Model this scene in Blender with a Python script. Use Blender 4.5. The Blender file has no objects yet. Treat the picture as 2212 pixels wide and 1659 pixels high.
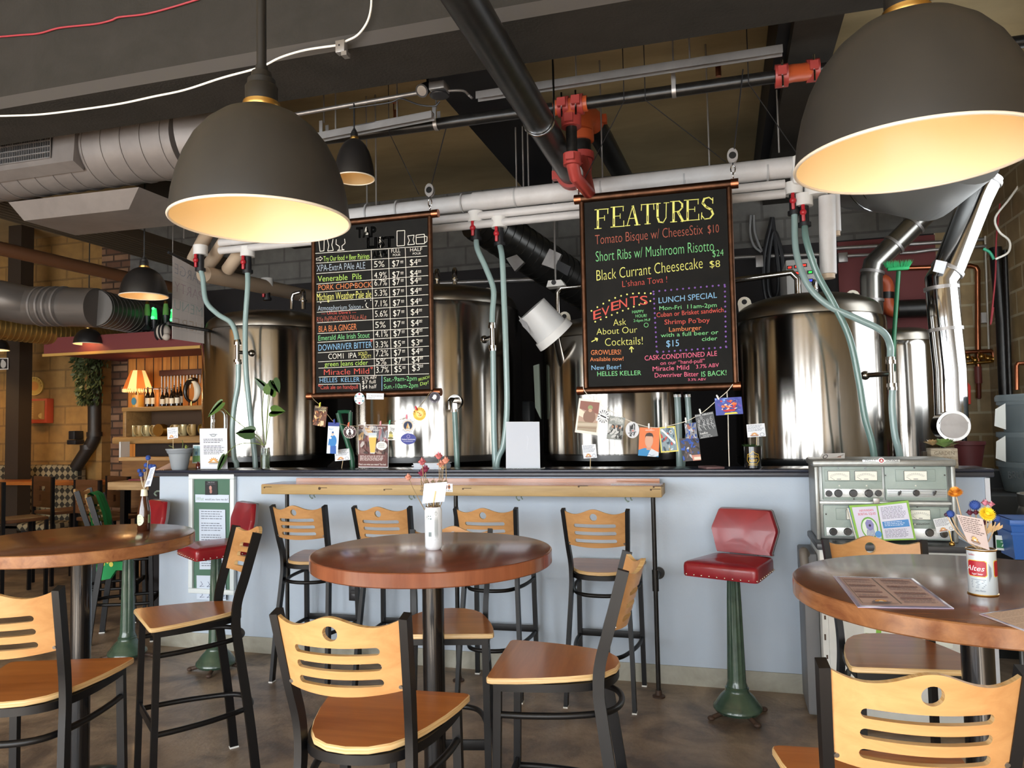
import bpy, bmesh, math, random
from mathutils import Vector, Matrix
random.seed(7)
sin, cos, pi = math.sin, math.cos, math.pi
SC = bpy.context.scene
COL = SC.collection

# ------------------------------------------------------------------ camera
EYE = Vector((0.0, 0.0, 1.58))
FPX, PITCH, ROLL, YAW = 1611.5, 0.0531259, 0.0191849, 0.277492
FWD = Vector((-sin(YAW) * cos(PITCH), cos(YAW) * cos(PITCH), sin(PITCH)))
_r = Vector((cos(YAW), sin(YAW), 0.0))
_u = _r.cross(FWD)
RGT = _r * cos(ROLL) - _u * sin(ROLL)
UPV = _u * cos(ROLL) + _r * sin(ROLL)
cd = bpy.data.cameras.new('camera')
cam = bpy.data.objects.new('camera', cd)
COL.objects.link(cam)
cd.sensor_width = 36.0
cd.lens = 36.0 * FPX / 2212.0
cd.clip_start = 0.05
m = Matrix((RGT, UPV, -FWD)).transposed().to_4x4()
m.translation = EYE
cam.matrix_world = m
SC.camera = cam

# ------------------------------------------------------------------ view, world, daylight
SC.view_settings.view_transform = 'Standard'
SC.view_settings.look = 'None'
SC.view_settings.gamma = 1.0
SC.view_settings.use_curve_mapping = False
SC.view_settings.exposure = 0.0
W = bpy.data.worlds.new('sky')
SC.world = W
W.use_nodes = True
W.node_tree.nodes['Background'].inputs[0].default_value = (0.75, 0.87, 1.0, 1)
W.node_tree.nodes['Background'].inputs[1].default_value = 1.0

def lamp_light(name, kind, loc, power, color=(1, 1, 1), size=0.1, aim=None, sy=None, spot=None):
    ld = bpy.data.lights.new(name, kind)
    ld.energy = power
    ld.color = color
    if kind == 'AREA':
        ld.shape = 'RECTANGLE'
        ld.size = size
        ld.size_y = sy or size
    elif kind != 'SUN':
        ld.shadow_soft_size = size
    if kind == 'SPOT':
        ld.spot_size = spot or 1.5
        ld.spot_blend = 0.5
    o = bpy.data.objects.new(name, ld)
    COL.objects.link(o)
    o.location = loc
    if aim is not None:
        o.rotation_euler = (Vector(aim) - Vector(loc)).to_track_quat('-Z', 'Y').to_euler()
    return o

# daylight through the street windows behind the camera (one light per glazed opening)
WINX = [(-7.6, 1.1), (-6.1, 0.9), (-4.6, 1.3), (-3.05, 0.8), (-1.75, 1.0), (-0.45, 0.7), (0.6, 0.45), (1.5, 0.8)]
for wx, ww in WINX:
    lamp_light('window_daylight', 'AREA', (wx, -2.5, 1.85), 100 * ww, (0.93, 0.97, 1.0), ww, (wx, 5, 1.75), 2.3)

# unseen window light added on the right to brighten the brewery corner
lamp_light('added_side_daylight', 'AREA', (2.38, 5.75, 2.5), 34, (0.93, 0.97, 1.0), 1.5, (0, 5.9, 2.3), 1.6)
# sunlight falling through the street windows onto the floor behind the camera
sun = lamp_light('sun', 'SUN', (0, -12, 12), 95, (1.0, 0.95, 0.86), 0.01, (0.6, 0, 0))
sun.data.angle = 0.009

# ------------------------------------------------------------------ helpers
def ray(u, v):
    return FWD + RGT * ((u - 1106.0) / FPX) - UPV * ((v - 829.5) / FPX)
def at(u, v, Y=None, z=None, X=None):
    d = ray(u, v)
    if Y is not None:
        return EYE + d * (Y / d.y)
    if z is not None:
        return EYE + d * ((z - EYE.z) / d.z)
    return EYE + d * (X / d.x)
def lin(c):
    return c / 12.92 if c <= 0.04045 else ((c + 0.055) / 1.055) ** 2.4
def hx(h):
    return (lin(int(h[0:2], 16) / 255), lin(int(h[2:4], 16) / 255), lin(int(h[4:6], 16) / 255), 1)

MATS = {}
def mat(name, col, rough=0.5, metal=0.0, emit=0.0, noise=None, bump=None, coat=0.0, trans=0.0, alpha=1.0, aniso=0.0, ior=None, spec=None):
    """noise=(scale xyz, second colour, contrast lo, hi); bump=(scale, strength)"""
    if name in MATS:
        return MATS[name]
    mt = bpy.data.materials.new(name)
    mt.use_nodes = True
    nt = mt.node_tree
    b = nt.nodes['Principled BSDF']
    c = hx(col) if isinstance(col, str) else col
    b.inputs['Base Color'].default_value = c
    b.inputs['Roughness'].default_value = rough
    b.inputs['Metallic'].default_value = metal
    b.inputs['Coat Weight'].default_value = coat
    b.inputs['Coat Roughness'].default_value = 0.08
    b.inputs['Transmission Weight'].default_value = trans
    b.inputs['Alpha'].default_value = alpha
    b.inputs['Anisotropic'].default_value = aniso
    b.inputs['Anisotropic Rotation'].default_value = 0.25 if aniso else 0.0
    if ior:
        b.inputs['IOR'].default_value = ior
    if spec is not None:
        b.inputs['Specular IOR Level'].default_value = spec
    if emit:
        b.inputs['Emission Color'].default_value = c
        b.inputs['Emission Strength'].default_value = emit
    if noise or bump:
        tc = nt.nodes.new('ShaderNodeTexCoord')
    if noise:
        sc, c2, lo, hi = noise
        mp = nt.nodes.new('ShaderNodeMapping')
        mp.inputs['Scale'].default_value = sc
        nz = nt.nodes.new('ShaderNodeTexNoise')
        nz.inputs['Scale'].default_value = 1.0
        nz.inputs['Detail'].default_value = 6
        nz.inputs['Roughness'].default_value = 0.6
        nz.inputs['Distortion'].default_value = 0.6
        rp = nt.nodes.new('ShaderNodeValToRGB')
        rp.color_ramp.elements[0].position = lo
        rp.color_ramp.elements[1].position = hi
        rp.color_ramp.elements[0].color = c
        rp.color_ramp.elements[1].color = hx(c2) if isinstance(c2, str) else c2
        nt.links.new(tc.outputs['Object'], mp.inputs['Vector'])
        nt.links.new(mp.outputs['Vector'], nz.inputs['Vector'])
        nt.links.new(nz.outputs['Fac'], rp.inputs['Fac'])
        nt.links.new(rp.outputs['Color'], b.inputs['Base Color'])
    if bump:
        n2 = nt.nodes.new('ShaderNodeTexNoise')
        n2.inputs['Scale'].default_value = bump[0]
        n2.inputs['Detail'].default_value = 4
        bp = nt.nodes.new('ShaderNodeBump')
        bp.inputs['Strength'].default_value = bump[1]
        bp.inputs['Distance'].default_value = 0.01
        nt.links.new(tc.outputs['Object'], n2.inputs['Vector'])
        nt.links.new(n2.outputs['Fac'], bp.inputs['Height'])
        nt.links.new(bp.outputs['Normal'], b.inputs['Normal'])
    MATS[name] = mt
    return mt

def brick_mat(name, c1, c2, mortar, bw, bh, rough=0.8, axes='XZ', msize=0.012, bump=0.6):
    mt = bpy.data.materials.new(name)
    mt.use_nodes = True
    nt = mt.node_tree
    b = nt.nodes['Principled BSDF']
    tc = nt.nodes.new('ShaderNodeTexCoord')
    sp = nt.nodes.new('ShaderNodeSeparateXYZ')
    cb = nt.nodes.new('ShaderNodeCombineXYZ')
    nt.links.new(tc.outputs['Object'], sp.inputs[0])
    nt.links.new(sp.outputs[axes[0]], cb.inputs['X'])
    nt.links.new(sp.outputs[axes[1]], cb.inputs['Y'])
    br = nt.nodes.new('ShaderNodeTexBrick')
    br.inputs['Scale'].default_value = 1.0
    br.inputs['Brick Width'].default_value = bw
    br.inputs['Row Height'].default_value = bh
    br.inputs['Mortar Size'].default_value = msize
    br.inputs['Color1'].default_value = hx(c1)
    br.inputs['Color2'].default_value = hx(c2)
    br.inputs['Mortar'].default_value = hx(mortar)
    nt.links.new(cb.outputs[0], br.inputs['Vector'])
    nz = nt.nodes.new('ShaderNodeTexNoise')
    nz.inputs['Scale'].default_value = 9
    nz.inputs['Detail'].default_value = 5
    nt.links.new(tc.outputs['Object'], nz.inputs['Vector'])
    mx = nt.nodes.new('ShaderNodeMix')
    mx.data_type = 'RGBA'
    mx.blend_type = 'MULTIPLY'
    mx.inputs['Factor'].default_value = 0.55
    nt.links.new(br.outputs['Color'], mx.inputs['A'])
    nt.links.new(nz.outputs['Fac'], mx.inputs['B'])
    nt.links.new(mx.outputs['Result'], b.inputs['Base Color'])
    bp = nt.nodes.new('ShaderNodeBump')
    bp.invert = True
    bp.inputs['Strength'].default_value = bump
    bp.inputs['Distance'].default_value = 0.01
    nt.links.new(br.outputs['Fac'], bp.inputs['Height'])
    nt.links.new(bp.outputs['Normal'], b.inputs['Normal'])
    b.inputs['Roughness'].default_value = rough
    MATS[name] = mt
    return mt

def wood_mat(name, c1, c2, rough=0.35, axis='X', scale=1.0, coat=0.0, c3=None):
    """grain stretched along an object axis"""
    mt = bpy.data.materials.new(name)
    mt.use_nodes = True
    nt = mt.node_tree
    b = nt.nodes['Principled BSDF']
    tc = nt.nodes.new('ShaderNodeTexCoord')
    mp = nt.nodes.new('ShaderNodeMapping')
    s = [26 * scale] * 3
    s['XYZ'.index(axis)] = 2.2 * scale
    mp.inputs['Scale'].default_value = s
    nz = nt.nodes.new('ShaderNodeTexNoise')
    nz.inputs['Scale'].default_value = 1.0
    nz.inputs['Detail'].default_value = 8
    nz.inputs['Roughness'].default_value = 0.65
    nz.inputs['Distortion'].default_value = 0.5
    rp = nt.nodes.new('ShaderNodeValToRGB')
    rp.color_ramp.elements[0].position = 0.34
    rp.color_ramp.elements[1].position = 0.68
    rp.color_ramp.elements[0].color = hx(c1)
    rp.color_ramp.elements[1].color = hx(c2)
    if c3:
        e = rp.color_ramp.elements.new(0.5)
        e.color = hx(c3)
    nt.links.new(tc.outputs['Object'], mp.inputs['Vector'])
    nt.links.new(mp.outputs['Vector'], nz.inputs['Vector'])
    nt.links.new(nz.outputs['Fac'], rp.inputs['Fac'])
    nt.links.new(rp.outputs['Color'], b.inputs['Base Color'])
    b.inputs['Roughness'].default_value = rough
    b.inputs['Coat Weight'].default_value = coat
    b.inputs['Coat Roughness'].default_value = 0.12
    MATS[name] = mt
    return mt

def tag(o, label, cat, group=None, kind=None):
    o['label'] = label
    o['category'] = cat
    if group:
        o['group'] = group
    if kind:
        o['kind'] = kind
    return o
def thing(name, label, cat, loc=(0, 0, 0), rz=0.0, group=None, rot=None):
    o = bpy.data.objects.new(name, None)
    o.empty_display_size = 0.1
    COL.objects.link(o)
    o.location = loc
    o.rotation_euler = rot if rot else (0, 0, rz)
    return tag(o, label, cat, group)
def dup(root, loc=None, rz=None, label=None, group=None):
    r = root.copy()
    COL.objects.link(r)
    if loc is not None:
        r.location = loc
    if rz is not None:
        r.rotation_euler = (0, 0, rz)
    if label:
        r['label'] = label
    if group:
        r['group'] = group
    for ch in list(root.children):
        c = ch.copy()
        COL.objects.link(c)
        c.parent = r
        for g in list(ch.children):
            d = g.copy()
            COL.objects.link(d)
            d.parent = c
    return r
def topmost(o):
    while o.parent:
        o = o.parent
    return o

class MB:
    """collects shapes into one mesh"""
    def __init__(s):
        s.bm = bmesh.new()
        s.mi = 0
    def _face(s, vs):
        try:
            f = s.bm.faces.new(vs)
            f.material_index = s.mi
            return f
        except ValueError:
            return None
    def use(s, i):
        s.mi = i
        return s
    def box(s, c, size, rot=None, bevel=0.0, seg=2):
        n0 = set(s.bm.faces)
        r = bmesh.ops.create_cube(s.bm, size=1.0)
        M = Matrix.Translation(c) @ (rot.to_4x4() if rot else Matrix()) @ Matrix.Diagonal((*size, 1))
        bmesh.ops.transform(s.bm, matrix=M, verts=r['verts'])
        if bevel:
            es = {e for v in r['verts'] for e in v.link_edges}
            bmesh.ops.bevel(s.bm, geom=list(es), offset=bevel, segments=seg, affect='EDGES', profile=0.5)
        for f in s.bm.faces:
            if f not in n0:
                f.material_index = s.mi
        return s
    def span(s, a, b, bevel=0.0):
        a, b = Vector(a), Vector(b)
        d = b - a
        return s.box((a + b) / 2, (abs(d.x), abs(d.y), abs(d.z)), bevel=bevel)
    def ring(s, pts):
        return [s.bm.verts.new(p) for p in pts]
    def loft(s, rings, closed=True, cap0=True, cap1=True):
        rv = [s.ring(r) for r in rings]
        n = len(rv[0])
        for a, b in zip(rv[:-1], rv[1:]):
            for i in range(n if closed else n - 1):
                j = (i + 1) % n
                s._face((a[i], a[j], b[j], b[i]))
        if cap0:
            s._face(rv[0][::-1])
        if cap1:
            s._face(rv[-1])
        return s
    def sweep(s, path, prof, cap=True, up=None):
        """prof: list of (a,b) section points; path: list of points"""
        path = [Vector(p) for p in path]
        rings = []
        nrm = None
        n = len(path)
        for i, p in enumerate(path):
            if i == 0:
                t = path[1] - p
            elif i == n - 1:
                t = p - path[i - 1]
            else:
                t = (path[i + 1] - p).normalized() + (p - path[i - 1]).normalized()
            t.normalize()
            if up is not None:
                nrm = Vector(up)
            elif nrm is None:
                nrm = Vector((0, 0, 1)) if abs(t.z) < 0.9 else Vector((0, 1, 0))
            a = t.cross(nrm)
            if a.length < 1e-6:
                a = t.orthogonal()
            a.normalize()
            bq = a.cross(t).normalized()
            nrm = bq
            rings.append([p + a * q[0] + bq * q[1] for q in prof])
        return s.loft(rings, True, cap, cap)
    def tube(s, path, r, n=10, cap=True, rr=None):
        if rr is None:
            return s.sweep(path, [(r * cos(2 * pi * k / n), r * sin(2 * pi * k / n)) for k in range(n)], cap)
        path = [Vector(p) for p in path]
        rings = []
        nrm = None
        for i, p in enumerate(path):
            t = (path[min(i + 1, len(path) - 1)] - path[max(i - 1, 0)]).normalized()
            if nrm is None:
                nrm = t.orthogonal().normalized()
            nrm = (nrm - t * nrm.dot(t)).normalized()
            b = t.cross(nrm)
            rings.append([p + (nrm * cos(2 * pi * k / n) + b * sin(2 * pi * k / n)) * rr[i] for k in range(n)])
        return s.loft(rings, True, cap, cap)
    def bar(s, a, b, w, h=None, up=None):
        h = h or w
        return s.sweep([a, b], [(-w / 2, -h / 2), (w / 2, -h / 2), (w / 2, h / 2), (-w / 2, h / 2)], True, up)
    def lathe(s, prof, c=(0, 0, 0), n=32, M=None, cap0=False, cap1=False):
        c = Vector(c)
        rings = []
        for r, z in prof:
            ps = []
            for k in range(n):
                p = Vector((r * cos(2 * pi * k / n), r * sin(2 * pi * k / n), z))
                ps.append(c + ((M @ p) if M else p))
            rings.append(ps)
        return s.loft(rings, True, cap0, cap1)
    def cyl(s, a, b, r, n=20, r2=None):
        return s.tube([a, b], r, n, True, [r, r2 if r2 is not None else r])
    def ball(s, c, r, n=10, squash=(1, 1, 1)):
        prof = [(r * sin(pi * k / n), -r * cos(pi * k / n)) for k in range(n + 1)]
        prof[0] = (r * 0.02, -r)
        prof[-1] = (r * 0.02, r)
        return s.lathe(prof, c, max(8, int(n * 1.4)), Matrix.Diagonal(squash), True, True)
    def poly(s, pts):
        return s._face([s.bm.verts.new(p) for p in pts])
    def prism(s, pts, off):
        off = Vector(off)
        return s.loft([[Vector(p) for p in pts], [Vector(p) + off for p in pts]])
    def build(s, name, mats, parent=None, world=True, smooth=40, label=None, merge=0.0, normals=True):
        bm = s.bm
        if merge:
            bmesh.ops.remove_doubles(bm, verts=bm.verts, dist=merge)
        if normals:
            bmesh.ops.recalc_face_normals(bm, faces=bm.faces)
        if parent and world:
            bm.transform(topmost(parent).matrix_basis.inverted())
        if smooth:
            th = math.radians(smooth)
            for f in bm.faces:
                f.smooth = True
            for e in bm.edges:
                if len(e.link_faces) != 2 or e.calc_face_angle(0) > th:
                    e.smooth = False
        me = bpy.data.meshes.new(name)
        bm.to_mesh(me)
        bm.free()
        for mt in (mats if isinstance(mats, (list, tuple)) else [mats]):
            me.materials.append(mt)
        o = bpy.data.objects.new(name, me)
        COL.objects.link(o)
        if parent:
            o.parent = parent
        if label:
            o['label'] = label
        return o

def catmull(pts, k=6):
    P = [Vector(p) for p in pts]
    P = [P[0] * 2 - P[1]] + P + [P[-1] * 2 - P[-2]]
    out = []
    for i in range(1, len(P) - 2):
        for j in range(k):
            t = j / k
            a, b, c, d = P[i - 1], P[i], P[i + 1], P[i + 2]
            out.append(0.5 * ((2 * b) + (c - a) * t + (2 * a - 5 * b + 4 * c - d) * t * t + (3 * b - a - 3 * c + d) * t ** 3))
    out.append(P[-2])
    return out

# -------- lettering: text turned into mesh once per string
_txt = {}
def glyphs(body, outline=False, thin=0.0, shear=0.0):
    key = (body, outline, thin, shear)
    if key not in _txt:
        cu = bpy.data.curves.new('t', 'FONT')
        cu.body = body
        cu.size = 1.0
        cu.resolution_u = 3
        cu.shear = shear
        if outline:
            cu.fill_mode = 'NONE'
            cu.bevel_depth = 0.034
            cu.bevel_resolution = 0
        elif thin:
            cu.offset = thin
        o = bpy.data.objects.new('t', cu)
        COL.objects.link(o)
        dg = bpy.context.evaluated_depsgraph_get()
        me = bpy.data.meshes.new_from_object(o.evaluated_get(dg))
        vs = [v.co.copy() for v in me.vertices]
        fs = [tuple(p.vertices) for p in me.polygons]
        bpy.data.objects.remove(o)
        bpy.data.curves.remove(cu)
        bpy.data.meshes.remove(me)
        if vs:
            x0 = min(v.x for v in vs); x1 = max(v.x for v in vs)
        else:
            x0, x1 = 0, 1
        _txt[key] = (vs, fs, x0, max(x1 - x0, 1e-3))
    return _txt[key]
def letter(mb, body, p0, p1, h, up=(0, 0, 1), off=(0, 0, 0), outline=False, thin=0.0, shear=0.0, mirror=False):
    """write body from p0 to p1 (baseline), capital height h, into an MB"""
    vs, fs, x0, w = glyphs(body, outline, thin, shear)
    p0, p1, up, off = Vector(p0), Vector(p1), Vector(up).normalized(), Vector(off)
    if mirror:
        p0, p1 = p1, p0
    ex = (p1 - p0) / w
    ez = up * (h / 0.72)
    bv = [mb.bm.verts.new(p0 + ex * (v.x - x0) + ez * v.y + off) for v in vs]
    for f in fs:
        mb._face([bv[i] for i in f])
# ------------------------------------------------------------------ materials
M_floor = mat('stained_concrete', '9a8670', 0.45, noise=((3.2, 3.8, 1), '5c4f45', 0.36, 0.64), bump=(40, 0.25), coat=0.1)
M_ceil = mat('brown_ceiling_paint', 'aa9872', 0.8, noise=((0.9, 2.5, 1), '8f7f5c', 0.3, 0.75), bump=(30, 0.15))
M_beam = mat('dark_grey_paint', '3a3733', 0.85, spec=0.08, noise=((3, 3, 3), '32302c', 0.35, 0.7), bump=(60, 0.25))
M_beam_lit = mat('lit_grey_edge', '4c4843', 0.9, spec=.1, noise=((9, 9, 9), '4b4744', 0.35, 0.7))  # beam grey lightened where the chamfer catches light
M_black = mat('black_paint', '121113', 0.6)
M_dark = mat('dark_wall_paint', '1d191a', 0.8)
M_maroon = mat('maroon_wall_paint', '6b2d2c', 0.7)
M_block = brick_mat('grey_painted_block', '716f6b', '76746f', '5e5c58', 0.42, 0.21, 0.75)
M_stone = brick_mat('yellow_limestone', 'a87f44', '9c753e', '8a6838', 0.52, 0.24, 0.8, bump=0.9)
M_rubble = brick_mat('worn_brick', 'a07a5c', '6d4a36', '4f3b2c', 0.24, 0.09, 0.9, bump=1.0)
M_yblock = brick_mat('glazed_tan_block', 'c0a678', 'a98f63', 'd6c8a4', 0.30, 0.20, 0.35, axes='XZ')
M_yblock2 = brick_mat('glazed_tan_block_side', 'c0a678', 'a98f63', 'd6c8a4', 0.30, 0.20, 0.35, axes='YZ')
M_wood_panel = wood_mat('golden_wood_panelling', '9a5f28', 'c98740', 0.4, 'Z', 0.5)
M_blue = mat('pale_blue_wall_paint', 'b9c6d4', 0.55, noise=((2, 2, 2), 'b2c0cf', 0.4, 0.7), bump=(90, 0.06))
M_curb = mat('concrete_curb', 'a8a79c', 0.8, noise=((6, 6, 6), '8f8d80', 0.35, 0.7))
M_lip = mat('charcoal_laminate', '3d3f46', 0.28)
M_lip2 = mat('navy_laminate_top', '262a38', 0.22)
M_plaster = mat('front_wall_plaster', 'b8b0a4', 0.8)
M_galv = mat('galvanised_steel', 'a9a5a2', 0.42, 0.75, noise=((4, 4, 4), '96928f', 0.35, 0.7))
M_duct = mat('painted_duct', '7f7873', 0.5, 0.3, noise=((5, 5, 5), '746d69', 0.35, 0.7))
M_steel = mat('brushed_stainless', 'bab6b0', 0.17, 1.0, aniso=0.8, noise=((3, 3, 0.4), 'aaa59e', 0.35, 0.7))
M_chrome = mat('polished_steel', 'c9c9c9', 0.1, 1.0)
M_darksteel = mat('dark_steel', '4a4a4a', 0.3, 1.0)
M_copper = mat('aged_copper', '5f4130', 0.42, 1.0, noise=((12, 12, 12), '432e22', 0.35, 0.7))
M_copperb = mat('bright_copper', 'a8684a', 0.3, 1.0)
M_blackpipe = mat('black_iron', '1c1b1a', 0.33, 0.3, noise=((20, 20, 20), '2a2825', 0.4, 0.7))
M_orange = mat('orange_fitting', 'b5512a', 0.4)
M_redfit = mat('red_clamp', '9c3b35', 0.4)
M_pvc = mat('white_insulation', 'c9c6c4', 0.5, noise=((5, 5, 5), 'bdb9b6', 0.35, 0.7), bump=(25, 0.2))
M_pvcb = mat('tan_insulation', 'bba68e', 0.6)
M_hose = mat('pale_green_hose', '90a8a6', 0.25, coat=0.3)
M_hosed = mat('green_hose', '6e8c86', 0.25, coat=0.3)
M_red_plastic = mat('red_plastic', 'b0202a', 0.4)
M_blk_plastic = mat('black_plastic', '1b1b1e', 0.45)
M_white_plastic = mat('white_plastic', 'dcdad6', 0.45)
M_paper = mat('white_paper', 'dfe3e8', 0.7)
M_wire = mat('white_cable', 'ece8dd', 0.5)
M_redwire = mat('red_cable', 'a2333c', 0.5)

# ------------------------------------------------------------------ setting
def struct(name, mb, mats, **k):
    o = mb.build(name, mats, **k)
    o['kind'] = 'structure'
    return o
XL, XR, YF, YB, ZC = -11.0, 2.35, -2.6, 7.8, 4.19
struct('floor', MB().span((XL, YF, -0.1), (XR, YB, 0)), M_floor)
struct('ceiling', MB().span((XL, YF, ZC), (XR, YB, ZC + 0.1)), M_ceil)
struct('wall_left', MB().span((XL - 0.1, YF, 0), (XL, YB, ZC)), M_stone)
struct('wall_right', MB().span((XR, YF, 0), (XR + 0.1, 5.0, ZC)).span((XR, 6.5, 0), (XR + 0.1, YB, ZC)).span((XR, 5.0, 0), (XR + 0.1, 6.5, 1.7)).span((XR, 5.0, 3.3), (XR + 0.1, 6.5, ZC)), M_yblock2)  # opening made for the added side daylight
b = MB()
b.use(0).span((XL, YB, 0), (-7.75, YB + 0.1, ZC))
b.use(1).span((-7.75, YB, 0), (-7.3, YB + 0.1, ZC))
b.use(2).span((-7.3, YB, 0), (1.95, YB + 0.1, 3.3))
b.use(3).span((-7.3, YB, 3.3), (XR, YB + 0.1, ZC))
b.use(4).span((1.95, YB, 0), (XR, YB + 0.1, 3.3))
b.use(5).span((1.1, YB - 0.03, 2.0), (1.95, YB, 3.28))
struct('wall_back', b, [M_stone, M_rubble, M_dark, M_block, M_yblock, M_maroon])
b = MB()
xs = [XL] + [v for wx, ww in WINX for v in (wx - ww / 2, wx + ww / 2)] + [XR]
b.span((XL, YF, 0), (XR, YF + 0.1, 0.7)).span((XL, YF, 3.0), (XR, YF + 0.1, ZC))
for k in range(0, len(xs), 2):
    b.span((xs[k], YF, 0.7), (xs[k + 1], YF + 0.1, 3.0))
struct('wall_front', b, M_plaster)
# deep ceiling beam; its chamfer is coloured lighter for the light it catches
b = MB()
yb0, yb1, zb = 3.30, 3.77, 3.5
ch = 0.05
prof = [(yb0, ZC), (yb0, zb + ch), (yb0 + ch * .8, zb), (yb1, zb), (yb1, ZC)]
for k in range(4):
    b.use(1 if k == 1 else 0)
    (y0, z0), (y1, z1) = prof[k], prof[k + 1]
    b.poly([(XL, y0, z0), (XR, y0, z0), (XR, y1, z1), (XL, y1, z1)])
struct('trim_1', b, [M_beam, M_beam_lit], smooth=0)
b = MB().use(0).span((-1.75, 3.78, 3.78), (-1.34, YB, ZC))
struct('trim_2', b, M_black)
b = MB().use(0).span((0.43, 3.78, 3.72), (0.68, YB, ZC)).use(1).span((0.36, 3.78, 3.80), (0.43, YB, ZC))
struct('trim_3', b, [M_beam, M_black])
# left-hand joist and timber deck over the far bar
b = MB()
for k in range(9):
    b.box((-5.75 + 0.03 * k, 5.8, 3.42 + 0.012 * k), (0.02, 4.0, 0.1))
struct('trim_4', b, mat('old_joist', '4a3d2c', 0.8))
struct('trim_5', MB().span((-4.9, 4.6, 3.72), (-4.5, YB, ZC)), M_beam)
# pony wall with curb and cap
HX0, HX1, HY0, HY1 = -4.07, 1.36, 4.65, 4.85
struct('wall_half', MB().span((HX0, HY0, 0.11), (HX1, HY1, 1.24), bevel=0.003), M_blue)
struct('baseboard_half', MB().span((HX0, HY0 - 0.004, 0), (HX1, HY1, 0.11)), M_curb)
b = MB().use(0).span((HX0 - 0.02, HY0 - 0.035, 1.24), (HX1 + 0.03, HY1 + 0.08, 1.268), bevel=0.008)
b.use(1).span((HX0 - 0.02, HY0 - 0.03, 1.268), (HX1 + 0.03, HY1 + 0.08, 1.285), bevel=0.004)
struct('trim_6', b, [M_lip, M_lip2])
LZ = 1.285  # top of the cap
struct('trim_7', MB().span((HX1 - 0.012, HY0 - 0.012, 0.0), (HX1 + 0.012, HY0 + 0.01, 1.235)), M_paper)

# ------------------------------------------------------------------ overhead services
# big black drain pipe along the room
t = thing('drain_pipe', 'thick black iron pipe running under the ceiling beam toward the tanks', 'pipe', (-0.97, 3.9, 3.3))
b = MB().cyl((-0.95, 0.6, 3.3), (-0.97, 5.08, 3.3), 0.083, 24)
b.build('pipe_body', M_blackpipe, t)
b = MB()
a = [(-0.965 + 0.089 * cos(q), 4.05 , 3.3 + 0.089 * sin(q)) for q in [pi * (1 + k / 16) for k in range(17)]]
b.tube([(-1.054, 4.05, ZC)] + a + [(-0.876, 4.05, ZC)], 0.006, 6)
b.build('hanger_loop', M_chrome, t)
b = MB().cyl((-0.97, 4.98, 3.3), (-0.97, 5.05, 3.3), 0.105, 24).box((-0.86, 5.015, 3.3), (0.05, 0.05, 0.06)).box((-1.08, 5.015, 3.3), (0.05, 0.05, 0.06))
b.build('coupling', M_redfit, t)
b = MB().tube([(-0.97, 5.08, 3.3), (-0.96, 5.14, 3.31), (-0.93, 5.18, 3.36), (-0.925, 5.18, 3.45)], 0.075, 16)
b.cyl((-0.925, 5.18, 3.45), (-0.925, 5.18, 3.50), 0.088, 18)
b.build('elbow', M_redfit, t)
b = MB().cyl((-0.925, 5.18, 3.5), (-0.925, 5.18, 3.60), 0.068, 18)
b.build('riser', M_blackpipe, t)
b = MB().cyl((-0.925, 5.18, 3.585), (-0.925, 5.18, 3.65), 0.09, 18).tube([(-0.925, 5.18, 3.65), (-0.925, 5.2, 3.74), (-0.90, 5.28, 3.80), (-0.87, 5.4, 3.80)], 0.088, 18).box((-0.80, 5.36, 3.80), (0.07, 0.05, 0.06))
b.build('upper_elbow', M_orange, t)
MB().cyl((-0.87, 5.4, 3.8), (-0.78, 7.79, 3.8), 0.085, 18).build('branch_pipe', M_blackpipe, t)

# sprinkler main
SPY = 4.4
def sp(u, v):
    return at(u, v, Y=SPY)
t = thing('sprinkler_main', 'long black sprinkler pipe with orange fittings crossing below the ceiling', 'pipe', (-1, SPY, 3.53))
p0, p1 = sp(640, 309), sp(1218, 231)
q0, q1 = sp(1248, 226), sp(1688, 164)
q2 = sp(1760, 135) + Vector((0, 0.1, 0)); q3 = q2 + Vector((1.55, 0.0, 0.0))
p0 = p1 + (p0 - p1) * 2.0
MB().cyl(p0, p1, 0.036, 16).build('left_run', M_blackpipe, t)
MB().cyl(q0, q1, 0.036, 16).build('middle_run', M_blackpipe, t)
MB().cyl(q2, q3, 0.034, 16).build('right_run', M_blackpipe, t)
tee = (p1 + q0) / 2
b = MB().cyl(p1 - Vector((.06, 0, 0)), q0 + Vector((.06, 0, 0)), 0.047, 16).cyl(tee, tee - Vector((0, 0, .1)), 0.045, 16)
b.build('tee', M_orange, t)
b = MB()
for c, ax in ((p1, (1, 0, 0)), (q0, (1, 0, 0)), (tee - Vector((0, 0, .1)), (0, 0, 1))):
    ax = Vector(ax)
    b = MB().cyl(c - ax * .035, c + ax * .035, 0.062, 16)
    b.box(c + Vector((0, -0.07, 0)), (.05, .035, .05))
    b.box(c + Vector((0, 0.07, 0)), (.05, .035, .05))
    b.build('clamp', M_redfit, t)
dn = tee - Vector((0, 0, .1))
MB().cyl(dn, dn - Vector((0, 0, .22)), 0.034, 14).build('drop_pipe', M_blackpipe, t)
b = MB().cyl(dn - Vector((0, 0, .20)), dn - Vector((0, 0, .27)), 0.055, 14).box(dn - Vector((0, .06, .235)), (.05, .04, .04))
b.tube([dn - Vector((0, 0, .25)), dn - Vector((-.01, -.05, .33)), dn - Vector((-.05, -.3, .36)), Vector((-0.925, 5.18, 3.48))], 0.04, 12)
b.build('lower_clamp', M_redfit, t)
b = MB().tube([q1, q1 + (q2 - q1) * .35 + Vector((0, 0, .005)), q1 + (q2 - q1) * .65, q2], 0.05, 14)
b.build('offset_elbow', M_orange, t)
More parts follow.
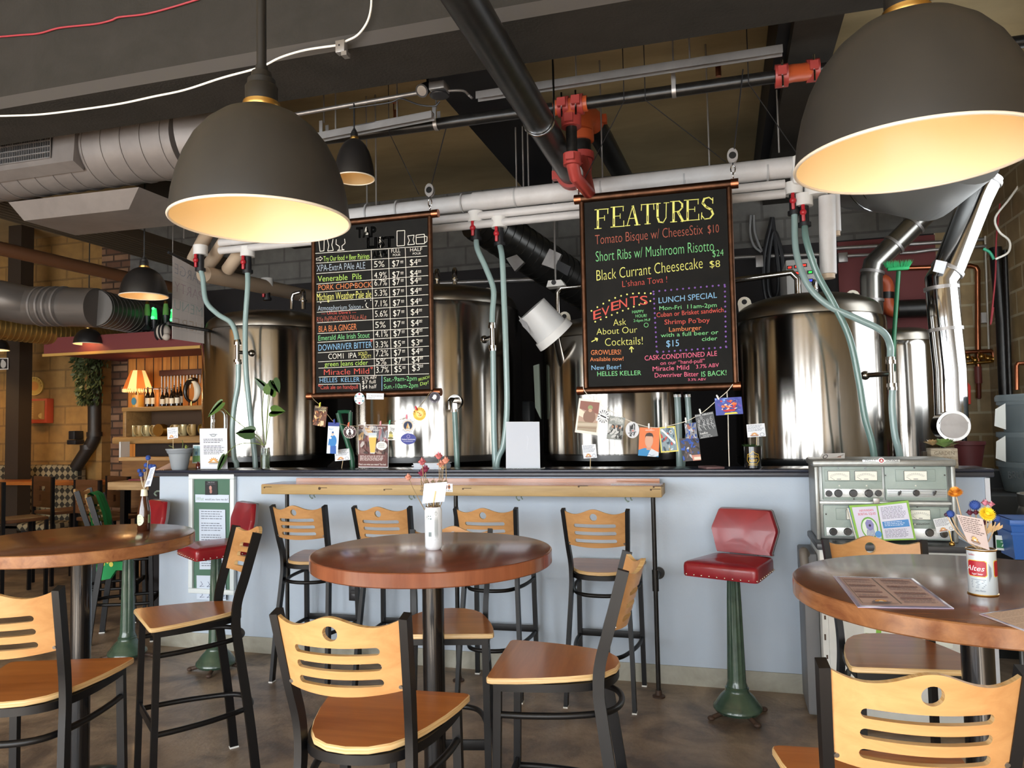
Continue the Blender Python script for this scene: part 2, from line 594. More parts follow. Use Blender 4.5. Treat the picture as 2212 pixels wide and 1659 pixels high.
for c in (q1, q2):
    b = MB().cyl(c - Vector((.035, 0, 0)), c + Vector((.035, 0, 0)), 0.064, 16)
    b.box(c + Vector((0, -.065, 0)), (.045, .03, .05)).box(c + Vector((0, .065, 0)), (.045, .03, .05))
    b.build('end_clamp', M_redfit, t)
for c in (q1, q2, p1, q0):
    MB().cyl(c + Vector((0, -.07, -.09)), c + Vector((0, -.07, .06)), 0.006, 6).build('bolt', M_chrome, t)
for u, v in ((943, 268), (1456, 196), (700, 297)):
    c = sp(u, v)
    b = MB()
    ap = [(c.x, c.y + 0.04 * cos(q), c.z + 0.04 * sin(q)) for q in [pi + pi * k / 8 for k in range(9)]]
    b.sweep([(c.x, c.y - .04, c.z + .1)] + ap + [(c.x, c.y + .04, c.z + .1)], [(-.012, -.002), (.012, -.002), (.012, .002), (-.012, .002)])
    b.cyl((c.x, c.y, c.z + .1), (c.x, c.y, ZC), 0.005, 6)
    b.build('pipe_hanger', M_galv, t)
for u, v in ((1552, 165), (855, 258)):
    c = sp(u, v)
    b = MB().cyl(c, c + Vector((0, 0, .06)), .016, 8).box(c + Vector((-.014, 0, .085)), (.005, .008, .06)).box(c + Vector((.014, 0, .085)), (.005, .008, .06)).cyl(c + Vector((0, 0, .11)), c + Vector((0, 0, .118)), .02, 10)
    b.build('sprinkler_head', M_copperb, t)

# slotted strut channel
STY = 4.22
def channel(name, label, pts, Y, hang):
    t = thing(name, label, 'channel', at(*pts[0], Y=Y))
    a, c = at(*pts[0], Y=Y), at(*pts[-1], Y=Y)
    b = MB()
    n = Vector((0, 0, 1))
    b.bar(a, c, 0.05, 0.006, up=(0, 0, 1))
    for s in (-1, 1):
        b.bar(a + Vector((0, s * .023, -.02)), c + Vector((0, s * .023, -.02)), 0.004, 0.045, up=(0, 0, 1))
    b.build('channel_rail', M_galv, t)
    for f in hang:
        p = a + (c - a) * f
        MB().cyl(p, (p.x, p.y, ZC), 0.005, 6).build('hanger_rod', M_galv, t)
    return t
channel('strut_channel', 'long pale steel strut channel under the brown ceiling right of the black pipe', [(1030, 202), (1690, 101)], STY, (0.35, 0.72))
channel('strut_channel', 'short grey strut channel above the sprinkler pipe behind the small lamp', [(640, 300), (935, 243)], STY, (0.3, 0.75))
# ceiling rods that carry the white pipes
for i, (u, v, v2) in enumerate([(1115, 255, 405), (1130, 255, 405), (1141, 262, 405), (1301, 262, 398), (1532, 198, 370), (1682, 216, 330), (792, 300, 450), (812, 300, 455), (590, 470, 545), (396, 470, 535)]):
    p, q = at(u, v, Y=5.25), at(u + 1, v2, Y=5.25)
    o = MB().cyl((q.x, q.y, max(q.z, 3.2)), (q.x, q.y, ZC), 0.006, 6).build('threaded_rod', M_galv)
    tag(o, 'thin threaded rod hanging from ceiling above the white insulated pipes', 'rod', 'threaded rods over the white pipes')
# ------------------------------------------------------------------ ducts
def spiral_duct(t, a, b_, r, ribs=12, m=M_duct, n=40):
    a, b_ = Vector(a), Vector(b_)
    b = MB().cyl(a, b_, r, n)
    d = (b_ - a).normalized()
    b.build('duct_body', m, t)
    b = MB()
    for k in range(ribs):
        f = (k + 0.5) / ribs
        c = a + (b_ - a) * f
        b.cyl(c - d * .008, c + d * .008, r + .006, n)
    b.build('duct_rib', m, t)
t = thing('spiral_duct', 'big grey round duct with side grille below the ceiling at far left', 'duct', (-4.6, 4.2, 3.54))
spiral_duct(t, (-6.6, 4.2, 3.54), (-3.42, 4.2, 3.54), 0.232, 20)
b = MB()
b.tube([(-3.42, 4.2, 3.54), (-3.30, 4.22, 3.55), (-3.18, 4.34, 3.58), (-3.14, 4.6, 3.62)], 0.238, 40)
b.build('duct_elbow', M_duct, t)
# saddle boot with grille on the camera side
gc = at(52, 372, Y=3.93)
b = MB()
x0, x1 = gc.x - 1.0, gc.x + 0.42
pf = []
for zz, yy in ((3.70, 4.02), (3.64, 3.945), (3.40, 3.93), (3.36, 4.02)):
    pf.append((yy, zz))
b.loft([[(x0, y, z) for y, z in pf], [(x1, y, z) for y, z in pf]])
b.build('grille_boot', M_duct, t)
b = MB()
gz0, gz1 = 3.44, 3.60
gx0, gx1 = at(0, 372, Y=3.93).x - .25, at(110, 372, Y=3.93).x
b.span((gx0, 3.927, gz0), (gx1, 3.934, gz1))
b.build('grille_opening', M_black, t)
b = MB()
for k in range(5):
    z = gz0 + (gz1 - gz0) * k / 4
    b.span((gx0, 3.915, z - .003), (gx1, 3.927, z + .003))
n = 34
for k in range(n + 1):
    x = gx0 + (gx1 - gx0) * k / n
    b.span((x - .0015, 3.918, gz0), (x + .0015, 3.927, gz1))
b.build('grille_bar', M_galv, t)
# bottom tray
b = MB()
q = [at(18, 437, Y=4.12), at(300, 404, Y=4.12), at(278, 452, Y=4.2), at(52, 477, Y=4.2)]
b.loft([q, [p + Vector((0, .45, 0)) for p in q]])
b.build('drip_tray', M_duct, t)

t = thing('round_duct', 'dull grey round duct crossing the far left above the dining area', 'duct', (-7.0, 6.0, 2.95))
a, c = at(-60, 645, Y=5.0), at(420, 720, Y=7.3)
c = at(150, 668, Y=6.2)
b = MB()
MB().tube([at(-90, 640, Y=5.6), at(0, 648, Y=5.8), at(60, 660, Y=6.0), at(210, 665, Y=6.1)], 0.2, 32).build('duct_body', mat('dull_duct', '77716c', 0.38, 0.6), t)
spiral_duct(t, at(205, 665, Y=6.1), at(372, 700, Y=7.58), 0.185, 20, mat('dull_duct2', '5f5b57', 0.45, 0.6))
b = MB()
for u in (92, 108, 122, 140):
    p = at(u, 662, Y=6.03)
    d = (at(210, 665, Y=6.1) - at(60, 660, Y=6.0)).normalized()
    b.cyl(p - d * .01, p + d * .01, .207, 32)
b.build('band', M_galv, t)
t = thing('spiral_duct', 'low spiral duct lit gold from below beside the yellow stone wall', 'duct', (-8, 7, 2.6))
spiral_duct(t, at(-40, 702, Y=6.0), at(268, 738, Y=7.5), 0.13, 30, mat('gold_lit_duct', 'a88a50', 0.35, 0.8))  # warm light from below is put into this gold colour

t = thing('spiral_duct', 'dark spiral duct with vents hanging behind the white pipes between the menu boards', 'duct', (-0.6, 6.5, 3.3))
spiral_duct(t, at(1030, 470, Y=6.0), at(1300, 650, Y=7.4), 0.19, 20, mat('dark_duct', '4f4e4c', 0.3, 0.8))
def quad_plate(t, name, pts, Y, th, m):
    q = [at(u, v, Y=Y) for u, v in pts]
    MB().prism(q, (0, th, 0)).build(name, m, t)
quad_plate(t, 'vent_boot', [(1187, 537), (1213, 549), (1197, 581), (1170, 571)], 6.15, .05, M_galv)
quad_plate(t, 'vent_boot', [(1093, 558), (1116, 550), (1132, 566), (1112, 586)], 6.2, .05, M_galv)
quad_plate(t, 'vent_grille', [(1205, 562), (1233, 576), (1226, 596), (1199, 580)], 6.14, .03, M_blk_plastic)

# big clear-ringed flexible duct behind the right-hand lamp
t = thing('flexible_duct', 'wide grey flexible duct with wire rings hanging behind the right hand dome lamp', 'duct', (1.0, 5.4, 3.4))
b = MB()
cx = at(1995, 370, Y=5.6)
b.tube([cx + Vector((-.30, .5, .25)), cx + Vector((-.1, .2, .12)), cx, cx + Vector((.12, -.25, .1))], .34, 36)
b.build('duct_body', mat('grey_flex', '7c7c7a', 0.45, 0.3), t)
b = MB()
for k in range(6):
    f = k / 5
    c = cx + Vector((-.2 + .32 * f, .3 - .5 * f, .18 - .1 * f))
    d = Vector((.5, -.75, -.2)).normalized()
    e1 = d.orthogonal().normalized(); e2 = d.cross(e1)
    b.tube([c + (e1 * cos(2 * pi * j / 40) + e2 * sin(2 * pi * j / 40)) * .345 for j in range(41)], .006, 6, False)
b.build('wire_ring', M_chrome, t)

# two bright flue pipes at right
def flue(name, label, pts, r, m, joints, Y):
    P = [at(u, v, Y=y) for (u, v), y in zip(pts, Y)]
    t = thing(name, label, 'pipe', P[-1])
    MB().tube(P, r, 28).build('flue_body', m, t)
    for i, f in joints:
        b = MB()
        c = P[i] + (P[i + 1] - P[i]) * f
        d = (P[i + 1] - P[i]).normalized()
        b.cyl(c - d * .012, c + d * .012, r + .008, 28)
        b.build('joint_band', M_galv, t)
    return t, P
M_flue = mat('grey_flue', '8f8c86', 0.25, 0.9)
flue('flue_pipe', 'dull grey bent flue pipe rising from behind the right tank', [(2040, 425), (1998, 462), (1950, 510), (1888, 570), (1882, 600), (1884, 700), (1886, 800)], 0.095, M_flue, [(1, .5), (2, .3), (3, .6), (4, .5)], [7.32] * 7)
t, P = flue('flue_pipe', 'shiny bent stainless flue pipe ending in a round cap above the succulent', [(2132, 380), (2108, 430), (2050, 578), (2032, 606), (2040, 690), (2052, 800), (2056, 915)], 0.105, M_chrome, [(0, .2), (2, .15), (3, .2), (4, .2), (5, .93)], [5.9] * 7)
pc = at(2060, 920, Y=5.75)
b = MB().cyl(pc + Vector((0, .16, 0)), pc, .105, 32)
b.build('cap_collar', M_chrome, t)
b = MB().cyl(pc + Vector((0, 0, 0)), pc + Vector((0, -.012, 0)), .085, 32).box(pc + Vector((0, -.016, .02)), (.17, .01, .01))
b.build('cap_plate', M_galv, t)
b = MB().prism([at(u, v, Y=5.76) for u, v in ((2022, 561), (2046, 566), (2038, 592), (2015, 586))], (0, -.002, 0))
b.build('sticker', M_paper, t)

# ------------------------------------------------------------------ white insulated pipes along the tanks
PY = 5.2
t = thing('insulated_pipe', 'thick white wrapped pipe running behind both menu boards', 'pipe', (-1.6, PY, 3.22))
b = MB()
z = 3.235
b.cyl((-3.95, PY, z - .03), (-1.75, PY, z), .062, 24)
b.cyl((-1.75, PY, z), (0.50, PY, z + .01), .070, 24)
b.build('pipe_wrap', M_pvc, t)
for u in (795, 860, 1000, 1115, 1300, 1480, 1660):
    x = at(u, 430, Y=PY).x
    MB().cyl((x - .006, PY, z), (x + .006, PY, z), .0725, 24).build('strap', mat('grey_tape', 'a5a3a2', 0.5), t)
b = MB().box((0.55, PY, z - .03), (.16, .17, .2), bevel=.03).cyl((0.62, PY, z - .1), (0.62, PY, z - .2), .07, 20)
b.build('end_tee', M_white_plastic, t)
for k, (dz, r) in enumerate(((-.105, .03), (-.17, .03))):
    lab = ['upper thin white pipe running just under the thick wrapped pipe', 'lower thin white pipe running second under the thick wrapped pipe'][k]
    o = MB().cyl((-3.95, PY - .02, z + dz - .02), (0.43, PY - .02, z + dz), r, 16).build('thin_pipe', M_pvc)
    tag(o, lab, 'pipe', 'thin white pipes under the thick one')
# drops to the right
def drop(u, v0, v1, r, label, Y=PY):
    a, c = at(u, v0, Y=Y), at(u + 3, v1, Y=Y)
    t = thing('insulated_drop', label, 'pipe', c)
    MB().cyl(a, c, r, 20).build('pipe_wrap', M_pvc, t)
    MB().cyl(c + Vector((0, 0, .03)), c - Vector((0, 0, .03)), r * .8, 16).build('pipe_end', M_pvcb, t)
drop(1786, 425, 592, .052, 'white wrapped vertical pipe hanging right of the right board')
drop(1802, 420, 500, .035, 'short white pipe stub beside the white vertical pipe', Y=5.28)
# diagonal tan pipes behind the left lamp
for k, (a, c, lab) in enumerate([((450, 500), (418, 560), 'leftmost slanting tan pipe under the left dome lamp'), ((500, 500), (448, 578), 'middle slanting tan pipe under the left dome lamp'), ((545, 510), (492, 582), 'rightmost slanting tan pipe under the left dome lamp')]):
    p, q = at(*a, Y=5.25), at(*c, Y=5.5)
    o = MB().cyl(p + (p - q) * .35, q, .055, 20).build('slanting_pipe', M_pvcb)
    tag(o, lab, 'pipe', 'slanting tan pipes')
a, c = at(440, 592, Y=5.3), at(668, 640, Y=7.2)
o = MB().cyl(a, c, .07, 20).build('tan_pipe', M_pvcb)
tag(o, 'long tan wrapped pipe running back above the left tank', 'pipe')

# ------------------------------------------------------------------ hose drops with red valves
def valve(u, v, label, Y=PY - .0, tint=M_pvc, big=True):
    p = at(u, v, Y=Y)
    t = thing('hose_valve', label, 'valve', p, group='red handled hose valves')
    MB().cyl(p + Vector((0, 0, .13)), p + Vector((0, 0, .05)), .058, 20).build('white_fitting', M_white_plastic, t)
    MB().cyl(p + Vector((0, 0, .06)), p - Vector((0, 0, .07)), .030, 16).cyl(p - Vector((0, 0, .06)), p - Vector((0, 0, .085)), .042, 16).build('valve_body', M_blk_plastic, t)
    b = MB().box(p + Vector((-.01, -.045, .0)), (.022, .02, .12), bevel=.006).ball(p + Vector((-.01, -.045, 0)), .022, 8)
    b.build('valve_handle', M_red_plastic, t)
    return p - Vector((0, 0, .07))
V = {}
for k, (u, v, lab) in {'a': (433, 564, 'valve with red handle above the curving hose at far left'), 'b': (535, 568, 'red handled valve second from left over the straight hose'),
                    'c': (1028, 495, 'red handled valve left of the pair above the centre tank'), 'd': (1079, 507, 'red handled valve right of the pair above the centre tank'),
                    'e': (1715, 437, 'red handled valve left of the pair right of the right board'), 'f': (1737, 462, 'red handled valve right of the pair right of the right board')}.items():
    V[k] = valve(u, v, lab)
for k, (u, v, lab) in {'g': (577, 630, 'far small red valve behind the two left hoses'), }.items():
    valve(u, v, lab, Y=6.3)
def hose(name, label, start, pts, Y, r=.021, m=M_hose, clamps=True):
    Ys = Y if isinstance(Y, (list, tuple)) else [Y] * len(pts)
    P = ([start] if start is not None else []) + [at(u, v, Y=y) for (u, v), y in zip(pts, Ys)]
    if pts[-1][1] > 995:
        P.append(Vector((P[-1].x, P[-1].y, .6)))
        P.append(Vector((P[-1].x, P[-1].y + .02, .01)))
    t = thing(name, label, 'hose', P[-1], group='hoses feeding the brewing tanks')
    path = catmull(P, 8)
    MB().tube(path, r, 14).build('hose_tube', m, t)
    b = MB()
    for c, d in ((path[0], path[1] - path[0]), (path[-1], path[-2] - path[-1])):
        d = d.normalized()
        b.cyl(c, c + d * .02, r + .006, 14)
    b.build('hose_clamp', M_chrome, t)
    return t, P
def tri_fitting(t, p, q, side):
    """steel tee between two hoses, with a stub to the tank"""
    b = MB().cyl(p, q, .017, 14).cyl((p + q) / 2, (p + q) / 2 + Vector(side), .016, 14)
    for c in (p, q):
        b.cyl(c - Vector((0, 0, .012)), c + Vector((0, 0, .012)), .03, 14)
    b.ball((p + q) / 2 + Vector(side), .03, 8)
    b.build('steel_tee', M_steel, t)
t, P = hose('hose', 'pale hose curving from the far left valve down to a steel tee', V['a'], [(438, 600), (445, 650), (470, 678), (497, 695), (508, 715), (513, 740)], 5.2)
tri_fitting(t, at(513, 742, Y=5.2), at(513, 780, Y=5.2), (.05, .12, 0))
hose('hose', 'pale hose falling from the steel tee in front of the left tank', None, [(515, 782), (514, 830), (506, 880), (502, 930), (506, 990), (512, 1018)], 5.2)
hose('hose', 'pale hose falling straight from the second valve in front of the left tank', V['b'], [(535, 620), (530, 700), (531, 790), (538, 870), (545, 940), (552, 1018)], 5.18)
t, P = hose('hose', 'pale hose wavering from the centre left valve to a tee on the centre tank', V['c'], [(1032, 540), (1050, 580), (1066, 625), (1064, 670), (1063, 703)], 5.15)
tri_fitting(t, at(1063, 706, Y=5.15), at(1064, 750, Y=5.15), (-.1, .12, 0))
hose('hose', 'pale hose falling from the centre tank tee behind the white card', None, [(1065, 752), (1066, 840), (1067, 930), (1070, 1018)], 5.15)
hose('hose', 'pale hose falling straight from the centre right valve', V['d'], [(1085, 560), (1089, 650), (1093, 760), (1095, 880), (1088, 960), (1072, 1018)], 5.1)
t, P = hose('hose', 'pale hose swinging from the right valve over the right tank to a tee', V['e'], [(1720, 545), (1745, 615), (1790, 660), (1850, 688), (1905, 715), (1922, 745), (1923, 778)], [5.15, 5.12, 5.1, 5.1, 5.1, 5.15, 5.15])
tri_fitting(t, at(1924, 782, Y=5.15), at(1926, 832, Y=5.15), (-.13, .12, 0))
hose('hose', 'pale hose dropping from the right tank tee to the counter', None, [(1928, 836), (1927, 880), (1933, 940), (1946, 1010)], 5.15, m=M_hose)
hose('hose', 'greener hose sweeping diagonally across the right tank', V['f'], [(1742, 520), (1765, 590), (1800, 655), (1835, 730), (1855, 820), (1868, 900), (1890, 1000)], [5.1] * 7, m=M_hosed)
t, P = hose('hose', 'short green hose hanging from the port at the centre tank front', None, [(982, 884), (984, 930), (988, 1018)], 5.12, .02, M_hosed)
p = at(980, 868, Y=5.2)
b = MB().cyl(p + Vector((0, .06, 0)), p + Vector((0, .02, 0)), .055, 20)
b.tube([p + Vector((0, .04, .01)), p + Vector((0, -.05, .01)), p + Vector((.0, -.085, -.01)), p + Vector((.002, -.088, -.06))], .022, 12)
b.build('elbow_port', M_steel, t)
hose('hose', 'hose standing behind the photo string near the fourth tank', None, [(1463, 852), (1466, 920), (1468, 1006)], 5.6, .024)
hose('hose', 'second hose standing behind the photo string near the fourth tank', None, [(1485, 852), (1488, 930), (1474, 1006)], 5.65, .022)

# ------------------------------------------------------------------ brewing tanks
def tank(label, cx, cy, r, z0, zs, zd, lugs=(), extra=None):
    t = thing('brewing_tank', label, 'tank', (cx, cy, 0), group='stainless brewing tanks')
    n = 72
    MB().lathe([(r * .3, z0 - .35), (r * .985, z0 - .01), (r, z0), (r, z0 + .05)], (cx, cy, 0), n, cap0=True).build('tank_cone', M_darksteel, t)
    MB().lathe([(r, z0 + .04), (r, zs - .05), (r * .985, zs - .012), (r * .95, zs)], (cx, cy, 0), n).build('tank_body', M_steel, t)
    h = zd - zs
    pr = [(r * .95, zs - .005), (r * .955, zs + .02), (r * .945, zs + .045)]
    for k in range(1, 11):
        q = k / 10 * pi / 2
        pr.append((max(r * .945 * cos(q) ** .8, .02), zs + .045 + (h - .045) * sin(q)))
    MB().lathe(pr, (cx, cy, 0), n, cap1=True).build('tank_dome', mat('dome_steel', '8d877d', 0.33, 1.0), t)
    for k in range(4):
        q = pi / 4 + k * pi / 2
        MB().cyl((cx + r * .8 * cos(q), cy + r * .8 * sin(q), z0 + .0), (cx + r * .8 * cos(q), cy + r * .8 * sin(q), 0), .04, 12).build('leg', M_darksteel, t)
    for (u, v, s) in lugs:
        p = at(u, v, Y=cy - r * .15)
        b = MB()
        pts = []
        for k in range(9):
            q = pi * k / 8
            pts.append((p.x + .05 * cos(q), p.y, p.z + .05 * sin(q)))
        pts += [(p.x - .065 - .03 * s, p.y, p.z - .12), (p.x + .065 - .03 * s, p.y, p.z - .12)]
        b.prism(pts, (0, .014, 0))
        b.use(1).cyl((p.x, p.y - .001, p.z + .01), (p.x, p.y + .001, p.z + .01), .02, 14)
        b.build('lifting_lug', [mat('lug_steel', 'd8d3c4', 0.4, 0.4), M_black], t)
    return t
def bell(t, u, v, Y, h, r=.04):
    """steel pressure fitting standing on a dome"""
    p = at(u, v, Y=Y)
    b = MB().cyl(p, p + Vector((0, 0, h * .45)), r * .5, 12).cyl(p + Vector((0, 0, h * .40)), p + Vector((0, 0, h * .46)), r * .9, 14)
    b.lathe([(r * .6, h * .46), (r * .6, h * .85), (r * .4, h * .97), (.003, h)], p, 14)
    b.build('pressure_valve', M_chrome, t)
t1 = tank('stainless tank at far left, behind the vine in a jar', -4.05, 6.05, .6, 1.30, 2.47, 2.66)
bell(t1, 655, 668, 5.9, .18)
p = at(630, 668, Y=5.9)
MB().tube([p, p + Vector((0, 0, .1)), p + Vector((.02, 0, .14)), p + Vector((.09, 0, .15))], .016, 10).build('vent_pipe', M_chrome, t1)
p = at(617, 685, Y=5.8)
MB().cyl(p, p + Vector((0, 0, .05)), .012, 8).box(p + Vector((-.02, 0, .05)), (.05, .02, .015)).build('dome_latch', M_chrome, t1)
t2 = tank('widest stainless tank, behind the tap list board', -2.41, 6.1, .735, 1.29, 2.57, 2.77, [(1053, 634, 0)])
bell(t2, 983, 625, 5.95, .19)
bell(t2, 945, 622, 6.0, .17)
p = at(790, 700, Y=5.42)
t3 = tank('bronze toned stainless tank behind the right menu board', -0.87, 6.1, .585, 1.29, 2.25, 2.43, [(1219, 686, 0)])
p = at(1205, 690, Y=6.0)
MB().tube([p, p + Vector((0, 0, .22)), p + Vector((.03, 0, .26)), p + Vector((.5, .1, .28))], .022, 12).build('vent_pipe', M_steel, t3)
t4 = tank('stainless tank at right with a hose draped over its dome', 0.62, 6.05, .545, 1.25, 2.32, 2.51, [(1608, 655, -1), (1842, 641, 1)])
p = at(1724, 636, Y=6.0)
MB().tube([p, p + Vector((0, 0, .12)), p + Vector((-.04, 0, .17)), p + Vector((-.7, .1, .14))], .025, 12).build('vent_pipe', M_steel, t4)
bell(t4, 1760, 640, 6.0, .13, .03)
tank('dark tank standing half hidden at the far right behind the flue', 1.42, 6.9, .27, 1.0, 2.2, 2.32)

# white drum tipped over the third tank
t = thing('plastic_drum', 'white plastic drum tipped upside down on a tank between the boards', 'drum', at(1190, 770, Y=5.55))
a, c = at(1205, 735, Y=5.6), at(1160, 680, Y=5.7)
a, c = at(1196, 722, Y=5.46), at(1148, 668, Y=5.38)
MB().cyl(a, c, .14, 28, .126).build('drum_body', mat('drum_white', 'cfcfce', 0.4), t)
d = (a - c).normalized()
MB().cyl(a - d * .03, a + d * .03, .153, 28, .16).build('drum_rim', M_white_plastic, t)
MB().cyl(a + d * .02, (-1.2, 5.72, 1.95), .03, 14).build('mount_arm', M_steel, t)
MB().prism([at(u, v, Y=5.30) for u, v in ((1120, 682), (1138, 697), (1146, 722), (1129, 705))], (0, .004, 0)).build('drum_label', mat('grey_label', '8a8a8c', 0.6), t)
# ------------------------------------------------------------------ bar chairs
M_beech = wood_mat('beech_ply', 'b58452', 'cb9b66', 0.32, 'X', 0.7, coat=0.25)
M_edge = mat('pale_ply_edge', 'cfb181', 0.45, noise=((4, 4, 260), 'b9935c', 0.45, 0.6))
M_seat = wood_mat('chestnut_stain', '935322', 'b57238', 0.3, 'X', 0.6, coat=0.35)
M_seatlit = M_seat
M_frame = mat('black_powder_coat', '0b0b0d', 0.42, spec=.35)
M_glide = mat('white_glide', 'd8d8d4', 0.5)
M_screw = mat('screw_head', 'b9b9b9', 0.3, 1.0)

def seat_outline(sc=1.0):
    h = [(0.0, 0.2), (0.205, 0.2), (0.219, 0.194), (0.223, 0.18), (0.214, 0.10), (0.198, 0.02), (0.172, -0.07), (0.145, -0.14), (0.11, -0.19), (0.06, -0.222), (0.0, -0.232)]
    pts = [h[0]] + h[1:-1] + [h[-1]] + [(-x, y) for x, y in h[-2:0:-1]]
    return [(x * sc, y * sc) for x, y in pts]

def back_surface(x, z):
    """seat back centre surface: bowed and reclined"""
    k = 1 - (x / 0.18) ** 2
    return -0.178 - (z - 0.82) * 0.30 - 0.06 * k

def make_back(mb):
    a = 0.172
    xs = sorted(set([round(-a + 2 * a * i / 28, 5) for i in range(29)] + [s * v for s in (-1, 1) for v in (0.118, 0.1165, 0.1135, 0.109, 0.0205, 0.0195, 0.017, 0.012, 0.006)]))
    def feats(x):
        ax = abs(x)
        bot = 0.883 + 0.012 * (ax / a) ** 2
        top = 1.07 + 0.032 * math.exp(-(x / 0.066) ** 2) + 0.018 * (max(0, ax - 0.10) / 0.072) ** 2
        out = [bot]
        for zc in (0.921, 0.965, 1.008):
            hh = 0.0105
            L = 0.118
            d = 0.0
            if ax < L:
                d = hh if ax < L - hh else hh * math.sqrt(max(0, 1 - ((ax - L + hh) / hh) ** 2))
            out += [zc - d, zc + d]
        d = math.sqrt(max(0, 0.0205 ** 2 - x * x)) if ax < 0.0205 else 0
        out += [1.058 - d, 1.058 + d, top]
        return out
    th = 0.008
    F, Bk = [], []
    for x in xs:
        fz = feats(x)
        F.append([mb.bm.verts.new((x, back_surface(x, z) + th, z)) for z in fz])
        Bk.append([mb.bm.verts.new((x, back_surface(x, z) - th, z)) for z in fz])
    n = len(F[0])
    for i in range(len(xs) - 1):
        for j in range(0, n - 1):
            hole = j % 2 == 1
            if not hole:
                mb.use(0)
                mb._face((F[i][j], F[i + 1][j], F[i + 1][j + 1], F[i][j + 1]))
                mb._face((Bk[i][j], Bk[i][j + 1], Bk[i + 1][j + 1], Bk[i + 1][j]))
            # walls
        mb.use(1)
        for j in range(n):
            mb._face((F[i][j], Bk[i][j], Bk[i + 1][j], F[i + 1][j]))
    for i in (0, len(xs) - 1):
        for j in range(0, n - 1, 1):
            mb._face((F[i][j], F[i][j + 1], Bk[i][j + 1], Bk[i][j]))
    bmesh.ops.remove_doubles(mb.bm, verts=mb.bm.verts, dist=1e-5)
    bmesh.ops.dissolve_degenerate(mb.bm, dist=1e-6, edges=mb.bm.edges)

def make_chair():
    t = thing('bar_chair', 'bar chair', 'chair')
    mb = MB()
    o1, o2 = seat_outline(), seat_outline(0.985)
    zt = 0.743
    mb.use(1).loft([[(x, y, zt - .02) for x, y in o2], [(x, y, zt - .017) for x, y in o1], [(x, y, zt - .004) for x, y in o1]], cap1=False)
    mb.use(1).loft([[(x, y, zt - .004) for x, y in o1], [(x, y, zt) for x, y in o2]], cap0=False, cap1=False)
    mb.use(0).poly([(x, y, zt) for x, y in o2])
    bmesh.ops.remove_doubles(mb.bm, verts=mb.bm.verts, dist=1e-5)
    mb.build('seat', [M_seat, M_edge], t, world=False)
    mb = MB()
    make_back(mb)
    bk = mb.build('backrest', [M_beech, M_edge], t, world=False, smooth=35)
    for s in (-1, 1):
        mb = MB()
        x = s * .155
        y = back_surface(x, .905) - .008
        mb.cyl((x, y, .905), (x, y - .003, .904), .0055, 10)
        mb.build('screw', M_screw, bk, world=False)
    sec = [(-.011, -.017), (.011, -.017), (.011, .017), (-.011, .017)]
    for s in (-1, 1):
        path = [(s * .190, -.252, 0.004), (s * .180, -.222, .28), (s * .163, -.178, .60), (s * .160, -.168, .70), (s * .162, -.176, .79), (s * .170, -.207, .90), (s * .181, -.26, 1.095)]
        mb = MB()
        mb.sweep(catmull(path, 5), [(-.011, -.019), (.011, -.019), (.011, .019), (-.011, .019)], True, up=(0, 1, 0))
        lg = mb.build('rear_leg', M_frame, t, world=False, smooth=30)
        MB().box((s * .190, -.252, .004), (.026, .042, .008)).build('foot_glide', M_glide, lg, world=False)
    for s in (-1, 1):
        mb = MB().sweep([(s * .185, .165, .72), (s * .190, .175, .3), (s * .193, .182, .004)], [(-.013, -.013), (.013, -.013), (.013, .013), (-.013, .013)], True, up=(0, 1, 0))
        lg = mb.build('front_leg', M_frame, t, world=False, smooth=30)
        MB().box((s * .193, .182, .004), (.03, .03, .008)).build('foot_glide', M_glide, lg, world=False)
    def hoop(z, g, r, back):
        return catmull([(-.188, .165, z), (-.186, .06, z), (-.165, -.08, z), (-.11, back * .85, z), (0, back, z), (.11, back * .85, z), (.165, -.08, z), (.186, .06, z), (.188, .165, z)], 5)
    MB().sweep(hoop(.708, 0, 0, -.215), [(-.013, -.013), (.013, -.013), (.013, .013), (-.013, .013)]).box((0, .165, .708), (.36, .025, .03)).build('seat_frame', M_frame, t, world=False)
    MB().tube(hoop(.615, 0, 0, -.235), .011, 10).build('stretcher', M_frame, t, world=False)
    MB().tube(hoop(.285, 0, 0, -.275), .012, 10).build('stretcher', M_frame, t, world=False)
    MB().box((0, .174, .30), (.375, .012, .04), bevel=.002).build('foot_rail', M_frame, t, world=False)
    return t

CHAIRS = [
    (-1.0, 2.03, .063, 'bar chair in front of the middle round table, its slotted back toward us'),
    (-.612, 2.624, 1.661, 'bar chair turned sideways at the right side of the middle round table'),
    (-1.181, 3.03, 3.374, 'bar chair on the far side of the middle table, its top peeking over it'),
    (-2.277, 2.06, .342, 'bar chair cut by the frame at the lower left, with back to us'),
    (-2.414, 2.949, 2.461, 'bar chair by the left round table, its back edge-on against the blue wall'),
    (.575, 2.985, 3.261, 'bar chair behind the right round table, in front of the radio cabinet'),
    (.325, 1.891, .093, 'bar chair closest at lower right, large slotted back cut by the frame'),
    (-2.59, 4.40, .03, 'first bar chair from the left pushed under the wooden wall counter'),
    (-2.02, 4.40, .03, 'second bar chair from the left pushed under the wooden wall counter'),
    (-1.365, 4.40, .04, 'third bar chair from the left under the wooden wall counter, behind the white can'),
    (-.712, 4.40, -.01, 'fourth bar chair from the left under the wooden wall counter, near its right post'),
]
c0 = make_chair()
for i, (x, y, r, lab) in enumerate(CHAIRS):
    if i == 0:
        c0.location = (x, y, 0); c0.rotation_euler = (0, 0, r); c0['label'] = lab; c0['group'] = 'slotted bar chairs'
    else:
        dup(c0, (x, y, 0), r, lab, 'slotted bar chairs')
